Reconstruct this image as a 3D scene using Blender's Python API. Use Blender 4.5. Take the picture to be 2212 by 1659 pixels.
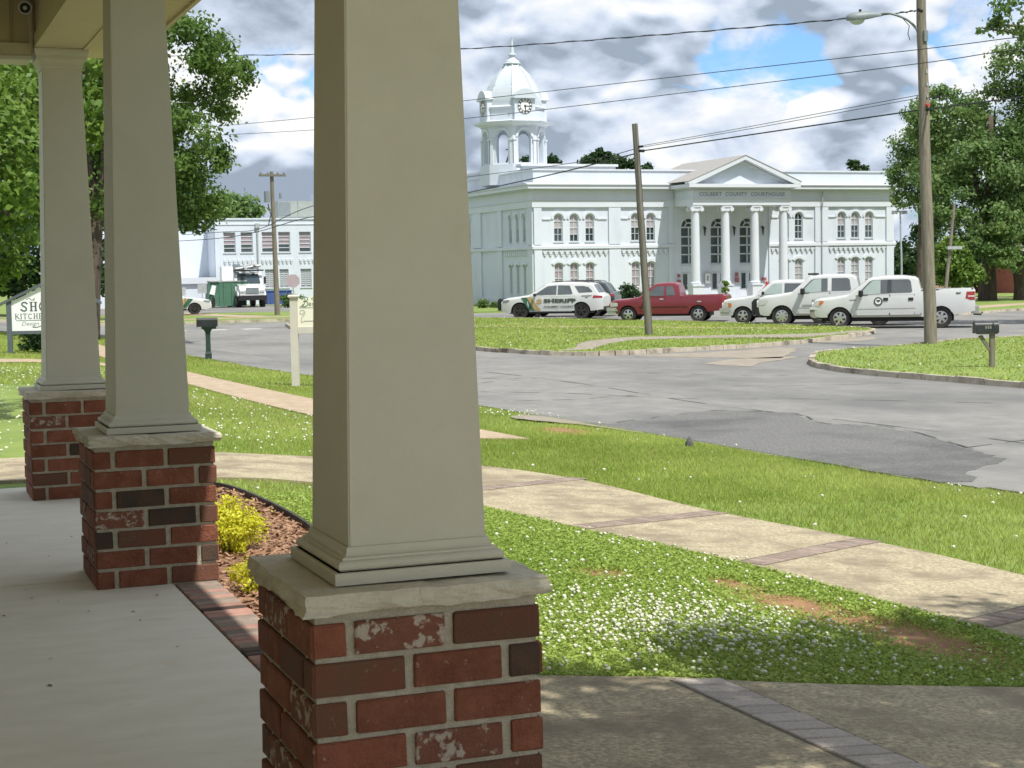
import bpy, bmesh, math, random
import numpy as np
from mathutils import Vector, Matrix
R = math.radians
random.seed(7)
rng = np.random.default_rng(11)
scene = bpy.context.scene
col = scene.collection
for o in list(bpy.data.objects):
    bpy.data.objects.remove(o)

# ------------------------------------------------------------------ camera
EYE = 1.606
cam_d = bpy.data.cameras.new('camera')
cam = bpy.data.objects.new('camera', cam_d)
col.objects.link(cam)
cam_d.sensor_width = 36.0
cam_d.lens = 36.0 * 3500 / 2212
cam_d.clip_start = 0.05
cam_d.clip_end = 9000
yaw, pitch, roll = R(21.35), R(-4.02), R(1.0)
fw = Vector((math.sin(yaw) * math.cos(pitch), math.cos(yaw) * math.cos(pitch), math.sin(pitch)))
rt = Vector((math.cos(yaw), -math.sin(yaw), 0))
up = rt.cross(fw)
rt2 = rt * math.cos(roll) - up * math.sin(roll)
up2 = up * math.cos(roll) + rt * math.sin(roll)
cam.matrix_world = Matrix(((rt2.x, up2.x, -fw.x, 0), (rt2.y, up2.y, -fw.y, 0), (rt2.z, up2.z, -fw.z, EYE), (0, 0, 0, 1)))
cam_d.dof.use_dof = True
cam_d.dof.focus_distance = 5.5
cam_d.dof.aperture_fstop = 36.0
scene.camera = cam
scene.cycles.diffuse_bounces = 5
scene.cycles.max_bounces = 10

# ------------------------------------------------------------------ sun, sky, exposure
SUN = Vector((0.16, -0.52, 1.0)).normalized()          # towards the sun
sun_d = bpy.data.lights.new('sun', 'SUN')
sun_d.energy = 2.0
sun_d.angle = R(0.6)
sun_d.color = (1.0, 0.965, 0.90)
sun = bpy.data.objects.new('sun', sun_d)
col.objects.link(sun)
sun.rotation_euler = SUN.to_track_quat('Z', 'Y').to_euler()
SKY_STRENGTH = 0.12

scene.view_settings.view_transform = 'Standard'
scene.view_settings.look = 'None'
scene.view_settings.gamma = 1.0
scene.view_settings.use_curve_mapping = False
scene.view_settings.exposure = 1.58

world = bpy.data.worlds.new('World')
scene.world = world
world.use_nodes = True
wn, wl = world.node_tree.nodes, world.node_tree.links
wn.clear()


def wnode(t, **kw):
    n = wn.new(t)
    for k, v in kw.items():
        setattr(n, k, v)
    return n


def wmath(op, a, b=None, c=None, clamp=False):
    n = wnode('ShaderNodeMath', operation=op, use_clamp=clamp)
    for i, v in enumerate((a, b, c)):
        if v is None:
            continue
        if isinstance(v, (int, float)):
            n.inputs[i].default_value = v
        else:
            wl.new(v, n.inputs[i])
    return n.outputs[0]


def wvec(op, a, b):
    n = wnode('ShaderNodeVectorMath', operation=op)
    for i, v in enumerate((a, b)):
        if isinstance(v, (tuple, list)):
            n.inputs[i].default_value = v
        else:
            wl.new(v, n.inputs[i])
    return n.outputs[0]


sky = wnode('ShaderNodeTexSky', sky_type='NISHITA')
sky.sun_disc = False
sky.sun_elevation = math.asin(SUN.z)
sky.sun_rotation = math.atan2(SUN.x, SUN.y)
sky.air_density = 1.3
sky.dust_density = 0.6
sky.ozone_density = 2.0
tc = wnode('ShaderNodeTexCoord')
CLOUD_OFF = (7.3, 2.2, 0.9)


def cloud_density(dz, detail):
    base_dir = wvec('MULTIPLY', wvec('ADD', tc.outputs['Generated'], (0, 0, dz)), (1, 1, 1.75))
    p = wvec('ADD', base_dir, CLOUD_OFF)
    w = wnode('ShaderNodeTexNoise')
    w.inputs['Scale'].default_value = 11.0
    w.inputs['Detail'].default_value = 1.0
    wl.new(p, w.inputs['Vector'])
    wob = wvec('MULTIPLY', wvec('SUBTRACT', w.outputs['Color'], (0.5, 0.5, 0.5)), (0.03, 0.03, 0.03))
    p2 = wvec('ADD', p, wob)
    n = wnode('ShaderNodeTexNoise')
    n.inputs['Scale'].default_value = 8.5
    n.inputs['Detail'].default_value = detail
    n.inputs['Roughness'].default_value = 0.53
    wl.new(p2, n.inputs['Vector'])
    v = wnode('ShaderNodeTexNoise')
    v.inputs['Scale'].default_value = 17.0
    v.inputs['Detail'].default_value = 2.0 if detail > 5 else 0.0
    wl.new(p2, v.inputs['Vector'])
    puff = wmath('MULTIPLY', wmath('SUBTRACT', wmath('ABSOLUTE', wmath('SUBTRACT', v.outputs['Fac'], 0.5)), 0.08), 0.75)
    return wmath('ADD', n.outputs['Fac'], puff)


d0 = cloud_density(0.0, 7.0)
d1 = cloud_density(0.022, 3.0)
d2 = cloud_density(0.006, 6.0)
mr = wnode('ShaderNodeMapRange', interpolation_type='SMOOTHSTEP')
mr.inputs['From Min'].default_value = 0.30
mr.inputs['From Max'].default_value = 0.395
wl.new(d0, mr.inputs['Value'])
cover = mr.outputs['Result']
broad = wmath('MULTIPLY', wmath('SUBTRACT', d0, d1), 2.3)
fine = wmath('MULTIPLY', wmath('SUBTRACT', d0, d2), 3.0)
thick = wmath('MULTIPLY', wmath('SUBTRACT', d0, 0.46), -1.5)
bign = wnode('ShaderNodeTexNoise')
bign.inputs['Scale'].default_value = 4.5
bign.inputs['Detail'].default_value = 2.0
wl.new(wvec('MULTIPLY', wvec('ADD', tc.outputs['Generated'], (2.6, 1.1, 0.5)), (1, 1, 3.6)), bign.inputs['Vector'])
shade = wmath('MULTIPLY', wmath('SUBTRACT', 0.47, bign.outputs['Fac']), 1.0)
lit2 = wmath('ADD', wmath('ADD', wmath('ADD', broad, fine), wmath('ADD', thick, shade)), 0.57, clamp=True)
crmp = wnode('ShaderNodeValToRGB')
els = crmp.color_ramp.elements
els[0].position = 0.0
els[0].color = (1.0, 1.2, 1.48, 1)
els[1].position = 1.0
els[1].color = (3.1, 3.08, 2.98, 1)
e = els.new(0.45)
e.color = (1.95, 2.2, 2.6, 1)
wl.new(lit2, crmp.inputs['Fac'])
bluesc = wvec('MULTIPLY', sky.outputs['Color'], (0.23, 0.345, 0.54))
mixc = wnode('ShaderNodeMix', data_type='RGBA')
wl.new(cover, mixc.inputs['Factor'])
wl.new(bluesc, mixc.inputs['A'])
wl.new(crmp.outputs['Color'], mixc.inputs['B'])
bg = wnode('ShaderNodeBackground')
bg.inputs['Strength'].default_value = SKY_STRENGTH
wl.new(mixc.outputs['Result'], bg.inputs['Color'])
wout = wnode('ShaderNodeOutputWorld')
wl.new(bg.outputs['Background'], wout.inputs['Surface'])


# ------------------------------------------------------------------ materials
def M(name, c1, c2=None, scale=4.0, rough=0.8, bump=0.0, bscale=60.0, metal=0.0, spec=0.4, coat=0.0,
      stretch=(1, 1, 1), rnd=0.0, c3=None, scale3=1.0, amt3=(0.55, 0.7), detail=6.0, world_co=False, trans=0.0, attr=None, bdist=0.01):
    m = bpy.data.materials.new(name)
    m.use_nodes = True
    n, l = m.node_tree.nodes, m.node_tree.links
    b = n['Principled BSDF']
    b.inputs['Roughness'].default_value = rough
    b.inputs['Metallic'].default_value = metal
    b.inputs['Specular IOR Level'].default_value = spec
    b.inputs['Coat Weight'].default_value = coat
    b.inputs['Coat Roughness'].default_value = 0.08
    b.inputs['Base Color'].default_value = (*c1, 1)
    tcn = n.new('ShaderNodeTexCoord')
    if world_co:
        geo = n.new('ShaderNodeNewGeometry')
        vec = geo.outputs['Position']
    else:
        vec = tcn.outputs['Object']
    oi = n.new('ShaderNodeObjectInfo')
    if rnd:
        av = n.new('ShaderNodeVectorMath')
        av.operation = 'MULTIPLY_ADD'
        cb = n.new('ShaderNodeCombineXYZ')
        for i in range(3):
            l.new(oi.outputs['Random'], cb.inputs[i])
        l.new(cb.outputs[0], av.inputs[0])
        av.inputs[1].default_value = (37, 61, 23)
        l.new(vec, av.inputs[2])
        vec = av.outputs[0]
    mp = n.new('ShaderNodeMapping')
    mp.inputs['Scale'].default_value = stretch
    l.new(vec, mp.inputs['Vector'])
    vec = mp.outputs['Vector']
    out = None
    if attr:
        at = n.new('ShaderNodeAttribute')
        at.attribute_name = attr
        out = at.outputs['Color']
    elif c2 is not None:
        no = n.new('ShaderNodeTexNoise')
        no.inputs['Scale'].default_value = scale
        no.inputs['Detail'].default_value = detail
        no.inputs['Roughness'].default_value = 0.62
        l.new(vec, no.inputs['Vector'])
        rp = n.new('ShaderNodeMapRange')
        rp.inputs['From Min'].default_value = 0.32
        rp.inputs['From Max'].default_value = 0.68
        l.new(no.outputs['Fac'], rp.inputs['Value'])
        mx = n.new('ShaderNodeMix')
        mx.data_type = 'RGBA'
        l.new(rp.outputs['Result'], mx.inputs['Factor'])
        mx.inputs['A'].default_value = (*c1, 1)
        mx.inputs['B'].default_value = (*c2, 1)
        out = mx.outputs['Result']
    if c3 is not None:
        n3 = n.new('ShaderNodeTexNoise')
        n3.inputs['Scale'].default_value = scale3
        n3.inputs['Detail'].default_value = 7
        n3.inputs['Roughness'].default_value = 0.65
        ofs = n.new('ShaderNodeVectorMath')
        ofs.inputs[1].default_value = (13.7, 4.1, 9.3)
        l.new(vec, ofs.inputs[0])
        l.new(ofs.outputs[0], n3.inputs['Vector'])
        r3 = n.new('ShaderNodeMapRange')
        r3.inputs['From Min'].default_value = amt3[0]
        r3.inputs['From Max'].default_value = amt3[1]
        l.new(n3.outputs['Fac'], r3.inputs['Value'])
        m3 = n.new('ShaderNodeMix')
        m3.data_type = 'RGBA'
        l.new(r3.outputs['Result'], m3.inputs['Factor'])
        if out is not None:
            l.new(out, m3.inputs['A'])
        else:
            m3.inputs['A'].default_value = (*c1, 1)
        m3.inputs['B'].default_value = (*c3, 1)
        out = m3.outputs['Result']
    if rnd and out is not None:
        hv = n.new('ShaderNodeHueSaturation')
        mr_ = n.new('ShaderNodeMapRange')
        mr_.inputs['To Min'].default_value = 1 - rnd
        mr_.inputs['To Max'].default_value = 1 + rnd
        l.new(oi.outputs['Random'], mr_.inputs['Value'])
        l.new(mr_.outputs['Result'], hv.inputs['Value'])
        l.new(out, hv.inputs['Color'])
        out = hv.outputs['Color']
    if out is not None:
        l.new(out, b.inputs['Base Color'])
    if bump:
        nb = n.new('ShaderNodeTexNoise')
        nb.inputs['Scale'].default_value = bscale
        nb.inputs['Detail'].default_value = 5
        l.new(vec, nb.inputs['Vector'])
        bp = n.new('ShaderNodeBump')
        bp.inputs['Strength'].default_value = bump
        bp.inputs['Distance'].default_value = bdist
        l.new(nb.outputs['Fac'], bp.inputs['Height'])
        l.new(bp.outputs['Normal'], b.inputs['Normal'])
    if trans:
        tr = n.new('ShaderNodeBsdfTranslucent')
        if out is not None:
            l.new(out, tr.inputs['Color'])
        else:
            tr.inputs['Color'].default_value = (*c1, 1)
        ms = n.new('ShaderNodeMixShader')
        ms.inputs['Fac'].default_value = trans
        l.new(b.outputs['BSDF'], ms.inputs[1])
        l.new(tr.outputs['BSDF'], ms.inputs[2])
        l.new(ms.outputs['Shader'], n['Material Output'].inputs['Surface'])
    return m


MT = {}
MT['brick_red'] = M('brick_red', (0.175, 0.056, 0.03), (0.265, 0.10, 0.06), 14, 0.88, 0.9, 90, rnd=0.16, c3=(0.40, 0.29, 0.22), scale3=48, amt3=(0.63, 0.69))
MT['brick_dark'] = M('brick_dark', (0.045, 0.035, 0.028), (0.09, 0.05, 0.033), 8, 0.85, 0.5, 120, rnd=0.12, c3=(0.20, 0.055, 0.03), scale3=7, amt3=(0.6, 0.72))
MT['brick_brown'] = M('brick_brown', (0.125, 0.068, 0.042), (0.16, 0.055, 0.033), 8, 0.85, 0.5, 120, rnd=0.12, c3=(0.35, 0.26, 0.2), scale3=30, amt3=(0.62, 0.8))
MT['brick_pale'] = M('brick_pale', (0.16, 0.062, 0.04), (0.22, 0.09, 0.06), 14, 0.9, 0.9, 80, rnd=0.08, c3=(0.44, 0.38, 0.32), scale3=24, amt3=(0.52, 0.58))
MT['mortar'] = M('mortar', (0.44, 0.40, 0.31), (0.60, 0.55, 0.44), 30, 0.95, 1.0, 150, world_co=True)
MT['cap_stone'] = M('cap_stone', (0.52, 0.48, 0.38), (0.66, 0.62, 0.52), 7, 0.9, 0.9, 45, c3=(0.40, 0.37, 0.28), scale3=5, amt3=(0.56, 0.75), world_co=True)
MT['paint_beige'] = M('paint_beige', (0.58, 0.56, 0.47), (0.62, 0.60, 0.505), 3, 0.6, 0.25, 260, c3=(0.52, 0.495, 0.40), scale3=2.6, amt3=(0.60, 0.9), world_co=True)
MT['paint_trim'] = M('paint_trim', (0.52, 0.45, 0.31), (0.56, 0.49, 0.345), 4, 0.6, 0.05, 300, world_co=True)
MT['soffit'] = M('soffit', (0.55, 0.47, 0.31), (0.58, 0.50, 0.34), 3, 0.6, world_co=True)
MT['slab'] = M('slab_concrete', (0.70, 0.665, 0.56), (0.80, 0.765, 0.67), 2.5, 0.82, 0.25, 260, stretch=(1, 2.2, 1), c3=(0.68, 0.57, 0.40), scale3=3.0, amt3=(0.58, 0.78), world_co=True, detail=12)
MT['aggregate'] = M('aggregate_concrete', (0.21, 0.175, 0.115), (0.55, 0.475, 0.31), 42, 0.9, 0.7, 160, c3=(0.24, 0.195, 0.13), scale3=2.4, amt3=(0.44, 0.62), world_co=True, detail=8)
MT['sidewalk'] = M('sidewalk_concrete', (0.30, 0.225, 0.15), (0.42, 0.33, 0.23), 5, 0.9, 0.3, 90, c3=(0.28, 0.22, 0.15), scale3=1.5, amt3=(0.5, 0.8), world_co=True)
MT['curb'] = M('curb_concrete', (0.33, 0.29, 0.22), (0.46, 0.41, 0.33), 3, 0.9, 0.5, 60, c3=(0.12, 0.10, 0.075), scale3=1.2, amt3=(0.48, 0.66), world_co=True)
MT['paver'] = M('paver', (0.21, 0.16, 0.125), (0.30, 0.235, 0.19), 14, 0.9, 0.5, 150, rnd=0.16)
MT['paver_grey'] = M('paver_grey', (0.31, 0.27, 0.23), (0.44, 0.385, 0.335), 60, 0.9, 0.5, 150, rnd=0.10)
MT['paver_red'] = M('paver_red', (0.32, 0.165, 0.125), (0.42, 0.25, 0.20), 12, 0.9, 0.4, 150, rnd=0.2)
MT['joint'] = M('joint_sand', (0.10, 0.085, 0.06), (0.16, 0.13, 0.09), 40, 0.95, world_co=True)
MT['asphalt'] = M('asphalt', (0.175, 0.17, 0.158), (0.235, 0.23, 0.213), 3.2, 0.88, 0.7, 110, stretch=(1, 0.7, 1), c3=(0.135, 0.133, 0.127), scale3=0.30, amt3=(0.44, 0.66), world_co=True, detail=13)
MT['asphalt_patch'] = M('asphalt_patch', (0.075, 0.074, 0.071), (0.20, 0.195, 0.185), 30, 0.9, 0.8, 60, c3=(0.07, 0.07, 0.068), scale3=0.5, amt3=(0.46, 0.7), world_co=True, detail=8)
MT['crack'] = M('crack_tar', (0.075, 0.074, 0.07), (0.11, 0.108, 0.10), 3, 0.85, world_co=True)
MT['road_paint'] = M('road_paint', (0.5, 0.5, 0.48), (0.3, 0.3, 0.29), 6, 0.7, world_co=True)
MT['lawn'] = M('lawn_ground', (0.12, 0.18, 0.035), (0.20, 0.26, 0.06), 1.3, 0.95, 0.9, 45, c3=(0.16, 0.125, 0.06), scale3=0.8, amt3=(0.62, 0.80), world_co=True, detail=10)
MT['dirt'] = M('red_dirt', (0.20, 0.105, 0.05), (0.32, 0.18, 0.09), 5, 0.95, 0.8, 60, world_co=True)
MT['sand'] = M('sandy_dirt', (0.21, 0.185, 0.15), (0.30, 0.26, 0.205), 3, 0.95, 0.8, 40, world_co=True)
MT['mulch'] = M('mulch', (0.14, 0.065, 0.035), (0.30, 0.17, 0.10), 40, 0.95, 1.0, 90, world_co=True)
MT['rubber_edging'] = M('rubber_edging', (0.03, 0.028, 0.024), (0.055, 0.05, 0.04), 9, 0.7)
MT['grass_blade'] = M('grass_blade', (0.1, 0.2, 0.03), rough=0.6, trans=0.4, attr='tint', spec=0.25)
MT['leaf'] = M('leaf', (0.1, 0.2, 0.03), rough=0.5, trans=0.45, attr='tint', spec=0.35)
MT['flower'] = M('clover_flower', (0.62, 0.62, 0.50), (0.50, 0.52, 0.38), 120, 0.8, world_co=True)
MT['bark'] = M('bark', (0.055, 0.043, 0.033), (0.12, 0.095, 0.072), 6, 0.95, 0.9, 14, stretch=(1, 1, 0.25), world_co=True)
MT['pole_wood'] = M('pole_wood', (0.13, 0.115, 0.09), (0.25, 0.22, 0.17), 7, 0.9, 0.8, 20, stretch=(3, 3, 0.16), world_co=True)
MT['pole_dark'] = M('pole_dark', (0.11, 0.105, 0.085), (0.19, 0.175, 0.14), 7, 0.9, 0.7, 20, stretch=(3, 3, 0.2), world_co=True)
MT['white'] = M('white_masonry', (0.55, 0.60, 0.67), (0.60, 0.64, 0.70), 1.2, 0.7, 0.12, 30, stretch=(1, 1, 0.35), c3=(0.48, 0.525, 0.58), scale3=0.9, amt3=(0.52, 0.80), world_co=True)
MT['white_trim'] = M('white_trim', (0.60, 0.64, 0.69), (0.56, 0.595, 0.64), 0.9, 0.65, world_co=True)
MT['dome'] = M('dome_metal', (0.47, 0.525, 0.57), (0.52, 0.565, 0.60), 1.0, 0.45, world_co=True)
MT['shingle'] = M('shingle', (0.26, 0.25, 0.235), (0.32, 0.305, 0.29), 5, 0.9, 0.4, 20, world_co=True)
MT['roof_gravel'] = M('roof_gravel', (0.40, 0.39, 0.37), (0.5, 0.49, 0.46), 3, 0.95, world_co=True)
MT['glass_dark'] = M('glass_dark', (0.028, 0.045, 0.045), (0.05, 0.07, 0.07), 0.8, 0.06, spec=0.9, world_co=True)
MT['blind'] = M('blind', (0.34, 0.31, 0.33), (0.42, 0.39, 0.40), 9, 0.4, stretch=(6, 6, 0.4), spec=0.7, world_co=True)
MT['blind_pink'] = M('blind_pink', (0.30, 0.24, 0.27), (0.37, 0.30, 0.32), 6, 0.4, spec=0.7, world_co=True)
MT['letter_grey'] = M('letter_grey', (0.23, 0.27, 0.30), None, rough=0.5)
MT['black'] = M('black', (0.012, 0.012, 0.013), (0.02, 0.02, 0.021), 8, 0.6)
MT['rubber'] = M('rubber', (0.018, 0.018, 0.018), (0.035, 0.033, 0.03), 6, 0.85, 0.3, 80)
MT['car_white'] = M('car_white', (0.56, 0.57, 0.565), (0.52, 0.53, 0.52), 1.5, 0.35, coat=0.6)
MT['car_red'] = M('car_red', (0.19, 0.018, 0.028), (0.16, 0.016, 0.025), 1.5, 0.35, coat=0.7)
MT['car_dark'] = M('car_dark', (0.028, 0.035, 0.038), (0.04, 0.048, 0.05), 1.5, 0.3, coat=0.6)
MT['car_grey_trim'] = M('car_grey_trim', (0.20, 0.20, 0.165), (0.26, 0.255, 0.21), 3, 0.5)
MT['car_glass'] = M('car_glass', (0.045, 0.055, 0.06), (0.07, 0.085, 0.09), 1.2, 0.05, spec=1.0, coat=0.5)
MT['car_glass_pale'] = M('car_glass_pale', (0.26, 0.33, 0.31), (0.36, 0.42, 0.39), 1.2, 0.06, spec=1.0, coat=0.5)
MT['chrome'] = M('chrome', (0.62, 0.62, 0.60), (0.5, 0.5, 0.48), 6, 0.28, metal=0.85)
MT['chrome_dull'] = M('chrome_dull', (0.45, 0.47, 0.42), (0.36, 0.38, 0.33), 3, 0.35, metal=0.5)
MT['lamp_clear'] = M('lamp_clear', (0.42, 0.43, 0.40), (0.55, 0.55, 0.52), 10, 0.15, spec=0.9)
MT['lamp_amber'] = M('lamp_amber', (0.55, 0.16, 0.03), None, rough=0.2)
MT['lamp_red'] = M('lamp_red', (0.24, 0.012, 0.016), (0.34, 0.05, 0.05), 10, 0.2)
MT['gold'] = M('gold_decal', (0.36, 0.26, 0.12), (0.42, 0.31, 0.16), 5, 0.4)
MT['green_decal'] = M('green_decal', (0.03, 0.105, 0.065), (0.045, 0.13, 0.08), 5, 0.4)
MT['decal_dark'] = M('decal_dark', (0.055, 0.065, 0.055), None, rough=0.5)
MT['mail_black'] = M('mail_black', (0.016, 0.02, 0.02), (0.03, 0.034, 0.033), 5, 0.45)
MT['mail_green'] = M('mail_green', (0.016, 0.035, 0.03), (0.03, 0.055, 0.048), 6, 0.5)
MT['sign_cream'] = M('sign_cream', (0.72, 0.70, 0.56), (0.76, 0.74, 0.61), 3, 0.6)
MT['sign_post'] = M('sign_post', (0.50, 0.47, 0.41), (0.55, 0.52, 0.45), 4, 0.7)
MT['sign_white'] = M('sign_white', (0.78, 0.79, 0.78), (0.73, 0.745, 0.74), 4, 0.6)
MT['sign_slate'] = M('sign_slate', (0.075, 0.095, 0.105), (0.10, 0.12, 0.13), 5, 0.6)
MT['script_green'] = M('script_green', (0.10, 0.17, 0.10), (0.16, 0.23, 0.15), 6, 0.6)
MT['grey_line'] = M('grey_line', (0.32, 0.32, 0.29), None, rough=0.7)
MT['stop_hazy'] = M('stop_hazy', (0.36, 0.29, 0.30), (0.42, 0.35, 0.355), 5, 0.5)  # red paled to greyish pink, distance haze put into the colour
MT['galv'] = M('galvanised', (0.36, 0.38, 0.385), (0.44, 0.46, 0.46), 5, 0.5, metal=0.3)
MT['lamp_grey'] = M('lamp_grey', (0.16, 0.19, 0.20), (0.21, 0.24, 0.25), 6, 0.5)
MT['lens'] = M('lens', (0.42, 0.45, 0.46), (0.52, 0.55, 0.56), 9, 0.2)
MT['wire'] = M('wire', (0.035, 0.04, 0.045), None, rough=0.7)
MT['dump_green'] = M('dump_green', (0.055, 0.14, 0.09), (0.08, 0.18, 0.115), 3, 0.6)
MT['dump_blue'] = M('dump_blue', (0.045, 0.085, 0.24), (0.06, 0.11, 0.28), 3, 0.6)
MT['ac_grey'] = M('ac_grey', (0.25, 0.28, 0.255), (0.31, 0.34, 0.31), 3, 0.7)
MT['red_paint'] = M('red_paint', (0.42, 0.05, 0.045), (0.5, 0.08, 0.07), 6, 0.5)
MT['red_sign'] = M('red_sign', (0.30, 0.09, 0.09), (0.36, 0.13, 0.13), 9, 0.6)
MT['pink_brick'] = M('pink_brick', (0.40, 0.28, 0.22), (0.48, 0.35, 0.28), 2, 0.9, world_co=True)
MT['red_wall'] = M('red_wall', (0.30, 0.09, 0.075), (0.36, 0.12, 0.10), 2, 0.9, world_co=True)
MT['cam_white'] = M('camera_white', (0.6, 0.6, 0.56), None, rough=0.4)
MT['siding'] = M('siding', (0.46, 0.39, 0.23), (0.50, 0.43, 0.26), 3, 0.6, world_co=True)
MT['groove'] = M('batten', (0.33, 0.27, 0.135), (0.36, 0.30, 0.155), 3, 0.6, world_co=True)
MT['gutter'] = M('gutter_white', (0.70, 0.70, 0.66), (0.74, 0.74, 0.70), 3, 0.4, world_co=True)
MT['stone_grey'] = M('stone_grey', (0.45, 0.44, 0.42), (0.55, 0.54, 0.52), 4, 0.9)


# ------------------------------------------------------------------ mesh helpers
class MB:
    def __init__(s):
        s.v = []
        s.f = []

    def add(s, vs, fs):
        b = len(s.v)
        s.v.extend([tuple(p) for p in vs])
        s.f.extend([tuple(i + b for i in f) for f in fs])
        return s

    def box(s, x0, x1, y0, y1, z0, z1):
        return s.add([(x0, y0, z0), (x1, y0, z0), (x1, y1, z0), (x0, y1, z0), (x0, y0, z1), (x1, y0, z1), (x1, y1, z1), (x0, y1, z1)],
                     [(0, 3, 2, 1), (4, 5, 6, 7), (0, 1, 5, 4), (1, 2, 6, 5), (2, 3, 7, 6), (3, 0, 4, 7)])

    def quad(s, a, b, c, d):
        return s.add([a, b, c, d], [(0, 1, 2, 3)])

    def prism(s, poly, a0, a1, axis='y'):
        """poly in the plane perpendicular to axis: y -> (x,z), x -> (y,z), z -> (x,y)"""
        n = len(poly)
        mk = {'y': lambda p, a: (p[0], a, p[1]), 'x': lambda p, a: (a, p[0], p[1]), 'z': lambda p, a: (p[0], p[1], a)}[axis]
        vs = [mk(p, a0) for p in poly] + [mk(p, a1) for p in poly]
        fs = [tuple(range(n))[::-1], tuple(range(n, 2 * n))] + [(i, (i + 1) % n, n + (i + 1) % n, n + i) for i in range(n)]
        return s.add(vs, fs)

    def tube(s, path, r, n=8, r2=None, cap=True):
        pts = [Vector(p) for p in path]
        k = len(pts)
        rs = r if isinstance(r, (list, tuple)) else [r + ((r2 if r2 is not None else r) - r) * i / max(1, k - 1) for i in range(k)]
        b = len(s.v)
        for i, p in enumerate(pts):
            t = (pts[min(i + 1, k - 1)] - pts[max(i - 1, 0)]).normalized()
            a = Vector((0, 0, 1)) if abs(t.z) < 0.9 else Vector((1, 0, 0))
            u = t.cross(a).normalized()
            w = t.cross(u)
            for j in range(n):
                an = 2 * math.pi * j / n
                s.v.append(tuple(p + (u * math.cos(an) + w * math.sin(an)) * rs[i]))
        for i in range(k - 1):
            for j in range(n):
                s.f.append((b + i * n + j, b + i * n + (j + 1) % n, b + (i + 1) * n + (j + 1) % n, b + (i + 1) * n + j))
        if cap:
            s.f.append(tuple(b + j for j in range(n))[::-1])
            s.f.append(tuple(b + (k - 1) * n + j for j in range(n)))
        return s

    def lathe(s, prof, n=24, c=(0, 0), square=False, rot=0.0):
        """prof: list of (r,z); square -> n=4 with r meaning half width"""
        if square:
            n = 4
            rot = math.pi / 4
        b = len(s.v)
        for r, z in prof:
            rr = r * (math.sqrt(2) if square else 1)
            for j in range(n):
                a = rot + 2 * math.pi * j / n
                s.v.append((c[0] + rr * math.cos(a), c[1] + rr * math.sin(a), z))
        for i in range(len(prof) - 1):
            for j in range(n):
                s.f.append((b + i * n + j, b + i * n + (j + 1) % n, b + (i + 1) * n + (j + 1) % n, b + (i + 1) * n + j))
        s.f.append(tuple(b + j for j in range(n))[::-1])
        k = len(prof) - 1
        s.f.append(tuple(b + k * n + j for j in range(n)))
        return s

    def xform(s, fn, start=0):
        s.v[start:] = [tuple(fn(p)) for p in s.v[start:]]
        return s

    def mesh(s, name, smooth=False):
        me = bpy.data.meshes.new(name)
        me.from_pydata(s.v, [], s.f)
        bm = bmesh.new()
        bm.from_mesh(me)
        bmesh.ops.recalc_face_normals(bm, faces=bm.faces)
        bm.to_mesh(me)
        bm.free()
        if smooth:
            me.polygons.foreach_set('use_smooth', [True] * len(me.polygons))
        return me

    def build(s, name, mat, parent=None, smooth=False, angle=None):
        me = s.mesh(name, smooth)
        o = link(name, me, mat, parent)
        if angle is not None:
            try:
                me.set_sharp_from_angle(angle=R(angle))
            except Exception:
                pass
        return o


def link(name, me, mat=None, parent=None, loc=None, rot=None):
    o = bpy.data.objects.new(name, me)
    col.objects.link(o)
    if mat is not None and me is not None and len(me.materials) == 0:
        me.materials.append(MT[mat] if isinstance(mat, str) else mat)
    if parent is not None:
        o.parent = parent
    if loc is not None:
        o.location = loc
    if rot is not None:
        o.rotation_euler = rot
    return o


def tag(o, label=None, cat=None, group=None, kind=None):
    if label:
        o['label'] = label
    if cat:
        o['category'] = cat
    if group:
        o['group'] = group
    if kind:
        o['kind'] = kind
    return o


def thing(name, label, cat, loc=(0, 0, 0), rz=0.0, group=None):
    o = bpy.data.objects.new(name, None)
    col.objects.link(o)
    o.empty_display_size = 0.2
    o.location = loc
    o.rotation_euler = (0, 0, rz)
    return tag(o, label, cat, group)


def text_mesh(body, size, bold=0.0, extrude=0.0, shear=0.0, spacing=1.0, align='LEFT'):
    """flat mesh of lettering in the xy plane"""
    cu = bpy.data.curves.new('lettering', 'FONT')
    cu.body = body
    cu.size = size
    cu.offset = bold
    cu.extrude = extrude
    cu.shear = shear
    cu.space_character = spacing
    cu.align_x = align
    cu.resolution_u = 4
    ob = bpy.data.objects.new('lettering_tmp', cu)
    col.objects.link(ob)
    dg = bpy.context.evaluated_depsgraph_get()
    me = bpy.data.meshes.new_from_object(ob.evaluated_get(dg))
    bpy.data.objects.remove(ob)
    bpy.data.curves.remove(cu)
    me.materials.clear()
    return me


def map_mesh(me, fn):
    for v in me.vertices:
        v.co = fn(v.co)
    return me


def arc_pts(cx, cz, r, a0, a1, n):
    return [(cx + r * math.cos(R(a0 + (a1 - a0) * i / n)), cz + r * math.sin(R(a0 + (a1 - a0) * i / n))) for i in range(n + 1)]


# ------------------------------------------------------------------ terrain
TX = [-4000, 1.7, 3.2, 5.0, 6.6, 9.6, 10.4, 4000]
TZ = [-0.20, -0.20, -0.25, -0.42, -0.50, -0.69, -0.80, -0.80]


def tz(x, y):
    z = np.interp(x, TX, TZ)
    s = np.clip((np.asarray(y) - 82) / 14.0, 0, 1) * np.clip((np.asarray(x) - 26) / 8.0, 0, 1)
    return z - 0.22 * s


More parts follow.
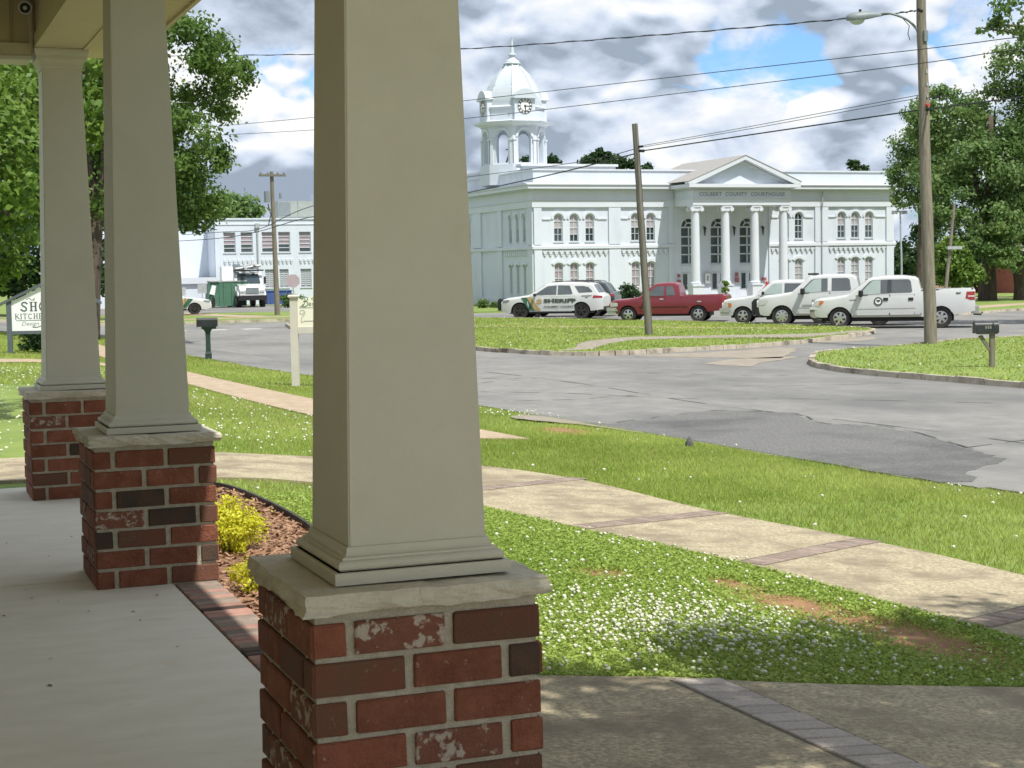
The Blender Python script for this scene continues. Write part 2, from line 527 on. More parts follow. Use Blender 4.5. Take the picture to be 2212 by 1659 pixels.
def grid_sheet(name, xs, ys, mat, dz=0.0):
    X, Y = np.meshgrid(xs, ys)
    Z = tz(X, Y) + dz
    V = np.stack([X, Y, Z], -1).reshape(-1, 3)
    nx, ny = len(xs), len(ys)
    i = np.arange(nx - 1)[None, :] + np.arange(ny - 1)[:, None] * nx
    F = np.stack([i, i + 1, i + nx + 1, i + nx], -1).reshape(-1, 4)
    me = bpy.data.meshes.new(name)
    me.from_pydata(V.tolist(), [], F.tolist())
    return link(name, me, mat)


gx = sorted(set([-4000, -1500, -500, -150, -60, -20, -8, 1.7, 3.2, 5.0, 6.6, 9.6, 10.4, 14, 18, 22, 26, 28, 30, 32, 34, 45, 60, 80, 110, 200, 500, 1500, 4000]))
gy = sorted(set([-4000, -1000, -300, -80, -20, 0, 5, 10, 20, 30, 45, 60, 75, 82, 85.5, 89, 92.5, 96, 105, 120, 140, 180, 300, 800, 2000, 6000]))
tag(grid_sheet('ground', gx, gy, 'lawn'), 'grassy ground of the lawns and the land beyond', kind='structure')


def sheet(name, poly, mat, dz, step=1.5, label=None, kind='structure', skirt=0.0, smooth_z=None):
    """flat polygon laid on the terrain (triangulated, cut into cells so it follows the slope)"""
    bm = bmesh.new()
    vs = [bm.verts.new((x, y, 0)) for x, y in poly]
    bm.faces.new(vs)
    x0, x1 = min(p[0] for p in poly), max(p[0] for p in poly)
    y0, y1 = min(p[1] for p in poly), max(p[1] for p in poly)
    cuts = [('x', b) for b in TX if x0 < b < x1] + [('x', b) for b in np.arange(26, 35, 2) if x0 < b < x1 and y1 > 82] + [('y', b) for b in (82, 85.5, 89, 92.5, 96) if y0 < b < y1]
    for ax, c in cuts:
        g = bm.verts[:] + bm.edges[:] + bm.faces[:]
        bmesh.ops.bisect_plane(bm, geom=g, plane_co=(c if ax == 'x' else 0, c if ax == 'y' else 0, 0), plane_no=(1, 0, 0) if ax == 'x' else (0, 1, 0))
    bmesh.ops.triangulate(bm, faces=bm.faces[:])
    for v in bm.verts:
        v.co.z = float(tz(v.co.x, v.co.y)) + dz
    if skirt:
        ed = [e_ for e_ in bm.edges if e_.is_boundary]
        r = bmesh.ops.extrude_edge_only(bm, edges=ed)
        for g in r['geom']:
            if isinstance(g, bmesh.types.BMVert):
                g.co.z -= skirt
    bmesh.ops.recalc_face_normals(bm, faces=bm.faces[:])
    me = bpy.data.meshes.new(name)
    bm.to_mesh(me)
    bm.free()
    o = link(name, me, mat)
    return tag(o, label, kind=kind)


def smooth_poly(pts, n=6):
    """Catmull-Rom through open polyline"""
    out = []
    P = [Vector((p[0], p[1], p[2] if len(p) > 2 else 0)) for p in pts]
    for i in range(len(P) - 1):
        p0, p1, p2, p3 = P[max(i - 1, 0)], P[i], P[i + 1], P[min(i + 2, len(P) - 1)]
        for k in range(n):
            t = k / n
            out.append(0.5 * ((2 * p1) + (p2 - p0) * t + (2 * p0 - 5 * p1 + 4 * p2 - p3) * t * t + (3 * p1 - p0 - 3 * p2 + p3) * t ** 3))
    out.append(P[-1])
    return out


def sp2(pts, n=6):
    return [(p.x, p.y) for p in smooth_poly(pts, n)]


def wobble(pts, amp, seed=1):
    r_ = random.Random(seed)
    return [(x + r_.uniform(-amp, amp), y + r_.uniform(-amp, amp)) for x, y in pts]


# ---- road (one asphalt sheet: main street, side street and the parking in front of the courthouse)
road_near = wobble(sp2([(11.9, -40), (11.5, 0), (11.2, 9), (10.94, 13.54), (10.7, 14.71), (10.32, 19.6), (9.75, 22.3), (9.4, 25.5), (9.0, 33), (8.3, 38), (8.25, 40.4), (7.95, 44), (7.9, 52), (7.5, 60), (5, 63), (-10, 63.5), (-80, 64)], 6), 0.05)
road_poly = road_near + [(-80, 78), (-20, 79), (5, 79.5), (16, 79.8), (25, 80), (27.5, 84), (30, 88), (44, 92), (90, 90), (90, -40)]
road = sheet('road', road_poly, 'asphalt', 0.02, label='grey worn asphalt street and parking area', skirt=0.1)
patch_poly = wobble(sp2([(9.75, 22.2), (11.2, 22.9), (12.76, 23.7), (13.62, 22.6), (13.15, 21.0), (13.6, 19.8), (12.9, 17), (12.54, 15.9), (11.7, 15.4), (10.75, 14.7), (10.40, 19.6), (9.85, 21.9)], 7), 0.07, 3)
patch = MB()
po = sheet('road_patch', patch_poly, 'asphalt_patch', 0.026, label='darker coarse patch on the near side of the street', skirt=0.03)
po.parent = road
cr = MB()
for k_, pts in enumerate([[(10.9, 30), (12.3, 28.6), (13.6, 26.2), (15.4, 24.9), (17.5, 22.5)], [(12.8, 23.75), (13.7, 22.6), (13.2, 20.9), (13.7, 19.8), (12.95, 17)], [(13.2, 38), (13.6, 31), (13.4, 25), (13.9, 19), (14.1, 10)], [(15.8, 34), (17.2, 31.5), (18.5, 30.5)], [(9.3, 33), (11, 32), (12.4, 32.6)],
                          [(9.8, 22.3), (11.2, 23.0), (12.7, 23.75)], [(12.9, 17.2), (15, 17.6), (17, 16.4)], [(15.2, 29), (16.9, 27.9), (19.0, 27.2)], [(11.5, 36), (12.6, 33.5), (13.5, 33.0)], [(10.6, 27.6), (11.8, 27.2), (13.3, 27.5)]]):
    pp = smooth_poly(pts, 8)
    for i in range(len(pp) - 1):
        a, b = pp[i], pp[i + 1]
        d = (b - a).normalized()
        nn = Vector((-d.y, d.x, 0)) * (0.012 + 0.012 * math.sin(i * 1.7 + k_))
        j1 = Vector((random.uniform(-.03, .03), random.uniform(-.03, .03), 0))
        zz = -0.778 + 0.0045
        za = float(tz(a.x, a.y)) + 0.025 + (0.007 if k_ in (1, 5) else 0)
        zb = float(tz(b.x, b.y)) + 0.025 + (0.007 if k_ in (1, 5) else 0)
        cr.quad((a.x + nn.x, a.y + nn.y, za), (a.x - nn.x, a.y - nn.y, za), (b.x - nn.x, b.y - nn.y, zb), (b.x + nn.x, b.y + nn.y, zb))
cr.build('crack', 'crack', road)
mk = MB()
for (x, y) in [(13.9, 70.8), (15.4, 70.6), (12.2, 71.0)]:
    mk.box(x - 0.45, x + 0.35, y - 0.5, y + 0.5, -0.779, -0.775)
mk.build('road_marking', 'road_paint', road)
for nm, pl in (('sand_wash', [(19, 39.6), (22, 40.3), (24.2, 40.9), (24.5, 40.2), (23.2, 38.3), (21.6, 36.4), (20.4, 37.6)]), ('sand_wash', [(26.6, 42.9), (29, 44.8), (30.4, 44.9), (28.4, 42.9)]), ('sand_wash', [(19.2, 33.6), (20.6, 35.2), (22.4, 36.6), (20.9, 36.8), (19.0, 35.4)])):
    s_ = sheet(nm, wobble(sp2(pl + [pl[0]], 4)[:-1], 0.1, 5), 'sand', 0.026, label='sandy washed-out dirt at the gutter')
    s_.parent = road

# ---- walks
near_e = [(5.9, -3), (5.75, 3), (5.68, 6.99), (5.60, 7.9), (5.42, 9.68), (4.98, 11.33), (4.55, 12.75), (3.6, 14.05), (1.2, 14.85), (-4, 15.1), (-12, 15.2)]
far_e = [(-12, 17.0), (-4, 16.9), (1.3, 16.75), (4.1, 16.6), (5.6, 16.1), (6.35, 14.59), (6.55, 12.2), (6.98, 10.3), (7.12, 8.8), (7.2, 4), (7.3, -3)]
path_poly = sp2(near_e, 6) + sp2(far_e, 6)
path = sheet('path', path_poly, 'aggregate', 0.03, label='tan exposed aggregate path with brick bands', skirt=0.08)
walk_poly = [(1.62, 6.95)] + sp2([(1.8, 6.90), (2.71, 6.58), (3.32, 6.36), (3.96, 6.2), (4.91, 6.07), (5.3, 6.0)], 4) + [(5.45, 2), (5.6, -4), (1.62, -4)]
walk = sheet('walkway', walk_poly, 'aggregate', 0.035, label='shaded aggregate walkway beside the porch', skirt=0.1)
sw_poly = sp2([(5.2, 60), (5.3, 38), (5.37, 30.57), (5.81, 22.75), (6.6, 19.6), (7.1, 19.1)], 4) + sp2([(7.7, 19.1), (7.55, 20.47), (6.75, 26.24), (6.2, 34.86), (6.3, 40), (6.4, 60)], 4)
sheet('sidewalk', sw_poly, 'sidewalk', 0.025, label='pinkish concrete sidewalk along the street', skirt=0.06)
sheet('front_walk', [(-30, 37.2), (5.3, 37.0), (5.3, 38.6), (-30, 39.2)], 'sidewalk', 0.02, label='narrow concrete walk crossing the far lawn')
sheet('sand_edge', wobble(sp2([(8.85, 22.5), (9.3, 23.5), (9.62, 22.7), (9.8, 21.6), (10.05, 20.6), (9.75, 20.7), (9.35, 21.8), (8.85, 22.5)], 4)[:-1], 0.07, 9), 'sand', 0.03, label='broken pale gutter concrete at the street edge')


def in_poly(P, poly):
    x, y = P[:, 0], P[:, 1]
    inside = np.zeros(len(P), bool)
    n = len(poly)
    for i in range(n):
        x0, y0 = poly[i]
        x1, y1 = poly[(i + 1) % n]
        c = ((y0 > y) != (y1 > y)) & (x < (x1 - x0) * (y - y0) / (y1 - y0 + 1e-12) + x0)
        inside ^= c
    return inside


# ---- chamfered block used for every brick, paver and stone
def block_mesh(name, lx, ly, lz, ch, jit=0.0, seed=0):
    r_ = random.Random(seed)
    mb = MB()
    hx, hy, hz = lx / 2, ly / 2, lz / 2
    V = {}
    for sx in (-1, 1):
        for sy in (-1, 1):
            for sz in (-1, 1):
                for ax in range(3):
                    p = [sx * hx, sy * hy, sz * hz]
                    for a2 in range(3):
                        if a2 != ax:
                            p[a2] -= (sx, sy, sz)[a2] * ch
                    p = [q + r_.uniform(-jit, jit) * (1 if a2 != ax else 0.35) for a2, q in enumerate(p)]
                    V[(sx, sy, sz, ax)] = len(mb.v)
                    mb.v.append(tuple(p))
    S = (-1, 1)
    for ax in range(3):
        o1, o2 = [a for a in range(3) if a != ax]
        for s in S:
            def key(a, b):
                t = [0, 0, 0]
                t[ax] = s
                t[o1] = a
                t[o2] = b
                return tuple(t)
            mb.f.append(tuple(V[key(a, b) + (ax,)] for a, b in ((-1, -1), (1, -1), (1, 1), (-1, 1))))
    for ax in range(3):
        o1, o2 = [a for a in range(3) if a != ax]
        for s1 in S:
            for s2 in S:
                def key(a):
                    t = [0, 0, 0]
                    t[ax] = a
                    t[o1] = s1
                    t[o2] = s2
                    return tuple(t)
                mb.f.append((V[key(-1) + (o1,)], V[key(1) + (o1,)], V[key(1) + (o2,)], V[key(-1) + (o2,)]))
    for sx in S:
        for sy in S:
            for sz in S:
                mb.f.append(tuple(V[(sx, sy, sz, a)] for a in range(3)))
    return mb.mesh(name)


# paver bands across the walks
PM = [block_mesh('paver', 0.098, 0.20, 0.06, 0.006, 0.002, i) for i in range(3)]
for m_ in PM:
    m_.materials.append(MT['paver'])
PG = [block_mesh('paver', 0.25, 0.118, 0.06, 0.006, 0.002, i + 5) for i in range(3)]
for m_ in PG:
    m_.materials.append(MT['paver_grey'])


def band(a, b, parent, meshes, wid=0.2, step=0.106, along='u', dz=0.03):
    a, b = Vector((a[0], a[1], 0)), Vector((b[0], b[1], 0))
    d = (b - a)
    L = d.length
    d.normalize()
    nrm = Vector((-d.y, d.x, 0))
    bed = MB()
    K = max(2, int(L / 0.4))
    for i in range(K):
        p, q = a + d * (L * i / K), a + d * (L * (i + 1) / K)
        w = nrm * (wid / 2 + 0.012)
        bed.quad(*[(v.x, v.y, float(tz(v.x, v.y)) + dz + 0.002) for v in (p - w, q - w, q + w, p + w)])
    bed.build('paver_bed', 'joint', parent)
    n = int(L / step)
    for i in range(n):
        p = a + d * (step * (i + 0.5))
        slope = (float(tz(p.x + 0.1, p.y)) - float(tz(p.x - 0.1, p.y))) / 0.2
        o = link('paver', meshes[i % 3], None, parent)
        ex = d if along == 'u' else Vector((d.y, -d.x, 0))
        z = float(tz(p.x, p.y)) + dz - 0.0245 + random.uniform(-0.001, 0.0015)
        o.location = (p.x, p.y, z)
        o.rotation_euler = (random.uniform(-.008, .008), -math.atan(slope * ex.x), math.atan2(ex.y, ex.x) + random.uniform(-.01, .01))


band((4.98, 11.40), (6.58, 12.05), path, PM)
band((5.46, 9.58), (6.99, 10.42), path, PM)
band((5.65, 7.42), (7.13, 8.05), path, PM)
band((4.55, 13.6), (6.42, 14.62), path, PM)
band((5.78, 5.2), (7.18, 5.4), path, PM)
band((3.33, 6.33), (3.44, 4.2), walk, PG, wid=0.25, step=0.126, along='v', dz=0.035)


# ---- grass islands across the street, each with its kerb
def island(name, poly, label, h=0.12, kerb=True, kerb_range=None):
    poly = wobble(poly, 0.03, len(poly))
    o = sheet(name, poly, 'lawn', h, label=label, skirt=h + 0.06)
    if kerb:
        mb = MB()
        n = len(poly)
        idx = kerb_range if kerb_range else range(n)
        for i in idx:
            a, b = Vector((*poly[i], 0)), Vector((*poly[(i + 1) % n], 0))
            L = (b - a).length
            if L < 0.02:
                continue
            d = (b - a) / L
            nr = Vector((d.y, -d.x, 0))
            cx = sum(p[0] for p in poly) / n
            cy = sum(p[1] for p in poly) / n
            if nr.dot(Vector((cx, cy, 0)) - a) > 0:
                nr = -nr
            K = max(1, int(L / 1.2))
            for k in range(K):
                p, q = a + d * (L * k / K + 0.006), a + d * (L * (k + 1) / K - 0.006)
                o1, i1 = nr * 0.10, nr * -0.06
                hh = h + 0.025 + random.uniform(-.018, .008)
                zb = -0.05
                vs = []
                for v in (p + i1, q + i1, q + o1, p + o1):
                    vs.append((v.x, v.y, float(tz(v.x, v.y)) + zb))
                for v in (p + i1, q + i1, q + o1 * 0.75, p + o1 * 0.75):
                    vs.append((v.x, v.y, float(tz(v.x, v.y)) + hh))
                mb.add(vs, [(0, 3, 2, 1), (4, 5, 6, 7), (0, 1, 5, 4), (1, 2, 6, 5), (2, 3, 7, 6), (3, 0, 4, 7)])
        mb.build('kerb', 'curb', o)
    return o


isl_poly = sp2([(16.2, 66), (16.4, 55), (16.7, 45.6), (17.0, 43.7), (17.5, 41.6), (18.8, 40.4), (21.6, 41.0), (24.1, 41.65), (26.7, 43.1), (30, 45.6), (32.7, 48.6), (32.9, 52), (32.0, 60), (30.3, 67), (27.2, 74.8)], 5) + [(22, 74.8), (17.5, 73)]
isl = island('grass_island', isl_poly, 'grass island with a worn diagonal footpath across the street')
isr_poly = sp2([(60, 12), (20.8, 12), (20.3, 20), (20.1, 24.9), (19.85, 29.2), (20.07, 31.4), (20.7, 33.2), (22.2, 35.6), (23.8, 37.2), (28.1, 38.9), (30, 40.1), (32.7, 40.5), (45, 43), (60, 46)], 5)
isr = island('grass_island', isr_poly, 'rounded grass island holding the tall pole and mailbox')
tr1 = sheet('worn_path', wobble(sp2([(17.7, 41.6), (19.4, 44.2), (20.5, 46.3), (23.0, 48.6), (26, 47.6), (29, 46.6), (31.5, 47.6), (31.6, 46.9), (27.2, 44.4), (25.4, 45.7), (22.6, 46.6), (20.4, 44.4), (19.0, 42.1)], 5), 0.10, 8), 'sand', 0.126, label='worn sandy footpath')
tr1.parent = isl
tr2 = sheet('worn_path', wobble(sp2([(22.2, 64.4), (26, 60), (30, 53.5), (31.6, 50.2), (31.0, 50.0), (29, 53), (25, 59.2), (21.6, 63.6)], 4), 0.06, 4), 'sidewalk', 0.125, label='thin strip of concrete walk')
tr2.parent = isl
blk = island('grass_block', [(-80, 80.5), (-10, 80.6), (10, 80.8), (17, 81), (24, 81.5), (26.5, 85), (28, 92), (28, 105), (34, 112), (34, 150), (-80, 150)], 'grassy block in front of the white annex', kerb_range=range(0, 7))
dv = sheet('driveway', [(12, 100), (21, 98), (27.9, 97.5), (33.9, 113), (33.9, 121.5), (21, 121.5), (10, 121)], 'asphalt', 0.126, label='pale paved yard before the annex')
dv.parent = blk
fw2 = sheet('sidewalk', [(-60, 84.5), (16.5, 84.6), (24.5, 84.9), (26.3, 86.4), (22, 86.3), (-60, 86)], 'sidewalk', 0.128, label='concrete sidewalk at the far corner')
fw2.parent = blk
fw3 = sheet('footpath', [(15.5, 100), (17.3, 92), (18.2, 86.5), (20.2, 86.5), (18.8, 93), (18.0, 100)], 'sidewalk', 0.130, label='worn footpath to the yard')
fw3.parent = blk
rl = island('grass_block', [(41, 58.5), (56, 66.5), (90, 78), (140, 95), (140, 160), (76, 160), (76, 92), (60, 80), (50, 70)], 'lawn under the big trees at the right', kerb_range=range(0, 3))
rls = sheet('sidewalk', [(46, 63.5), (56, 69.3), (90, 81), (90, 83), (56, 71.5), (47.5, 66)], 'sidewalk', 0.126, label='sidewalk beside the tree lawn')
rls.parent = rl
sheet('courthouse_lawn', [(34, 95.5), (40, 92.5), (60, 94.5), (80, 92), (80, 150), (34, 150)], 'lawn', 0.05, label='lawn round the courthouse', skirt=0.15)
sheet('courthouse_walk', [(38, 93.6), (60, 95.8), (76, 94), (76, 98), (60, 99.5), (38, 97.5)], 'sidewalk', 0.075, label='concrete walk before the courthouse')
for dpoly, lb in (([(4.55, 8.75), (5.1, 8.6), (5.42, 7.8), (5.46, 7.0), (5.2, 6.45), (4.75, 6.8), (4.82, 7.6), (4.6, 8.2)], 'bare red dirt patch beside the path'), ([(4.0, 9.4), (4.35, 9.55), (4.5, 9.25), (4.1, 9.05)], 'small bare patch in the clover'), ([(8.3, 20.4), (8.9, 21.2), (9.2, 20.6), (8.7, 19.9)], 'bare earth near the street edge'), ([(4.78, 9.0), (5.05, 9.2), (5.1, 8.8), (4.9, 8.7)], 'small bare patch near the path edge')):
    sheet('dirt_patch', wobble(sp2(dpoly + [dpoly[0]], 5)[:-1], 0.05, 6), 'dirt', 0.008, label=lb)


# ================================================================== PORCH
PX0, PX1 = 1.0, 1.625
PW = PX1 - PX0
CY = [3.985, 8.46, 12.10]
COURSE = 0.1035
BRH = 0.086
NC = 7
PED_TOP = NC * COURSE + 0.012

floor = tag(MB().box(-7.0, 1.388, -5.0, 12.95, -0.30, -0.04).build('porch_floor', 'joint'), 'pale smooth concrete porch floor with brick edge', kind='structure')
for (y0, y1) in ((-5.0, 4.34), (4.348, 8.775), (8.783, 12.95)):
    for (x0, x1) in ((-7.0, -2.604), (-2.596, 1.388)):
        me = block_mesh('slab', x1 - x0, y1 - y0, 0.1, 0.006)
        link('slab', me, 'slab', floor, ((x0 + x1) / 2, (y0 + y1) / 2, -0.05))
link('edging_bed', MB().box(1.39, 1.60, -5.0, 12.95, -0.30, -0.012).mesh('edging_bed'), 'mortar', floor)
EB = [block_mesh('paver', 0.218, 0.066, 0.09, 0.005, 0.003, 20 + i) for i in range(4)]
for i, m_ in enumerate(EB):
    m_.materials.append(MT[('paver_red', 'paver_red', 'paver', 'brick_dark')[i]])
y = -1.0
while y < 12.9:
    if not any(c - 0.02 < y < c + PW + 0.02 for c in CY):
        link('paver', EB[random.choice((0, 0, 0, 1, 1, 1, 2, 2, 2, 2, 3))], None, floor, (1.503, y, -0.042 + random.uniform(-.002, .002)), (0, 0, random.uniform(-.02, .02)))
    y += 0.0765

# --- brick meshes shared by all pedestals: stretcher along x, and short ones
FULL, HALF, JV, THK = 0.2435, 0.0865, 0.0257, 0.09
BM_ = {}
for key, ln in (('full', FULL), ('half', HALF)):
    for mname in ('brick_red', 'brick_dark', 'brick_brown', 'brick_pale'):
        for s_ in range(2):
            me = block_mesh('brick', ln, THK, BRH, 0.0038, 0.0026, (3 if key == 'full' else 11) + s_)
            me.materials.append(MT[mname])
            BM_[(key, mname, s_)] = me


def stone_cap(name, x0, x1, y0, y1, z0, z1, parent, seed):
    r_ = np.random.default_rng(seed)
    bm = bmesh.new()
    bmesh.ops.create_cube(bm, size=1)
    bmesh.ops.subdivide_edges(bm, edges=bm.edges[:], cuts=23, use_grid_fill=True)
    ph = r_.uniform(0, 6, 24)

    def nz(u, v, w):
        s = 0
        for i, f in enumerate((9, 21, 43, 77)):
            s += math.sin(f * u + ph[i]) * math.sin(f * 1.3 * v + ph[i + 4]) * math.sin(f * 1.1 * w + ph[i + 8]) / (i + 1)
            s += 0.6 * math.sin(f * 1.7 * (u + v) + 2 * f * w + ph[i + 12]) / (i + 1)
        return s
    for v in bm.verts:
        c = v.co
        ox, oy = abs(abs(c.x) - .5) < 1e-4, abs(abs(c.y) - .5) < 1e-4
        p = Vector(((x0 + x1) / 2 + c.x * (x1 - x0), (y0 + y1) / 2 + c.y * (y1 - y0), (z0 + z1) / 2 + c.z * (z1 - z0)))
        n_ = nz(p.x * 1.0, p.y, p.z * 2)
        mid = 1 - (2 * c.z) ** 2
        fr_ = math.floor(n_ * 2.2) / 2.2
        push = 0.0025 * n_ + 0.0042 * fr_ + 0.008 * mid - 0.007 * max(0, -c.z * 2 - .1)
        if ox:
            p.x += math.copysign(push, c.x) if not (parent and abs(p.x - (PX0 + PX1) / 2) < 0.05) else math.copysign(-0.004, c.x)
        if oy:
            p.y += math.copysign(push, c.y)
        if c.z > .49:
            p.z += 0.0018 * n_
        if c.z < -.49:
            p.z += 0.003 * n_
        v.co = p
    me = bpy.data.meshes.new(name)
    bm.to_mesh(me)
    bm.free()
    me.polygons.foreach_set('use_smooth', [True] * len(me.polygons))
    try:
        me.set_sharp_from_angle(angle=R(14))
    except Exception:
        pass
    return link(name, me, 'cap_stone', parent)


SPECIAL = {0: {(0, 'f', 1): 'brick_pale', (0, 'f', 2): 'brick_brown', (1, 'f', 2): 'brick_dark', (3, 'f', 1): 'brick_pale', (2, 'f', 1): 'brick_red', (4, 'f', 0): 'brick_brown', (0, 'l', 1): 'brick_pale', (2, 'l', 0): 'brick_pale', (1, 'l', 1): 'brick_brown', (3, 'l', 1): 'brick_red'},
           1: {(2, 'f', 1): 'brick_dark', (3, 'f', 0): 'brick_pale', (3, 'f', 1): 'brick_dark', (1, 'f', 2): 'brick_brown', (3, 'f', 2): 'brick_brown', (5, 'f', 2): 'brick_dark', (4, 'f', 0): 'brick_dark'},
           2: {(3, 'f', 1): 'brick_dark', (6, 'f', 0): 'brick_brown', (5, 'f', 0): 'brick_brown'}}


def brick_at(parent, key, mname, cx, cy, cz, rz):
    link('brick', BM_[(key, mname, random.randrange(2))], None, parent, (cx + random.uniform(-.0015, .0015), cy, cz + random.uniform(-.0015, .0015)), (random.uniform(-.006, .006), random.uniform(-.008, .008), rz))


PLAB = ['nearest square tapered porch column on a brick pedestal', 'middle tapered porch column on a brick pedestal beside the yellow shrub', 'farthest tapered porch column under the end of the beam']
for ci, cy in enumerate(CY):
    t = thing('porch_column', PLAB[ci], 'column', (0, 0, 0), 0, 'square porch columns')
    core = MB().box(PX0 + 0.008, PX1 - 0.008, cy + 0.008, cy + PW - 0.008, -0.02, PED_TOP)
    core.build('mortar_core', 'mortar', t)
    for k in range(NC):
        cz = PED_TOP - 0.026 - COURSE * k - BRH / 2
        A = (k % 2 == 0)                      # half brick at the left of the front
        for face in ('f', 'r', 'b', 'l'):
            runs = [('half', 0.0), ('full', HALF + JV), ('full', HALF + JV + FULL + JV)] if A else [('full', 0.0), ('full', FULL + JV), ('half', 2 * (FULL + JV))]
            for bi, (key, s0) in enumerate(runs):
                ln = FULL if key == 'full' else HALF
                s = s0 + ln / 2
                if face in ('l', 'r'):
                    if s - ln / 2 < THK * 0.9 and key == 'half':
                        continue
                mname = SPECIAL[ci].get((k, face, bi))
                if mname is None:
                    mname = random.choices(['brick_red', 'brick_dark', 'brick_brown', 'brick_pale'], (12, .35, 1.2, .5) if face != 'l' else (8, .6, 3, 1.))[0]
                if face == 'f':
                    brick_at(t, key, mname, PX0 + s, cy + THK / 2 - 0.004, cz, 0)
                elif face == 'b':
                    brick_at(t, key, mname, PX1 - s, cy + PW - THK / 2 + 0.004, cz, math.pi)
                elif face == 'l':
                    if s0 + ln > PW - 0.02 and s0 < 0.02:
                        continue
                    brick_at(t, key, mname, PX0 + THK / 2 - 0.006, cy + PW - s, cz, -math.pi / 2)
                else:
                    brick_at(t, key, mname, PX1 - THK / 2 + 0.006, cy + s, cz, math.pi / 2)
    xm = (PX0 + PX1) / 2 + (0.006, -0.03, 0.02)[ci]
    ov = 0.018
    z0, z1 = PED_TOP + 0.002, PED_TOP + 0.052
    stone_cap('cap_stone', PX0 - ov, xm - 0.004, cy - ov, cy + PW + ov, z0, z1, t, ci * 2 + 1)
    stone_cap('cap_stone', xm + 0.004, PX1 + ov, cy - ov, cy + PW + ov, z0, z1 - 0.003, t, ci * 2 + 2)
    c0 = ((PX0 + PX1) / 2 + 0.014, cy + PW / 2)
    zb = z1 + 0.004
    base = MB().lathe([(0.245, zb), (0.245, zb + 0.030), (0.243, zb + 0.032)], c=c0, square=True)
    bo = base.build('plinth', 'paint_beige', t)
    prof = [(0.232, zb + 0.032)]
    for i in range(7):
        a = -math.pi / 2 + math.pi * i / 6
        prof.append((0.218 + 0.014 * math.cos(a), zb + 0.046 + 0.014 * math.sin(a)))
    prof += [(0.216, zb + 0.061), (0.216, zb + 0.067)]
    for i in range(6):
        a = math.pi / 2 * i / 5
        prof.append((0.200 + 0.012 * (1 - math.sin(a)), zb + 0.068 + 0.020 * (1 - math.cos(a))))
    prof += [(0.199, zb + 0.092)]
    MB().lathe(prof, c=c0, square=True).build('base_moulding', 'paint_beige', t)
    ZB, ZT = zb + 0.088, 3.13
    sh = MB().lathe([(0.193, ZB), (0.138, ZT)], c=c0, square=True)
    me = sh.mesh('shaft')
    bm = bmesh.new()
    bm.from_mesh(me)
    ve = [e_ for e_ in bm.edges if abs(e_.verts[0].co.z - e_.verts[1].co.z) > 1]
    bmesh.ops.bevel(bm, geom=ve, offset=0.004, segments=2, affect='EDGES')
    bm.to_mesh(me)
    bm.free()
    link('shaft', me, 'paint_beige', t)
    cp = [(0.146, 3.115), (0.146, 3.13), (0.152, 3.137), (0.152, 3.15), (0.158, 3.165), (0.172, 3.185), (0.180, 3.19), (0.180, 3.215), (0.186, 3.225), (0.192, 3.245), (0.192, 3.262)]
    MB().lathe(cp, c=c0, square=True).build('capital', 'paint_beige', t)

# --- roof over the porch
roof = thing('porch_roof', 'beige porch roof with boxed beam, soffit boards and white gutter', 'roof')
BX0, BX1 = 1.155, 1.475
BZ = 3.264
MB().box(BX0, BX1, -0.6, 12.58, BZ, 3.72).build('beam', 'paint_trim', roof)
MB().box(BX0 - 0.02, BX0, -0.6, 12.24, BZ, BZ + 0.10).build('beam_trim', 'paint_trim', roof)
MB().box(BX1, BX1 + 0.022, -0.6, 12.6, BZ - 0.012, BZ + 0.14).build('beam_trim', 'soffit', roof)
# end beam with boards
MB().box(-6.0, BX0 - 0.002, 12.30, 12.56, BZ - 0.03, 3.9).build('end_beam', 'siding', roof)
MB().box(-6.0, BX0 - 0.04, 12.272, 12.298, BZ - 0.055, BZ + 0.035).build('bottom_trim', 'paint_trim', roof)
MB().box(-6.0, BX0 - 0.04, 12.262, 12.578, BZ - 0.085, BZ - 0.057).build('bottom_cap', 'paint_beige', roof)
MB().box(-6.0, BX0 - 0.04, 12.274, 12.298, 3.61, 3.69).build('top_trim', 'paint_trim', roof)
MB().box(BX0 - 0.05, BX0 - 0.024, 12.268, 12.30, BZ - 0.02, 3.7).build('corner_trim', 'paint_trim', roof)
k = 0
x = BX0 - 0.165
while x > -1.65:
    MB().box(x - 0.012, x + 0.012, 12.288, 12.3, BZ + 0.037, 3.608).build('batten', 'groove', roof)
    x -= 0.128
    k += 1
MB().box(-7.2, BX0 - 0.022, -0.6, 12.26, 3.70, 3.76).build('ceiling', 'siding', roof)
# eave: soffit boards, fascia, gutter
SZ = 3.30
y = -0.6
bd = block_mesh('soffit_board', 0.40, 0.094, 0.012, 0.003)
while y < 12.9:
    link('soffit_board', bd, 'soffit', roof, (1.70, y + 0.05, SZ + 0.006))
    y += 0.10
MB().box(1.50, 1.92, -0.6, 12.94, SZ + 0.013, SZ + 0.03).build('soffit_backing', 'groove', roof)
MB().box(1.895, 1.925, -0.6, 12.96, SZ - 0.018, SZ + 0.20).build('fascia', 'paint_trim', roof)
g_ = [(1.927, SZ + 0.05), (1.99, SZ + 0.05), (2.02, SZ + 0.09), (2.045, SZ + 0.12), (2.045, SZ + 0.17), (1.927, SZ + 0.17)]
MB().prism(g_, -0.6, 12.98, 'y').build('gutter', 'gutter', roof)
MB().prism([(2.06, SZ + 0.18), (2.06, SZ + 0.20), (-7.4, 5.4), (-7.4, 5.3)], -0.8, 13.0, 'y').build('roof_deck', 'shingle', roof)
MB().prism([(1.9, SZ + 0.19), (-7.0, SZ + 0.19), (-7.0, 5.2)], 12.60, 12.66, 'y').build('gable', 'siding', roof)

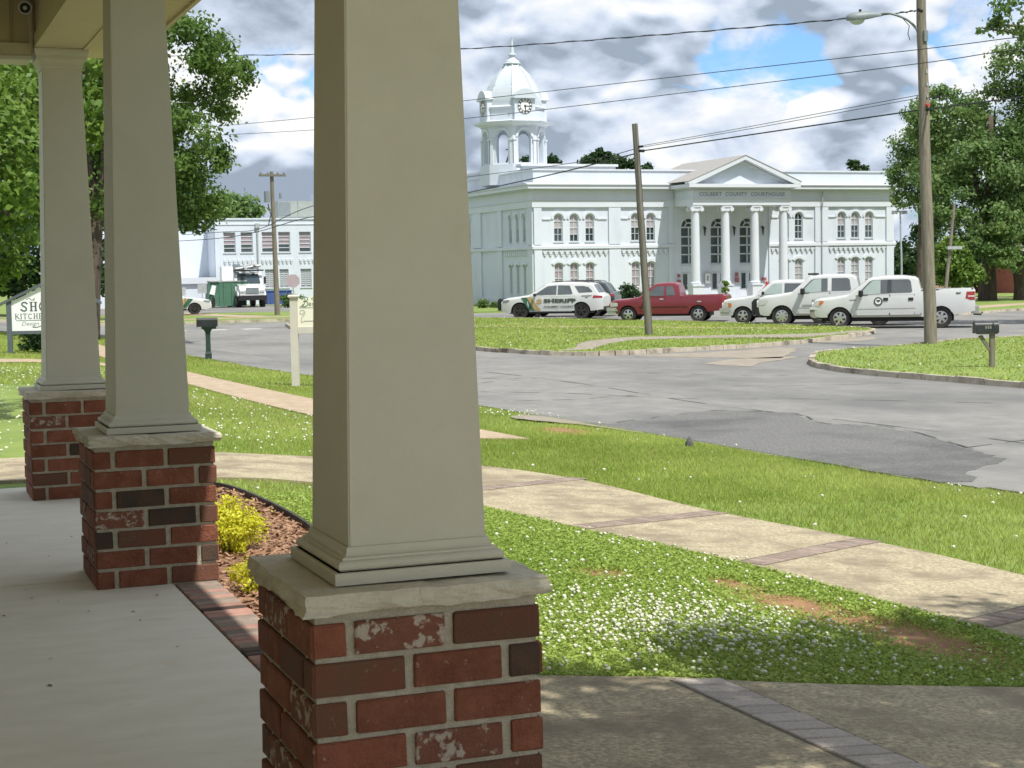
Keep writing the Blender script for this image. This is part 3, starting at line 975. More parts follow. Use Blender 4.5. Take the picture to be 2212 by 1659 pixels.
hw_ = thing('building_wall', 'beige siding wall of the building along the back of the porch', 'wall')
for k in range(22):
    MB().prism([(-1.70, 0.0 + k * 0.17), (-1.672, 0.0 + k * 0.17), (-1.69, 0.165 + k * 0.17), (-1.70, 0.165 + k * 0.17)], -1.5, 12.2, 'y').build('siding_board', 'siding', hw_)
MB().box(-1.9, -1.702, -1.5, 12.2, -0.25, 3.698).build('wall_core', 'siding', hw_)

# --- security camera on the end of the porch
sc = thing('security_camera', 'small white bullet camera under the porch ceiling', 'camera', (1.07, 12.05, 3.52))
aim = Vector((-0.18, -1, -0.28)).normalized()
sd = Vector((aim.y, -aim.x, 0)).normalized()
MB().tube([aim * -0.13, aim * 0.03], 0.043, 18).build('body', 'cam_white', sc, smooth=True, angle=40)
MB().tube([aim * 0.028, aim * 0.046], 0.046, 20).build('front_ring', 'cam_white', sc, smooth=True, angle=40)
MB().tube([aim * 0.040, aim * 0.0475], 0.038, 20).build('lens_plate', 'black', sc)
MB().tube([aim * 0.046, aim * 0.051], 0.014, 14).build('lens', 'lamp_clear', sc)
MB().tube([aim * -0.10, aim * -0.10 + Vector((0.03, 0.02, 0.09)), Vector((0.045, 0.03, 0.165))], 0.014, 10).build('arm', 'cam_white', sc, smooth=True)
MB().tube([Vector((0.045, 0.03, 0.15)), Vector((0.045, 0.03, 0.181))], 0.045, 16).build('mount', 'cam_white', sc)

# --- mulch bed with edging strip and yellow shrub
ed_pts = sp2([(1.66, 13.6), (2.2, 13.75), (2.61, 13.43), (2.74, 12.37), (2.74, 10.91), (2.55, 9.4), (2.2, 8.2), (1.66, 7.2)], 8)
bed_poly = ed_pts + [(1.612, 7.2), (1.612, 13.6)]
tag(sheet('mulch_bed', bed_poly, 'mulch', 0.055, label='brown mulch bed beside the porch', skirt=0.1), kind='structure')
ed = MB()
for i in range(len(ed_pts) - 1):
    a, b = Vector((*ed_pts[i], 0)), Vector((*ed_pts[i + 1], 0))
    d = (b - a).normalized()
    nr = Vector((-d.y, d.x, 0)) * 0.012
    za, zb_ = float(tz(a.x, a.y)), float(tz(b.x, b.y))
    ed.add([(*(a - nr).xy, za - .05), (*(b - nr).xy, zb_ - .05), (*(b + nr).xy, zb_ - .05), (*(a + nr).xy, za - .05), (*(a - nr).xy, za + .105), (*(b - nr).xy, zb_ + .105), (*(b + nr).xy, zb_ + .105), (*(a + nr).xy, za + .105)],
           [(0, 3, 2, 1), (4, 5, 6, 7), (0, 1, 5, 4), (2, 3, 7, 6)])
edo = ed.build('bed_edging', 'rubber_edging')
tag(edo, 'curved black rubber edging strip round the mulch bed', 'edging')
ch = MB()
N = 0
while N < 4200:
    px, py = random.uniform(1.6, 2.74), random.uniform(7.2, 13.7)
    if not in_poly(np.array([[px, py]]), bed_poly)[0]:
        continue
    N += 1
    a = random.uniform(0, 6.3)
    L, wd = random.uniform(.012, .04), random.uniform(.004, .009)
    dx, dy = math.cos(a) * L, math.sin(a) * L
    nx, ny = -math.sin(a) * wd, math.cos(a) * wd
    z = float(tz(px, py)) + 0.055 + random.uniform(0.003, 0.028)
    ti, tj = random.uniform(-.012, .012), random.uniform(-.006, .006)
    ch.quad((px - dx - nx, py - dy - ny, z - ti - tj), (px + dx - nx, py + dy - ny, z + ti - tj), (px + dx + nx, py + dy + ny, z + ti + tj), (px - dx + nx, py - dy + ny, z - ti + tj))
cho = ch.build('bark_chips', M('bark_chip', (0.13, 0.06, 0.033), (0.42, 0.26, 0.16), 30, 0.95, world_co=True))
tag(cho, 'loose brown bark chips of the mulch bed', kind='stuff')

db = MB()
for _ in range(26):
    px, py = random.uniform(0.35, 1.3), random.uniform(5.3, 10.5)
    r_ = random.uniform(.004, .011)
    a = random.uniform(0, 6.3)
    db.add([(px + r_ * math.cos(a), py + r_ * math.sin(a) * 2, .003), (px - r_ * math.sin(a), py + r_ * math.cos(a), .006), (px - r_ * math.cos(a), py - r_ * math.sin(a) * 2, .003), (px + r_ * math.sin(a), py - r_ * math.cos(a), .002)], [(0, 1, 2, 3)])
tag(db.build('floor_debris', 'mulch'), 'scattered leaf bits and grit on the porch floor', kind='stuff')

# ================================================================== COURTHOUSE
CH = thing('courthouse', 'white two-storey courthouse with columned portico and domed clock tower', 'building')
XL, XR, YF = 42.45, 71.80, 104.0
DEP = 20.0
GZ = -1.06


def arch_loop(cx, z0, z1, w, kind):
    """outline of an opening from bottom-left, counter-clockwise seen from the front: list of (x,z)"""
    h = w / 2
    pts = [(cx - h, z0), (cx + h, z0)]
    if kind == 'round':
        pts += arc_pts(cx, z1 - h, h, 0, 180, 12)
    elif kind == 'seg':
        rise = 0.16
        r_ = (h * h + rise * rise) / (2 * rise)
        a = math.degrees(math.asin(h / r_))
        pts += arc_pts(cx, z1 - r_, r_, 90 - a, 90 + a, 8)
    else:
        pts += [(cx + h, z1), (cx - h, z1)]
    return pts


def wall_holes(name, rect, holes, mat, parent, frame, depth):
    """wall face with real openings and reveals. frame(u,v,d) -> world point, d = depth behind the face"""
    bm = bmesh.new()
    edges = []
    loops = []

    def add(pts):
        vs = [bm.verts.new(frame(u, v, 0)) for u, v in pts]
        es = [bm.edges.new((vs[i], vs[(i + 1) % len(vs)])) for i in range(len(vs))]
        edges.extend(es)
        loops.append((vs, pts))
    (u0, v0, u1, v1) = rect
    add([(u0, v0), (u1, v0), (u1, v1), (u0, v1)])
    for h in holes:
        add(h)
    bmesh.ops.triangle_fill(bm, use_beauty=True, use_dissolve=False, edges=edges)
    for vs, pts in loops[1:]:
        bk = [bm.verts.new(frame(u, v, depth)) for u, v in pts]
        for i in range(len(vs)):
            j = (i + 1) % len(vs)
            bm.faces.new((vs[i], vs[j], bk[j], bk[i]))
    bmesh.ops.recalc_face_normals(bm, faces=bm.faces[:])
    me = bpy.data.meshes.new(name)
    bm.to_mesh(me)
    bm.free()
    return link(name, me, mat, parent)


def clip_loop(pts, u0, v0, u1, v1):
    """Sutherland-Hodgman clip of polygon to a rectangle"""
    def cl(P, ins, inter):
        out = []
        for i in range(len(P)):
            a, b = P[i - 1], P[i]
            if ins(b):
                if not ins(a):
                    out.append(inter(a, b))
                out.append(b)
            elif ins(a):
                out.append(inter(a, b))
        return out

    def ix(c):
        return lambda a, b: (c, a[1] + (b[1] - a[1]) * (c - a[0]) / (b[0] - a[0]))

    def iz(c):
        return lambda a, b: (a[0] + (b[0] - a[0]) * (c - a[1]) / (b[1] - a[1]), c)
    P = pts
    for ins, it in ((lambda p: p[0] >= u0, ix(u0)), (lambda p: p[0] <= u1, ix(u1)), (lambda p: p[1] >= v0, iz(v0)), (lambda p: p[1] <= v1, iz(v1))):
        if len(P) < 3:
            return []
        P = cl(P, ins, it)
    return P if len(P) >= 3 else []


def window(parent, frame, cx, z0, z1, w, kind, rows, cols=2, blind=0.0, depth=0.14, blind_mat='blind', glass='glass_dark', fr_mat='white_trim', bar=0.045, hood=None, sash=None):
    """window part: frame with bars; every pane is a piece of its own"""
    outer = arch_loop(cx, z0, z1, w, kind)
    fw_ = 0.05
    inner = arch_loop(cx, z0 + fw_, z1 - fw_, w - 2 * fw_, kind)
    n = len(outer)
    mb = MB()
    vs = [frame(u, v, depth - 0.05) for u, v in outer] + [frame(u, v, depth - 0.05) for u, v in inner] + [frame(u, v, depth) for u, v in inner]
    fs = [(i, (i + 1) % n, n + (i + 1) % n, n + i) for i in range(n)] + [(n + i, n + (i + 1) % n, 2 * n + (i + 1) % n, 2 * n + i) for i in range(n)]
    mb.add(vs, fs)
    u0, u1, v0, v1 = cx - w / 2 + fw_, cx + w / 2 - fw_, z0 + fw_, z1 - fw_
    us = [u0 + (u1 - u0) * i / cols for i in range(cols + 1)]
    vz = [v0 + (v1 - v0) * i / rows for i in range(rows + 1)]

    def barbox(a0, a1, b0, b1):
        b_ = [frame(a0, b0, depth - 0.045), frame(a1, b0, depth - 0.045), frame(a1, b1, depth - 0.045), frame(a0, b1, depth - 0.045),
              frame(a0, b0, depth + 0.01), frame(a1, b0, depth + 0.01), frame(a1, b1, depth + 0.01), frame(a0, b1, depth + 0.01)]
        mb.add(b_, [(0, 1, 2, 3), (0, 4, 5, 1), (1, 5, 6, 2), (2, 6, 7, 3), (3, 7, 4, 0)])
    for i in range(1, cols):
        top = v1 - 0.01
        barbox(us[i] - bar / 2, us[i] + bar / 2, v0, top)
    for j in range(1, rows):
        bb = bar * (1.5 if j == sash else 1)
        barbox(u0, u1, vz[j] - bb / 2, vz[j] + bb / 2)
    wo = mb.build('window', fr_mat, parent)
    for i in range(cols):
        for j in range(rows):
            P = clip_loop(inner, us[i] + bar * .3, vz[j] + bar * .3, us[i + 1] - bar * .3, vz[j + 1] - bar * .3)
            if not P:
                continue
            frac = (j + 0.5) / rows
            m_ = blind_mat if frac > 1 - blind else glass
            q = len(P)
            MB().add([frame(u, v, depth) for u, v in P] + [frame(u, v, depth + 0.012) for u, v in P], [tuple(range(q)), tuple(range(q, 2 * q))] + [(a, (a + 1) % q, q + (a + 1) % q, q + a) for a in range(q)]).build('pane', m_, wo)
    # sill
    s_ = [frame(cx - w / 2 - .06, z0 - .07, -.06), frame(cx + w / 2 + .06, z0 - .07, -.06), frame(cx + w / 2 + .06, z0 + .0, -.06), frame(cx - w / 2 - .06, z0 + .0, -.06),
          frame(cx - w / 2 - .06, z0 - .07, depth), frame(cx + w / 2 + .06, z0 - .07, depth), frame(cx + w / 2 + .06, z0 + .0, depth), frame(cx - w / 2 - .06, z0 + .0, depth)]
    MB().add(s_, [(0, 1, 2, 3), (0, 4, 5, 1), (1, 5, 6, 2), (2, 6, 7, 3), (3, 7, 4, 0)]).build('sill', 'white_trim', wo)
    if hood:
        hw2, prj, ear = hood
        if kind == 'round':
            h = w / 2
            A = arc_pts(cx, z1 - h, h + 0.06, 0, 180, 14)
            B = arc_pts(cx, z1 - h, h + hw2, 0, 180, 14)
        else:
            h = w / 2
            A = arc_pts(cx, z1 - 0.46, h * 1.42 + 0.04, 38, 142, 10)
            B = arc_pts(cx, z1 - 0.46, h * 1.42 + 0.04 + hw2, 38, 142, 10)
        q = len(A)
        hb = MB()
        hb.add([frame(u, v, 0) for u, v in A] + [frame(u, v, -prj) for u, v in A] + [frame(u, v, -prj) for u, v in B] + [frame(u, v, 0) for u, v in B],
               [(k_ * q + i, k_ * q + i + 1, (k_ + 1) * q + i + 1, (k_ + 1) * q + i) for k_ in range(3) for i in range(q - 1)])
        if ear:
            for (a0, a1) in ear:
                zc = (z1 - w / 2) if kind == 'round' else z1 - 0.42
                hb.add([frame(a0, zc - .04, 0), frame(a1, zc - .04, 0), frame(a1, zc + .05, 0), frame(a0, zc + .05, 0), frame(a0, zc - .04, -prj), frame(a1, zc - .04, -prj), frame(a1, zc + .05, -prj), frame(a0, zc + .05, -prj)],
                       [(4, 5, 6, 7), (0, 1, 5, 4), (1, 2, 6, 5), (2, 3, 7, 6), (3, 0, 4, 7)])
        hb.build('hood_mould', 'white_trim', wo)
    return wo


front = lambda u, v, d: (u, YF + d, v)
sideL = lambda u, v, d: (XL + d, u, v)           # u = world y
UPW = [(44.31, 3.52, 5.42, 0.66), (45.50, 3.52, 5.42, 0.66), (46.70, 3.52, 5.42, 0.66), (50.23, 3.54, 5.44, 0.66), (51.43, 3.54, 5.44, 0.66),
       (62.40, 3.56, 5.47, 0.66), (63.58, 3.56, 5.47, 0.66), (67.25, 3.58, 5.49, 0.67), (68.44, 3.58, 5.49, 0.67), (69.66, 3.58, 5.49, 0.67)]
LOW = [(44.30, -0.10, 2.04, 0.64), (45.48, -0.10, 2.04, 0.64), (46.68, -0.10, 2.04, 0.64), (50.23, -0.10, 2.05, 0.64), (51.43, -0.10, 2.05, 0.64),
       (62.40, -0.08, 2.07, 0.65), (63.56, -0.08, 2.07, 0.65), (67.23, -0.05, 2.13, 0.65), (68.43, -0.05, 2.13, 0.65), (69.65, -0.05, 2.13, 0.65)]
TALL = [(54.53, 1.82, 5.14, 1.36), (56.92, 1.82, 5.14, 1.36), (59.30, 1.82, 5.14, 1.36)]
DOORS = [(54.53, GZ + .2, 1.22, 1.36), (56.92, GZ + .2, 1.22, 1.36), (59.30, GZ + .2, 1.22, 1.36)]
holes = [arch_loop(*[a[0], a[1], a[2], a[3]], 'round') for a in UPW] + [arch_loop(a[0], a[1], a[2], a[3], 'seg') for a in LOW] + [arch_loop(a[0], a[1], a[2], a[3], 'round') for a in TALL] + [arch_loop(a[0], a[1], a[2], a[3], 'flat') for a in DOORS]
wall_holes('front_wall', (XL, GZ, XR, 7.2), holes, 'white', CH, front, 0.2)
SU = [(105.75, 3.55, 5.52, 0.52), (107.05, 3.55, 5.52, 0.52), (108.40, 3.55, 5.52, 0.52), (117.0, 3.55, 5.52, 0.52), (118.4, 3.55, 5.52, 0.52)]
SL = [(105.75, -0.07, 2.05, 0.52), (107.05, -0.07, 2.05, 0.52), (108.40, -0.07, 2.05, 0.52), (117.0, -0.07, 2.05, 0.52), (118.4, -0.07, 2.05, 0.52)]
wall_holes('side_wall', (YF, GZ, YF + DEP, 7.2), [arch_loop(*a, 'round') for a in SU] + [arch_loop(*a, 'seg') for a in SL], 'white', CH, sideL, 0.2)
MB().box(XL + 0.21, XR, YF + 0.21, YF + DEP, GZ, 7.19).build('inner_mass', 'white', CH)
BL = [0.6, 0.7, 0.45, 0.5, 0.55, 0, 0, 0.5, 0.5, 0.5]
EARS = [[(43.10, 43.72)], None, [(47.28, 48.02)], [(49.12, 49.65)], [(52.0, 52.7)], [(61.2, 61.8)], [(64.15, 64.8)], [(66.1, 66.68)], None, [(70.25, 71.1)]]
for a, b_, er in zip(UPW, BL, EARS):
    window(CH, front, a[0], a[1], a[2], a[3], 'round', 4, blind=b_, hood=(0.22, 0.07, er), sash=2, bar=0.035)
for i, a in enumerate(LOW):
    window(CH, front, a[0], a[1], a[2], a[3], 'seg', 4, blind=1.0, hood=(0.20, 0.07, None), sash=2, bar=0.035, blind_mat='blind_pink' if i < 5 else 'blind')
for a in SU:
    window(CH, sideL, a[0], a[1], a[2], a[3], 'round', 4, blind=0.5, hood=(0.20, 0.07, None), sash=2, bar=0.035)
for a in SL:
    window(CH, sideL, a[0], a[1], a[2], a[3], 'seg', 4, blind=1.0, hood=(0.20, 0.07, None), sash=2, bar=0.035)
for a in TALL:
    wo = window(CH, front, a[0], a[1], 4.46, a[3], 'flat', 4, blind=0.0, bar=0.09, depth=0.18)
    # fan light: outer arch frame, inner arch bar and two radial bars
    fb = MB()
    cx, zc = a[0], 4.46
    for (r0, r1) in ((0.60, 0.68), (0.27, 0.35)):
        A, B = arc_pts(cx, zc, r0, 0, 180, 16), arc_pts(cx, zc, r1, 0, 180, 16)
        q = len(A)
        fb.add([front(u, v, 0.12) for u, v in A] + [front(u, v, 0.12) for u, v in B] + [front(u, v, 0.18) for u, v in A], [(i, i + 1, q + i + 1, q + i) for i in range(q - 1)] + [(i, i + 1, 2 * q + i + 1, 2 * q + i) for i in range(q - 1)])
    for an in (60, 120):
        c_, s_ = math.cos(R(an)), math.sin(R(an))
        fb.quad(*[front(cx + c_ * r_ - s_ * o_, zc + s_ * r_ + c_ * o_, 0.118) for r_, o_ in ((0.33, -.03), (0.62, -.03), (0.62, .03), (0.33, .03))])
    fb.box(cx - .68, cx + .68, YF + .12, YF + .18, zc - .04, zc + .04)
    fb.build('fan_frame', 'white_trim', wo)
    for a0, a1, r0, r1 in ((0, 60, .34, .61), (60, 120, .34, .61), (120, 180, .34, .61), (0, 180, 0.0, .28)):
        P = arc_pts(cx, zc, r1, a0, a1, 8) + (arc_pts(cx, zc, r0, a1, a0, 8) if r0 > 0 else [])
        MB().add([front(u, v, 0.185) for u, v in P], [tuple(range(len(P)))]).build('pane', 'glass_dark', wo)
    # panel below the tall window
    MB().box(a[0] - .68, a[0] + .68, YF - .03, YF + .0, 1.28, 1.70).build('panel', 'white_trim', wo)
for a in DOORS:
    do = MB().box(a[0] - .67, a[0] + .67, YF + 0.12, YF + 0.19, GZ + .2, 1.21).build('door', 'white_trim', CH)
    for s in (-1, 1):
        MB().box(a[0] + s * .33 - .17, a[0] + s * .33 + .17, YF + 0.10, YF + 0.118, 0.0, 1.10).build('pane', 'glass_dark', do)
        MB().box(a[0] + s * .06 - .02, a[0] + s * .06 + .02, YF + 0.06, YF + 0.118, -.1, .25).build('handle', 'galv', do)


# bands, pilasters, cornices
def hband(name, z0, z1, prj, mat='white_trim', x0=XL, x1=XR, sidey=True, zt=None, gap=None):
    zt = zt if zt is not None else z1
    mb = MB()
    # front run and left side run, butted at the corner
    runs = [(x0 - (prj if sidey else 0), x1 + prj)] if not gap else [(x0 - prj, gap[0]), (gap[1], x1 + prj)]
    for ra, rb in runs:
        m2 = MB() if (gap and ra > 50) else mb
        m2.prism([(YF + 0.0, z0), (YF - prj, z0), (YF - prj, z1), (YF + 0.0, zt)], ra, rb, 'x')
        if m2 is not mb:
            m2.build(name, mat, CH)
    if sidey:
        mb.prism([(XL, z0 + .001), (XL - prj, z0 + .001), (XL - prj, z1 - .001), (XL, zt - .001)], YF + 0.0, YF + DEP, 'y')
    return mb.build(name, mat, CH)


hband('plinth', GZ, -0.45, 0.10, gap=(53.3, 60.9))
hband('string_course', 3.02, 3.22, 0.16, zt=3.30, gap=(53.16, 60.99))
hband('architrave', 5.90, 6.37, 0.14)
hband('architrave_bead', 6.372, 6.44, 0.20)
hband('frieze', 6.442, 7.08, 0.12)
hband('bed_mould', 7.082, 7.16, 0.30)
hband('cornice', 7.162, 7.42, 0.62)
hband('cornice_top', 7.422, 7.50, 0.70, zt=7.60)
pp = MB()
pp.box(XL + 0.05, XR - 0.05, YF + 0.06, YF + 0.5, 7.49, 8.44)
pp.box(XL + 0.05, XL + 0.5, YF + 0.5, YF + DEP, 7.49, 8.44)
pp.box(XR - 0.5, XR - 0.05, YF + 0.5, YF + DEP, 7.49, 8.44)
pp.box(XL + 0.5, XR - 0.5, YF + DEP - .4, YF + DEP, 7.49, 8.44)
pp.build('parapet', 'white', CH)
pc = MB()
pc.box(XL - 0.02, XR + 0.02, YF - 0.02, YF + 0.58, 8.442, 8.55)
pc.box(XL - 0.02, XL + 0.58, YF + 0.58, YF + DEP, 8.442, 8.55)
pc.build('coping', 'white_trim', CH)
MB().box(XL + 0.5, XR - 0.5, YF + 0.5, YF + DEP - .4, 7.6, 7.8).build('flat_roof', 'roof_gravel', CH)
for (x0, x1) in ((XL, 43.02), (48.13, 49.05), (52.81, 53.15), (61.0, 61.12), (64.92, 66.05), (71.15, XR)):
    MB().box(x0, x1, YF - 0.115, YF, -0.448, 3.018).build('pilaster', 'white', CH)
    MB().box(x0, x1, YF - 0.115, YF, 3.302, 5.898).build('pilaster', 'white', CH)
for (y0, y1) in ((YF + .02, 104.8), (109.9, 110.9), (114.2, 116.0), (119.5, 121)):
    MB().box(XL - 0.115, XL, y0, y1, -0.448, 3.018).build('pilaster', 'white', CH)
    MB().box(XL - 0.115, XL, y0, y1, 3.302, 5.898).build('pilaster', 'white', CH)
for (x0, x1) in ((43.05, 48.10), (49.08, 52.78), (61.15, 64.9), (66.08, 71.12)):
    dn = MB()
    n = int((x1 - x0) / 0.39)
    st = (x1 - x0) / n
    for i in range(n):
        xx = x0 + st * (i + .5)
        dn.box(xx - .19, xx + .19, YF - .10, YF, 2.80, 2.90)
        dn.box(xx - .11, xx + .11, YF - .095, YF, 2.66, 2.80)
        dn.box(xx - .05, xx + .05, YF - .08, YF, 2.54, 2.66)
    dn.build('corbel_table', 'white_trim', CH)
dn = MB()
for i in range(12):
    yy = 105.0 + i * 0.4
    dn.box(XL - .10, XL, yy - .11, yy + .11, 2.6, 2.88)
dn.build('corbel_table', 'white_trim', CH)
MB().tube([(65.45, YF - .17, GZ + .1), (65.45, YF - .17, 5.7), (65.45, YF - .28, 6.1), (65.45, YF - .28, 7.0)], .05, 8).build('downspout', 'galv', CH)

# ---- portico
YP = 101.0
PXA, PXB = 53.25, 61.05
po = MB().box(PXA - .3, PXB + .3, YP - .5, YF - .12, GZ - .1, -0.86)
po.box(PXA - .3, PXB + .3, YP - .9, YP - .502, GZ - .1, -0.97)
po.build('portico_floor', 'stone_grey', CH)
MB().box(PXA, PXB, YP, YF - .205, 5.90, 6.36).build('portico_architrave', 'white_trim', CH)
MB().box(PXA - .06, PXB + .06, YP - .06, YF - .205, 6.362, 6.44).build('portico_bead', 'white_trim', CH)
MB().box(PXA, PXB, YP, YF - .205, 6.442, 7.0).build('portico_frieze', 'white', CH)
dn = MB()
for i in range(44):
    xx = PXA + .1 + i * (PXB - PXA - .2) / 43
    dn.box(xx - .045, xx + .045, YP - .12, YP, 6.93, 7.04)
for i in range(13):
    yy = YP + .1 + i * 0.2
    dn.box(PXA - .12, PXA, yy - .045, yy + .045, 6.93, 7.04)
dn.build('dentils', 'white_trim', CH)
MB().box(PXA - .25, PXB + .25, YP - .25, YF - .65, 7.045, 7.12).build('portico_bed_mould', 'white_trim', CH)
MB().box(PXA - .55, PXB + .55, YP - .55, YF - .72, 7.122, 7.36).build('portico_cornice', 'white_trim', CH)
CX = (PXA + PXB) / 2
EAVE = (PXB - PXA) / 2 + .62
APZ = 9.22
pd = MB().prism([(CX - EAVE + .35, 7.362), (CX + EAVE - .35, 7.362), (CX, APZ - .22)], YP + .02, YP + .3, 'y')
pd.build('tympanum', 'white', CH)
for s in (-1, 1):
    P = [(CX + s * EAVE, 7.365), (CX + s * EAVE, 7.52), (CX, APZ + .12), (CX, APZ - .16), (CX + s * (EAVE - .55), 7.365)]
    MB().prism(P, YP - .55, YP + .018, 'y').build('raking_cornice', 'white_trim', CH)
    P2 = [(CX + s * (EAVE - .62), 7.37), (CX, APZ - .20), (CX, APZ - .34), (CX + s * (EAVE - 1.0), 7.37)]
    MB().prism(P2, YP - .12, YP + .015, 'y').build('raking_bead', 'white_trim', CH)
    rp = MB().prism([(CX + s * EAVE, 7.523), (CX + s * EAVE, 7.55), (CX, APZ + .17), (CX, APZ + .123)], YP - .58, YF + 6.0, 'y')
    rp.build('portico_roof', 'shingle', CH)
MB().prism([(CX - EAVE + .3, 7.5), (CX + EAVE - .3, 7.5), (CX, APZ)], YP + .32, YF + 6.0, 'y').build('roof_fill', 'white', CH)
tm = text_mesh('COLBERT  COUNTY  COURTHOUSE', 0.36, bold=0.010, spacing=1.12, align='CENTER')
xs_ = [v.co.x for v in tm.vertices]
sc_ = 6.85 / (max(xs_) - min(xs_))
x_mid = (max(xs_) + min(xs_)) / 2
map_mesh(tm, lambda c: Vector((CX + 0.02 + (c.x - x_mid) * sc_, YP - 0.012, 6.55 + c.y)))
link('lettering', tm, 'letter_grey', CH)
for cxp in (53.62, 56.0, 58.36, 60.70):
    pdn = MB().box(cxp - .40, cxp + .40, YP + .02, YP + .80, -0.858, 0.24)
    pdn.box(cxp - .45, cxp + .45, YP - .03, YP + .85, 0.242, 0.36)
    pdn.build('column_pedestal', 'white_trim', CH)
    prof = [(.41, .362), (.41, .42)]
    prof += [(.36 + .045 * math.cos(R(a)), .465 + .045 * math.sin(R(a))) for a in range(-90, 91, 30)] + [(.335, .53), (.325, .60)]
    prof += [(.325 - .045 * (i / 8) ** 1.6, .60 + (5.42 - .60) * i / 8) for i in range(9)] + [(.31, 5.44), (.31, 5.50)]
    cc = MB().lathe(prof, 24, (cxp, YP + .41)).build('portico_column', 'white_trim', CH, smooth=True, angle=35)
    cb = MB().box(cxp - .40, cxp + .40, YP + .03, YP + .79, 5.76, 5.898)
    for s in (-1, 1):
        for yy in (YP + .03, YP + .62):
            cb.add([(cxp + s * .36 + .155 * math.cos(R(a)), yy + d_, 5.62 + .155 * math.sin(R(a))) for d_ in (0, .17) for a in range(0, 360, 30)],
                   [tuple(range(12)), tuple(range(12, 24))] + [(i, (i + 1) % 12, 12 + (i + 1) % 12, 12 + i) for i in range(12)])
    cb.box(cxp - .34, cxp + .34, YP + .08, YP + .74, 5.50, 5.758)
    cb.build('capital', 'white_trim', cc)
# wall fittings behind the portico
for xx in (55.62, 58.02, 60.40):
    ln = MB()
    ln.lathe([(.03, 3.80), (.05, 3.88), (.10, 4.32), (.17, 4.37), (.04, 4.46)], 6, (xx, YF - .28))
    ln.box(xx - .02, xx + .02, YF - .28, YF, 4.45, 4.50)
    tag(ln.build('wall_lantern', 'mail_green'), {55.62: 'dark green wall lantern beside the left portico window', 58.02: 'dark green wall lantern beside the middle portico window', 60.40: 'dark green wall lantern right of the portico windows'}[xx], 'lantern', 'portico lanterns')
for (x0, x1, z0, z1, lb) in ((53.48, 53.70, .88, 1.10, 'small faded red notice left of the first portico door, upper one'), (53.44, 53.74, .46, .72, 'red notice left of the first portico door, lower one'), (58.16, 58.42, .85, 1.15, 'faded red notice between the portico doors, upper one'), (58.12, 58.46, .44, .80, 'red notice between the portico doors, lower one'), (60.35, 60.75, .52, .75, 'wide red notice on the wall right of the portico doors')):
    s_ = MB().box(x0, x1, YF - .14, YF - .118, z0, z1).build('wall_notice', 'red_sign')
    tag(s_, lb, 'sign', 'red notices by the doors')
nb = thing('notice_board', 'white framed notice board on the portico wall', 'notice board')
MB().box(55.62, 56.14, YF - .17, YF - .118, .40, 1.18).build('frame', 'galv', nb)
MB().box(55.68, 56.08, YF - .178, YF - .1705, .46, 1.12).build('sheet', 'sign_white', nb)
MB().box(55.80, 55.96, YF - .184, YF - .1785, .60, .95).build('leaflet', 'grey_line', nb)

# ---- rear block and tower
rb = MB().box(43.6, 51.0, 108.8, 123, 7.8, 9.05)
rb.build('rear_block', 'white', CH)
MB().box(43.45, 51.15, 108.65, 123.1, 9.052, 9.22).build('rear_coping', 'white_trim', CH)
TC = (44.2, 111.9)
FL = 4.35                                       # across flats
CR = FL / 2 / math.cos(math.pi / 8)
T8 = math.pi / 8


def octring(mb, prof):
    return mb.lathe([(r_ / math.cos(math.pi / 8), z) for r_, z in prof], 8, TC, rot=T8)


octring(MB(), [(FL / 2 + .12, 7.8), (FL / 2 + .12, 9.28), (FL / 2 + .02, 9.30)]).build('tower_base', 'white', CH)
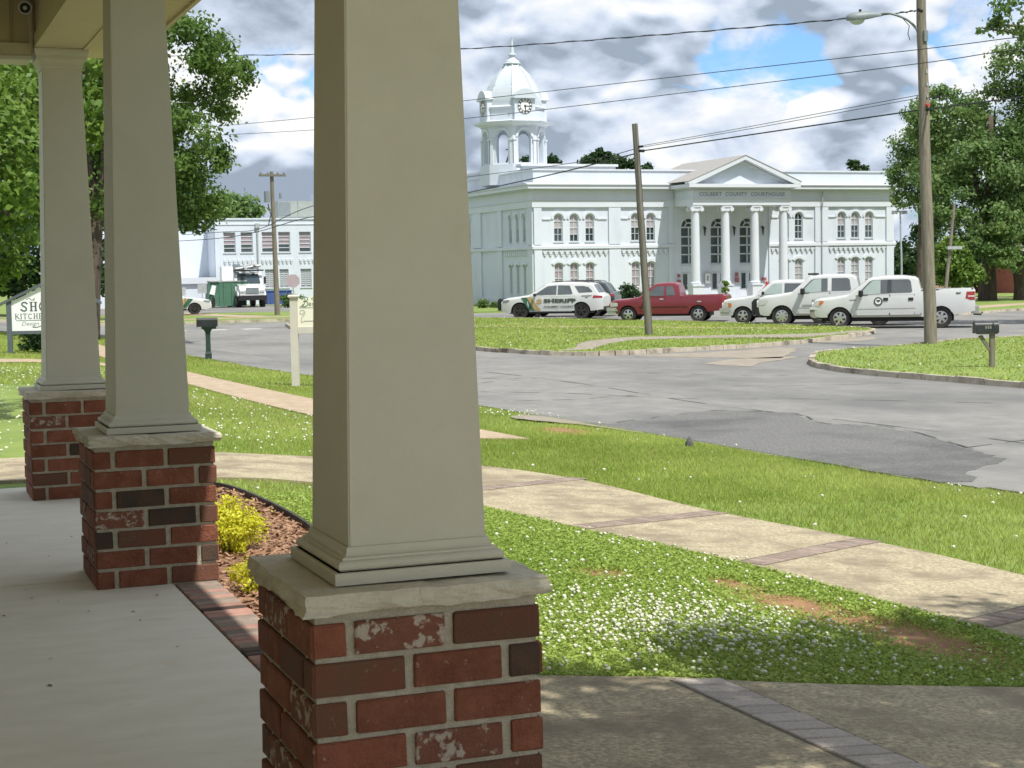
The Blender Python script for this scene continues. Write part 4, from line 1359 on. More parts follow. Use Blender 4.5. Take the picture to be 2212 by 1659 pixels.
# belfry: eight walls, each with an arched opening
SD = FL * math.tan(math.pi / 8)
for k in range(8):
    an = k * math.pi / 4
    nx, ny = math.cos(an), math.sin(an)
    tx_, ty_ = -ny, nx

    def fr(u, v, d, nx=nx, ny=ny, tx_=tx_, ty_=ty_):
        rr = FL / 2 - d
        return (TC[0] + nx * rr + tx_ * u, TC[1] + ny * rr + ty_ * u, v)
    hole = arch_loop(0, 9.38, 11.72, 0.98, 'round')
    wall_holes('belfry_wall', (-SD / 2, 9.30, SD / 2, 12.05), [hole], 'white', CH, fr, 0.38)
    # inner face so the wall has thickness
    wall_holes('belfry_inner', (-SD / 2 + .15, 9.30, SD / 2 - .15, 12.05), [hole], 'white', CH, lambda u, v, d, f=fr: f(u, v, 0.38 + d), 0.001)
    pa = MB()
    for s in (-1, 1):
        pa.add([fr(s * (SD / 2 - .24), 9.30, -.09), fr(s * (SD / 2 - .0), 9.30, -.09), fr(s * (SD / 2), 11.0, -.09), fr(s * (SD / 2 - .24), 11.0, -.09), fr(s * (SD / 2 - .24), 9.30, 0), fr(s * (SD / 2 - .24), 11.0, 0)], [(0, 1, 2, 3), (0, 4, 5, 3)])
        pa.add([fr(s * (SD / 2 - .30), 11.0, -.14), fr(s * (SD / 2 + .05), 11.0, -.14), fr(s * (SD / 2 + .05), 11.12, -.14), fr(s * (SD / 2 - .30), 11.12, -.14), fr(s * (SD / 2 - .30), 11.12, 0), fr(s * (SD / 2 + .05), 11.12, 0), fr(s * (SD / 2 - .30), 11.0, 0), fr(s * (SD / 2 + .05), 11.0, 0)], [(0, 1, 2, 3), (3, 2, 5, 4), (0, 6, 7, 1), (0, 3, 4, 6)])
    A, B = arc_pts(0, 11.23, .52, 0, 180, 12), arc_pts(0, 11.23, .70, 0, 180, 12)
    q = len(A)
    pa.add([fr(u, v, -.07) for u, v in A] + [fr(u, v, -.07) for u, v in B] + [fr(u, v, 0) for u, v in A] + [fr(u, v, 0) for u, v in B], [(i, i + 1, q + i + 1, q + i) for i in range(q - 1)] + [(i, i + 1, 2 * q + i + 1, 2 * q + i) for i in range(q - 1)] + [(q + i, q + i + 1, 3 * q + i + 1, 3 * q + i) for i in range(q - 1)])
    pa.build('belfry_trim', 'white_trim', CH)
octring(MB(), [(FL / 2 + .10, 12.02), (FL / 2 + .14, 12.10), (FL / 2 + .22, 12.14), (FL / 2 + .44, 12.20), (FL / 2 + .50, 12.30), (FL / 2 + .52, 12.36), (FL / 2 + .1, 12.44)]).build('belfry_cornice', 'white_trim', CH)
octring(MB(), [(FL / 2 - .10, 12.42), (FL / 2 - .10, 13.30), (FL / 2 - .02, 13.34), (FL / 2 + .02, 13.42), (FL / 2 - .04, 13.5), (FL / 2 - .22, 13.54)]).build('clock_drum', 'white', CH)
dome = [(FL / 2 - .20, 13.5), (FL / 2 - .20, 13.9), (FL / 2 - .23, 14.2), (FL / 2 - .31, 14.5), (FL / 2 - .42, 14.8), (FL / 2 - .56, 15.1), (FL / 2 - .72, 15.4), (FL / 2 - .90, 15.68), (FL / 2 - 1.11, 15.95), (FL / 2 - 1.33, 16.2), (FL / 2 - 1.55, 16.45), (FL / 2 - 1.66, 16.66)]
octring(MB(), dome).build('dome', 'dome', CH)
rb_ = MB()
for k in range(8):
    an = T8 + k * math.pi / 4
    rb_.tube([(TC[0] + (r_ / math.cos(T8) + .015) * math.cos(an), TC[1] + (r_ / math.cos(T8) + .015) * math.sin(an), z) for r_, z in dome[1:]], .045, 6)
rb_.build('dome_rib', 'dome', CH)
MB().lathe([(.66, 16.64), (.68, 16.72), (.55, 16.78), (.50, 16.92), (.30, 17.02), (.22, 17.12), (.22, 17.28), (.30, 17.33), (.29, 17.40), (.17, 17.46), (.15, 17.6), (.07, 18.3), (.035, 18.6), (.06, 18.66), (.03, 18.74), (.008, 18.95)], 16, TC).build('finial', 'dome', CH, smooth=True, angle=35)
for k, an in enumerate((-math.pi / 2, math.pi, 0, math.pi / 2)):
    nx, ny = math.cos(an), math.sin(an)
    tx_, ty_ = -ny, nx

    def fr(u, v, d, nx=nx, ny=ny, tx_=tx_, ty_=ty_):
        rr = FL / 2 + .16 - d
        return (TC[0] + nx * rr + tx_ * u, TC[1] + ny * rr + ty_ * u, v)

    def blockf(mb, poly, d0, d1):
        q = len(poly)
        mb.add([fr(u, v, d0) for u, v in poly] + [fr(u, v, d1) for u, v in poly], [tuple(range(q)), tuple(range(q, 2 * q))] + [(i, (i + 1) % q, q + (i + 1) % q, q + i) for i in range(q)])
    dm = MB()
    blockf(dm, [(-.80, 12.44), (.80, 12.44), (.80, 14.0), (-.80, 14.0)], 0, 1.0)
    dmo = dm.build('clock_dormer', 'white', CH)
    d2 = MB()
    seg = [(-.92, 14.02)] + [(.92, 14.02)] + arc_pts(0, 13.72, .96, 22, 158, 10)
    blockf(d2, seg, -.14, 1.2)
    blockf(d2, [(-.9, 13.96), (.9, 13.96), (.9, 14.06), (-.9, 14.06)], -.2, .3)
    d2.build('dormer_hood', 'dome', dmo)
    f = MB()
    blockf(f, [(.56 * math.cos(R(a)), 13.42 + .56 * math.sin(R(a))) for a in range(0, 360, 12)], -.03, .02)
    fo = f.build('clock_face', 'sign_white', dmo)
    nm = MB()
    for h in range(12):
        a = R(90 - 30 * h)
        c_, s_ = math.cos(a), math.sin(a)
        for off in (-.035, .035):
            nm.quad(*[fr(c_ * r_ - s_ * (o_ + off), 13.42 + s_ * r_ + c_ * (o_ + off), -.042) for r_, o_ in ((.37, -.022), (.53, -.022), (.53, .022), (.37, .022))])
    for r0, r1 in ((.53, .56), (.345, .37)):
        A, B = arc_pts(0, 13.42, r0, 0, 360, 28), arc_pts(0, 13.42, r1, 0, 360, 28)
        q = len(A)
        nm.add([fr(u, v, -.041) for u, v in A] + [fr(u, v, -.041) for u, v in B], [(i, i + 1, q + i + 1, q + i) for i in range(q - 1)])
    nm.build('clock_numerals', 'black', dmo)
    hd = MB()
    for ang, ln, wd in ((-4, .46, .035), (-82, .40, .05)):
        c_, s_ = math.cos(R(ang)), math.sin(R(ang))
        hd.quad(*[fr((1 if k == 0 else 1) * (c_ * r_ - s_ * o_), 13.42 + s_ * r_ + c_ * o_, -.055) for r_, o_ in ((-.08, -wd), (ln, -wd * .5), (ln, wd * .5), (-.08, wd))])
    hd.build('clock_hands', 'black', dmo)
# bell frame standing inside the belfry
bl = MB()
for s in (-1, 1):
    bl.tube([(TC[0] + s * .55, TC[1] + .3, 9.35), (TC[0] + s * .12, TC[1] + .3, 10.5)], .06, 6)
bl.box(TC[0] - .75, TC[0] + .75, TC[1] + .24, TC[1] + .36, 9.33, 9.42)
bl.tube([(TC[0] - .5, TC[1] + .3, 10.48), (TC[0] + .5, TC[1] + .3, 10.48)], .05, 6)
bl.build('bell_frame', 'pole_dark', CH)
MB().tube([(42.95, 108.6, 7.6), (42.95, 108.6, 8.9)], .42, 4).build('corner_pier', 'white_trim', CH)

# ---- white annex at the left of the street
AX = thing('annex_building', 'white two-storey annex with roof unit seen between the columns', 'building')
YA = 126.0
AXL = 24.68
fa = lambda u, v, d: (u, YA + d, v)
AU = [(25.83, .95), (27.18, .95), (28.86, .97), (30.17, .96), (31.85, .95), (33.3, .95)]
AL = [(25.93, .72), (27.11, .70), (28.94, .75), (30.09, .74), (31.86, .88), (33.3, .88)]
wall_holes('front_wall', (AXL, -.85, 36, 6.0), [arch_loop(a, 3.34, 4.93, w, 'flat') for a, w in AU] + [arch_loop(a, .55, 2.0, w, 'flat') for a, w in AL], 'white', AX, fa, 0.2)
MB().box(AXL, 36, YA + .21, YA + 22, -.85, 5.9).build('inner_mass', 'white', AX)
MB().box(AXL - .06, 36, YA - .08, YA + 22, 5.901, 6.02).build('coping', 'white_trim', AX)
MB().box(AXL - .0, 36, YA - .05, YA - .0, 5.5, 5.56).build('band', 'white_trim', AX)
for i, (a, w) in enumerate(AU):
    window(AX, fa, a, 3.34, 4.93, w, 'flat', 5, cols=1, blind=(.62, .62, .72, .7, .85, .8)[i], blind_mat='blind_pink', bar=.05, depth=.16)
for a, w in AL:
    wo = window(AX, fa, a, .55, 2.0, w, 'flat', 9, cols=2, blind=0, bar=.06, depth=.16, glass='blind')
for (x0, x1) in ((25.25, 27.8), (28.25, 30.85), (31.3, 34)):
    dn = MB()
    n = int((x1 - x0) / .32)
    for i in range(n):
        xx = x0 + (i + .5) * (x1 - x0) / n
        dn.box(xx - .10, xx + .10, YA - .09, YA, 2.62, 2.80)
        dn.box(xx - .05, xx + .05, YA - .07, YA, 2.46, 2.62)
    dn.build('corbel_table', 'white_trim', AX)
MB().tube([(28.02, YA - .1, 5.5), (28.02, YA - .1, .0)], .06, 8).build('downspout', 'galv', AX)
MB().box(27.85, 28.2, YA - .2, YA - .01, 5.25, 5.6).build('rain_head', 'galv', AX)
lw = MB().box(15.0, 24.675, YA + 3.0, YA + 22, -.85, 5.3)
lw.build('recessed_wing', 'white', AX)
MB().box(14.0, 23.95, YA - 5.0, YA + 2.9, -.85, 1.0).build('low_wing', 'white', AX)
MB().box(13.8, 24.12, YA - 5.2, YA + 2.95, 1.002, 1.45).build('low_wing_fascia', 'white_trim', AX)
ac = thing('roof_unit', 'grey air conditioning unit on the annex roof', 'air conditioner', (31.1, 131.6, 6.02))
MB().box(0, 2.9, 0, 2.2, .28, 1.58).build('casing', 'ac_grey', ac)
MB().box(.05, 1.0, -.03, -.002, .40, 1.5).build('louvre_panel', 'lamp_grey', ac)
MB().box(-.1, 3.0, .2, .4, .12, .279).build('rail', 'galv', ac)
MB().box(-.1, 3.0, 1.8, 2.0, .12, .279).build('rail', 'galv', ac)
MB().box(1.6, 1.64, -.02, -.002, .3, 1.56).build('seam', 'lamp_grey', ac)

# ---- buildings far right behind the trees
pb = thing('brick_house', 'low pinkish brick house behind the right-hand trees', 'house', (0, 0, 0))
MB().box(82.0, 89.5, 116.0, 124.0, -1.1, 1.5).build('wall', 'pink_brick', pb)
MB().prism([(115.4, 1.5), (124.6, 1.5), (120.0, 3.0)], 81.6, 89.9, 'x').build('roof', 'shingle', pb)
for xx in (84.2, 86.4, 88.4):
    w_ = MB().box(xx - .55, xx + .55, 115.93, 115.998, -.2, .8).build('window', 'white_trim', pb)
    MB().box(xx - .48, xx + .48, 115.91, 115.928, -.13, .73).build('pane', 'glass_dark', w_)
rd = thing('red_building', 'red painted building at the right edge behind the tree trunks', 'house', (0, 0, 0))
MB().box(84.0, 104.0, 105.0, 113.0, -1.1, 2.2).build('wall', 'red_wall', rd)
MB().prism([(104.4, 2.2), (113.6, 2.2), (109, 4.0)], 83.6, 104.4, 'x').build('roof', 'shingle', rd)
for xx in (85.8, 88.0, 90.6):
    w_ = MB().box(xx - .45, xx + .45, 104.93, 104.998, -.3, 1.2).build('window', 'white_trim', rd)
    MB().box(xx - .36, xx + .36, 104.91, 104.928, -.2, 1.1).build('pane', 'glass_dark', w_)

# ================================================================== VEHICLES
class Car:
    """lofted body. local x runs from the nose (0) to the tail (L), y to the far side, z up."""
    def __init__(s, top, sill, wheels, wr, hw, belt, roof_in, arch=1.16, bed=None, nose=0.10, nose_len=0.7, tail=0.05, rtop=0.09):
        s.top, s.sill, s.wheels, s.wr, s.hw0, s.belt, s.roof_in = top, sill, wheels, wr, hw, belt, roof_in
        s.arch, s.bed, s.nose, s.nose_len, s.tail, s.rtop = arch, bed, nose, nose_len, tail, rtop
        s.L = top[-1][0]
        s.zmax = max(z for _, z in top)

    def zt(s, x):
        return float(np.interp(x, [p[0] for p in s.top], [p[1] for p in s.top]))

    def zb(s, x):
        z = float(np.interp(x, [p[0] for p in s.sill], [p[1] for p in s.sill]))
        for w in s.wheels:
            ra = s.wr * s.arch
            d = abs(x - w)
            if d < ra:
                z = max(z, s.wr + math.sqrt(ra * ra - d * d) * 0.97)
        return min(z, s.zt(x) - 0.10)

    def hw(s, x, z):
        h = s.hw0
        u = (z - 0.78) / 0.55
        h -= 0.045 * u * u if z < s.belt else 0.045 * ((s.belt - 0.78) / 0.55) ** 2
        if z > s.belt:
            h -= s.roof_in * (z - s.belt) / max(0.2, s.zmax - s.belt)
        if x < s.nose_len:
            h -= s.nose * (1 - x / s.nose_len) ** 2
        if x > s.L - 0.4:
            h -= s.tail * ((x - s.L + 0.4) / 0.4) ** 2
        return h

    def P(s, x, z, off=0.006, side=-1):
        return (x, side * (s.hw(x, z) + off), z)

    def body(s, mat, parent):
        xs = set(np.arange(0, s.L + .001, 0.07).tolist()) | {p[0] for p in s.top}
        for w in s.wheels:
            ra = s.wr * s.arch
            for a in range(0, 181, 12):
                xs.add(w + ra * math.cos(R(a)) * 0.999)
        xs = sorted(x for x in xs if 0 <= x <= s.L)
        xs = [x for i, x in enumerate(xs) if i == 0 or x - xs[i - 1] > 0.004]
        rings = []
        MR = 9
        for x in xs:
            zb, zt = s.zb(x), s.zt(x)
            inbed = s.bed and s.bed[0] < x < s.bed[1]
            r_ = min(s.rtop, (zt - zb) * 0.4) if not inbed else 0.02
            half = []
            for i in range(MR + 1):
                z = zb + (zt - r_ - zb) * i / MR
                half.append((s.hw(x, z), z))
            h = s.hw(x, zt - r_)
            for a in (30, 60, 90):
                half.append((h - r_ * (1 - math.cos(R(a))), zt - r_ + r_ * math.sin(R(a))))
            hh = half[-1][0]
            if inbed:
                half += [(hh - 0.05, zt), (hh - 0.07, zt - 0.48), (hh * 0.4, zt - 0.48)]
            else:
                half += [(hh * 0.7, zt + 0.012), (hh * 0.4, zt + 0.02), (hh * 0.15, zt + 0.024)]
            ring = [(x, -y_, z) for y_, z in half] + [(x, y_, z) for y_, z in reversed(half)]
            rings.append(ring)
        n = len(rings[0])
        mb = MB()
        for r_ in rings:
            mb.v.extend(r_)
        for i in range(len(rings) - 1):
            for j in range(n):
                if j == n - 1:
                    continue
                mb.f.append((i * n + j, i * n + j + 1, (i + 1) * n + j + 1, (i + 1) * n + j))
        mb.f.append(tuple(range(n)))
        mb.f.append(tuple((len(rings) - 1) * n + j for j in range(n)))
        return mb.build('body', mat, parent, smooth=True, angle=32)

    def patch(s, name, poly, mat, parent, off=0.006, both=True, res=0.12):
        """polygon in side view (x,z) laid on each flank, cut in strips so it follows the body; returns (near, far)"""
        pr = parent if isinstance(parent, tuple) else (parent, parent)
        x0, x1 = min(p[0] for p in poly), max(p[0] for p in poly)
        n = max(1, int((x1 - x0) / res))
        out = []
        for sd, pa in zip((-1, 1), pr):
            bm = bmesh.new()
            bm.faces.new([bm.verts.new((x, z, 0)) for x, z in poly])
            for i in range(1, n):
                bmesh.ops.bisect_plane(bm, geom=bm.verts[:] + bm.edges[:] + bm.faces[:], plane_co=(x0 + (x1 - x0) * i / n, 0, 0), plane_no=(1, 0, 0))
            for v in bm.verts:
                v.co = s.P(v.co.x, v.co.y, off, sd)
            me = bpy.data.meshes.new(name)
            bm.to_mesh(me)
            bm.free()
            out.append(link(name, me, mat, pa))
        return tuple(out)

    def line(s, name, pts, w, mat, parent, off=0.008):
        pr = parent if isinstance(parent, tuple) else (parent, parent)
        out = []
        for sd, pa in zip((-1, 1), pr):
            mb = MB()
            P_ = [Vector(p) for p in pts]
            for i, q in enumerate(P_):
                d = (P_[min(i + 1, len(P_) - 1)] - P_[max(i - 1, 0)]).normalized()
                nr = Vector((-d.y, d.x)) * w / 2
                for q2 in (q - nr, q + nr):
                    mb.v.append(s.P(q2.x, q2.y, off, sd))
            for i in range(len(P_) - 1):
                mb.f.append((2 * i, 2 * i + 2, 2 * i + 3, 2 * i + 1))
            out.append(mb.build(name, mat, pa))
        return tuple(out)

    def glasstop(s, name, xa, xb, inset, mat, parent, off=0.012):
        """windscreen or rear screen on the sloping top"""
        mb = MB()
        n = 6
        for i in range(n + 1):
            x = xa + (xb - xa) * i / n
            z = s.zt(x)
            h = s.hw(x, z - 0.06) - inset
            sl = (s.zt(xb) - s.zt(xa)) / (xb - xa)
            nx, nz = -sl / math.hypot(sl, 1), 1 / math.hypot(sl, 1)
            for t in (-1, -.5, 0, .5, 1):
                mb.v.append((x + nx * off, h * t, z + 0.02 * (1 - t * t) + nz * off))
        for i in range(n):
            for j in range(4):
                mb.f.append((i * 5 + j, i * 5 + j + 1, (i + 1) * 5 + j + 1, (i + 1) * 5 + j))
        return mb.build(name, mat, parent, smooth=True)

    def wheel_set(s, parent, rim_mat, spokes=6, rim_r=0.62, tw=0.24):
        for w in s.wheels:
            for sd in (-1, 1):
                yc = sd * (s.hw0 - 0.14)
                tb = MB()
                prof = [(s.wr * rim_r, -tw / 2 + .02), (s.wr * .93, -tw / 2), (s.wr * .99, -tw / 2 + .035), (s.wr, 0), (s.wr * .99, tw / 2 - .035), (s.wr * .93, tw / 2), (s.wr * rim_r, tw / 2 - .02)]
                n = 28
                for r_, t in prof:
                    for j in range(n):
                        a = 2 * math.pi * j / n
                        tb.v.append((w + r_ * math.cos(a), yc + t, s.wr + r_ * math.sin(a)))
                for i in range(len(prof) - 1):
                    for j in range(n):
                        tb.f.append((i * n + j, i * n + (j + 1) % n, (i + 1) * n + (j + 1) % n, (i + 1) * n + j))
                to = tb.build('wheel', 'rubber', parent, smooth=True, angle=40)
                rb2 = MB()
                ye = yc + sd * (tw / 2 - .035)
                rr = s.wr * rim_r
                A = [(w + rr * math.cos(R(a)), ye, s.wr + rr * math.sin(R(a))) for a in range(0, 360, 15)]
                B = [(w + rr * .84 * math.cos(R(a)), ye + sd * .012, s.wr + rr * .84 * math.sin(R(a))) for a in range(0, 360, 15)]
                rb2.add(A + B, [(i, (i + 1) % 24, 24 + (i + 1) % 24, 24 + i) for i in range(24)])
                for k in range(spokes):
                    a = 2 * math.pi * (k + .25) / spokes
                    c_, s_ = math.cos(a), math.sin(a)
                    h1, h2 = rr * .17, rr * .20
                    rb2.add([(w + c_ * r_ - s_ * o_, ye + sd * d_, s.wr + s_ * r_ + c_ * o_) for r_, o_, d_ in ((rr * .1, -h1, .022), (rr * .9, -h2, .008), (rr * .9, h2, .008), (rr * .1, h1, .022))], [(0, 1, 2, 3)])
                H = [(w + rr * .26 * math.cos(R(a)), ye + sd * .026, s.wr + rr * .26 * math.sin(R(a))) for a in range(0, 360, 30)]
                rb2.add(H, [tuple(range(12))])
                rb2.build('rim', rim_mat, to)
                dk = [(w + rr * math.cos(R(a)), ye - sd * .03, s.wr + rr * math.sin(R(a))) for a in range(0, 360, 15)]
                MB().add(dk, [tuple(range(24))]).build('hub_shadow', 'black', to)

    def under(s, parent, z=0.22):
        mb = MB()
        h = s.hw0 - 0.28
        mb.box(0.35, s.L - .75, -h, h, z + .04, 0.62)
        mb.build('underbody', 'black', parent)
        ar = MB()
        for w in s.wheels:
            ra = s.wr * s.arch
            ar.add([(w + ra * math.cos(R(a)), sd * y_, s.wr + ra * math.sin(R(a))) for sd in (-1, 1) for y_ in (s.hw0 - .06, s.hw0 - .34) for a in range(0, 181, 15)],
                   [(k * 26 + i, k * 26 + i + 1, k * 26 + 13 + i + 1, k * 26 + 13 + i) for k in range(2) for i in range(12)])
            for sd in (-1, 1):
                fan = [(w + ra * math.cos(R(a)), sd * (s.hw0 - .34), s.wr + ra * math.sin(R(a))) for a in range(0, 181, 15)]
                ar.add(fan, [tuple(range(13))])
        ar.build('wheel_arch', 'black', parent)

    def decal(s, me, x0, z0, sx, name, mat, parent, off=0.012, side=-1):
        """lettering laid on the flank; reads left to right on the near side"""
        def fn(c):
            x = x0 + c.x * sx
            z = z0 + c.y
            return Vector(s.P(x, z, off, side))
        map_mesh(me, fn)
        return link(name, me, mat, parent)


def mirror_part(car, parent, xm, zm, mat='black', sz=(0.14, 0.22, 0.18)):
    for sd in (-1, 1):
        h = car.hw(xm, zm)
        y0 = sd * (h + 0.02)
        mb = MB()
        me = block_mesh('mirror', sz[0], sz[1], sz[2], 0.03)
        link('mirror', me, mat, parent, (xm, sd * (h + 0.04 + sz[1] / 2), zm))


A38 = R(-37)
PK_GROUP = 'vehicles parked in front of the courthouse'


def place(name, label, cat, fx, fy, wheel_x, rz=A38, z=-0.78, group=PK_GROUP):
    """put the vehicle so that its near front wheel touches the ground at (fx, fy)"""
    v = Matrix.Rotation(rz, 3, 'Z') @ Vector((wheel_x, -0.85, 0))
    return thing(name, label, cat, (fx - v.x, fy - v.y, z), rz, group)


# ---------------- crew cab pickup (nearest white truck)
def crew_pickup(name, label, fx, fy, variant):
    if variant == 'a':
        top = [(0.06, 0.98), (0.10, 1.06), (0.30, 1.12), (0.8, 1.17), (1.28, 1.25), (1.36, 1.28), (2.02, 1.80), (2.16, 1.87), (2.7, 1.93), (3.3, 1.93), (3.72, 1.88), (3.84, 1.80), (3.92, 1.46), (3.94, 1.41), (4.6, 1.42), (5.80, 1.44), (5.86, 1.36)]
        W = (1.02, 4.66)
    else:
        top = [(0.06, 1.02), (0.10, 1.12), (0.30, 1.19), (0.8, 1.24), (1.30, 1.32), (1.38, 1.35), (1.98, 1.88), (2.10, 1.95), (2.7, 2.00), (3.3, 2.00), (3.70, 1.96), (3.84, 1.86), (3.92, 1.50), (3.94, 1.46), (4.6, 1.47), (5.80, 1.49), (5.86, 1.40)]
        W = (0.98, 4.70)
    c = Car(top, [(0, 0.50), (0.3, 0.42), (1.5, 0.42), (4.1, 0.42), (5.2, 0.50), (5.9, 0.62)], W, 0.39 if variant == 'a' else 0.40, 0.98, 1.28 if variant == 'a' else 1.34, 0.15, bed=(4.0, 5.76))
    t = place(name, label, 'pickup truck', fx, fy, W[0])
    dz = 0 if variant == 'a' else 0.06
    c.under(t)
    c.body('car_white', t)
    c.wheel_set(t, 'chrome', 6 if variant == 'a' else 8)
    w1 = [(1.72, 1.27 + dz), (1.72, 1.33 + dz), (2.10, 1.73 + dz), (2.22, 1.78 + dz), (2.74, 1.80 + dz), (2.74, 1.30 + dz), (2.1, 1.27 + dz), (2.02, 1.22 + dz), (1.72, 1.22 + dz)]
    w2 = [(2.90, 1.31 + dz), (2.90, 1.80 + dz), (3.50, 1.80 + dz), (3.58, 1.74 + dz), (3.64, 1.36 + dz), (3.60, 1.32 + dz)]
    for d_, (poly, x0, x1) in enumerate(((w1, 1.62, 2.80), (w2, 2.84, 3.70))):
        do = c.patch('door', [(x0, 0.50), (x1, 0.50), (x1, 1.27 + dz), (x0, 1.24 + dz)], 'car_white', t, 0.004)
        g1 = c.patch('window', poly, 'car_glass', do, 0.010)
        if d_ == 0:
            c.patch('painted_window_reflection', [(1.80, 1.34 + dz), (2.10, 1.66 + dz), (2.22, 1.76 + dz), (2.50, 1.78 + dz), (2.50, 1.28 + dz), (1.80, 1.25 + dz)], 'car_glass_pale', do, 0.013)  # paler polygon paints a reflection over the front window glass
        c.patch('handle', [(x1 - .20, 1.02 + dz), (x1 - .02, 1.02 + dz), (x1 - .02, 1.13 + dz), (x1 - .20, 1.13 + dz)], 'black' if variant == 'a' else 'car_white', do, 0.02)
        c.line('door_gap', [(x0, 0.5), (x0, 1.24 + dz)], 0.018, 'black', do)
        c.line('door_gap', [(x1 + .02, 0.5), (x1 + .02, 1.27 + dz)], 0.014, 'black', do)
    c.patch('pillar_trim', [(2.745, 1.30 + dz), (2.895, 1.31 + dz), (2.895, 1.80 + dz), (2.745, 1.80 + dz)], 'car_dark' if variant == 'a' else 'car_white', t, 0.011)
    c.line('body_crease', [(1.62, .72), (3.75, .74)], 0.018, 'car_grey_trim', t, 0.007)
    c.patch('sill_trim', [(1.52, 0.425), (3.95, 0.425), (3.95, 0.51), (1.52, 0.50)], 'car_grey_trim', t, 0.007)
    c.glasstop('windscreen', 1.42, 2.02, 0.10, 'car_glass_pale', t)
    c.line('bed_gap', [(3.955, 0.5), (3.955, 1.40)], 0.025, 'black', t)
    c.line('bed_rail', [(3.98, c.zt(4.2) - .02), (5.8, c.zt(5.7) - .02)], 0.045, 'black', t, 0.012)
    # front end
    zb = 0.42
    fb = MB()
    fb.prism([(-0.06, .46), (-0.08, .70), (-.02, .76), (.50, .76), (.62, .70), (.60, .48), (.40, .40), (.05, .40)], -.90, .90, 'y')
    fb.build('front_bumper', 'car_grey_trim' if variant == 'a' else 'black', t)
    if variant == 'a':
        MB().prism([(-0.075, .72), (-0.075, .80), (.52, .80), (.60, .72)], -.93, .93, 'y').build('bumper_cap', 'car_white', t)
    gr = MB().prism([(-.01, .80), (-.02, 1.02), (.03, 1.10), (.12, 1.10), (.12, .80)], -.60, .60, 'y')
    gr.build('grille', 'chrome', t)
    gi = MB()
    for i in range(3):
        gi.box(-.035, 0, -.55, .55, .84 + i * .085, .90 + i * .085)
    gi.build('grille_slot', 'black', t)
    c.patch('headlight', [(.06, .84), (.10, 1.04), (.30, 1.06), (.36, 1.00), (.30, .84)], 'lamp_clear', t, 0.010)
    c.patch('indicator', [(.24, .88), (.30, 1.05), (.46, 1.02), (.34, .88)], 'lamp_amber' if variant == 'a' else 'lamp_clear', t, 0.013)
    c.patch('tail_light', [(5.52, 1.08), (5.56, 1.32), (5.85, 1.33), (5.85, 1.02), (5.70, 1.02)], 'lamp_red', t, 0.010)
    c.patch('reverse_light', [(5.62, 1.13), (5.84, 1.13), (5.84, 1.18), (5.60, 1.18)], 'lamp_clear', t, 0.013)
    MB().prism([(5.72, .52), (5.98, .52), (6.0, .78), (5.74, .80)], -.92, .92, 'y').build('rear_bumper', 'chrome_dull', t)
    MB().tube([(5.8, 0, .48), (6.08, 0, .46), (6.12, 0, .55)], .035, 8).build('tow_hitch', 'black', t)
    mirror_part(c, t, 1.80, 1.30 + dz, 'black', (0.16, 0.30, 0.24))
    for w in W:
        fl = arc_pts(w, c.wr, c.wr * 1.16, 2, 178, 16)
        c.line('arch_lip', [p for p in fl if p[1] > .5], 0.05, 'car_white', t, 0.02)
    return c, t


c, t = crew_pickup('pickup_truck', 'nearest white crew cab pickup with a round dark door emblem', 33.35, 51.7, 'a')
em = MB()
for (r0, r1) in ((.0, .16),):
    pts = [(2.42 + r1 * math.cos(R(a)), 1.00 + r1 * math.sin(R(a))) for a in range(0, 360, 20)]
    c.patch('door_emblem', pts, 'decal_dark', t, 0.014)
pts = [(2.42 + .105 * math.cos(R(a)), 1.00 + .105 * math.sin(R(a))) for a in range(0, 360, 24)]
c.patch('emblem_field', pts, 'sign_white', t, 0.017)
c.patch('emblem_figure', [(2.34, 1.02), (2.37, 1.07), (2.42, 1.05), (2.48, 1.07), (2.50, 1.00), (2.44, .98), (2.42, .93), (2.39, .99)], 'decal_dark', t, 0.020)
c.decal(text_mesh('4x4', 0.11, bold=.006, shear=.2), 5.18, 1.24, 1.0, 'bed_lettering', 'decal_dark', t)
for i in range(4):
    c.patch('fender_badge', [(1.38 + i * .065, 1.045), (1.43 + i * .065, 1.045), (1.44 + i * .065, 1.075), (1.39 + i * .065, 1.075)], 'decal_dark', t, 0.012)
c, t = crew_pickup('pickup_truck', 'white heavy pickup with a black front bumper between the other white trucks', 33.07, 55.36, 'b')
MB().prism([(-.22, .45), (-.22, .95), (-.12, 1.08), (-.02, 1.08), (-.02, .45)], -.8, .8, 'y').build('brush_guard', 'black', t)
MB().box(1.95, 2.3, -.45, .45, 1.99, 2.06).build('roof_light_bar', 'black', t)
c.patch('door_lettering', [(1.78, .80), (2.2, .80), (2.2, .85), (1.78, .85)], 'grey_line', t, 0.014)


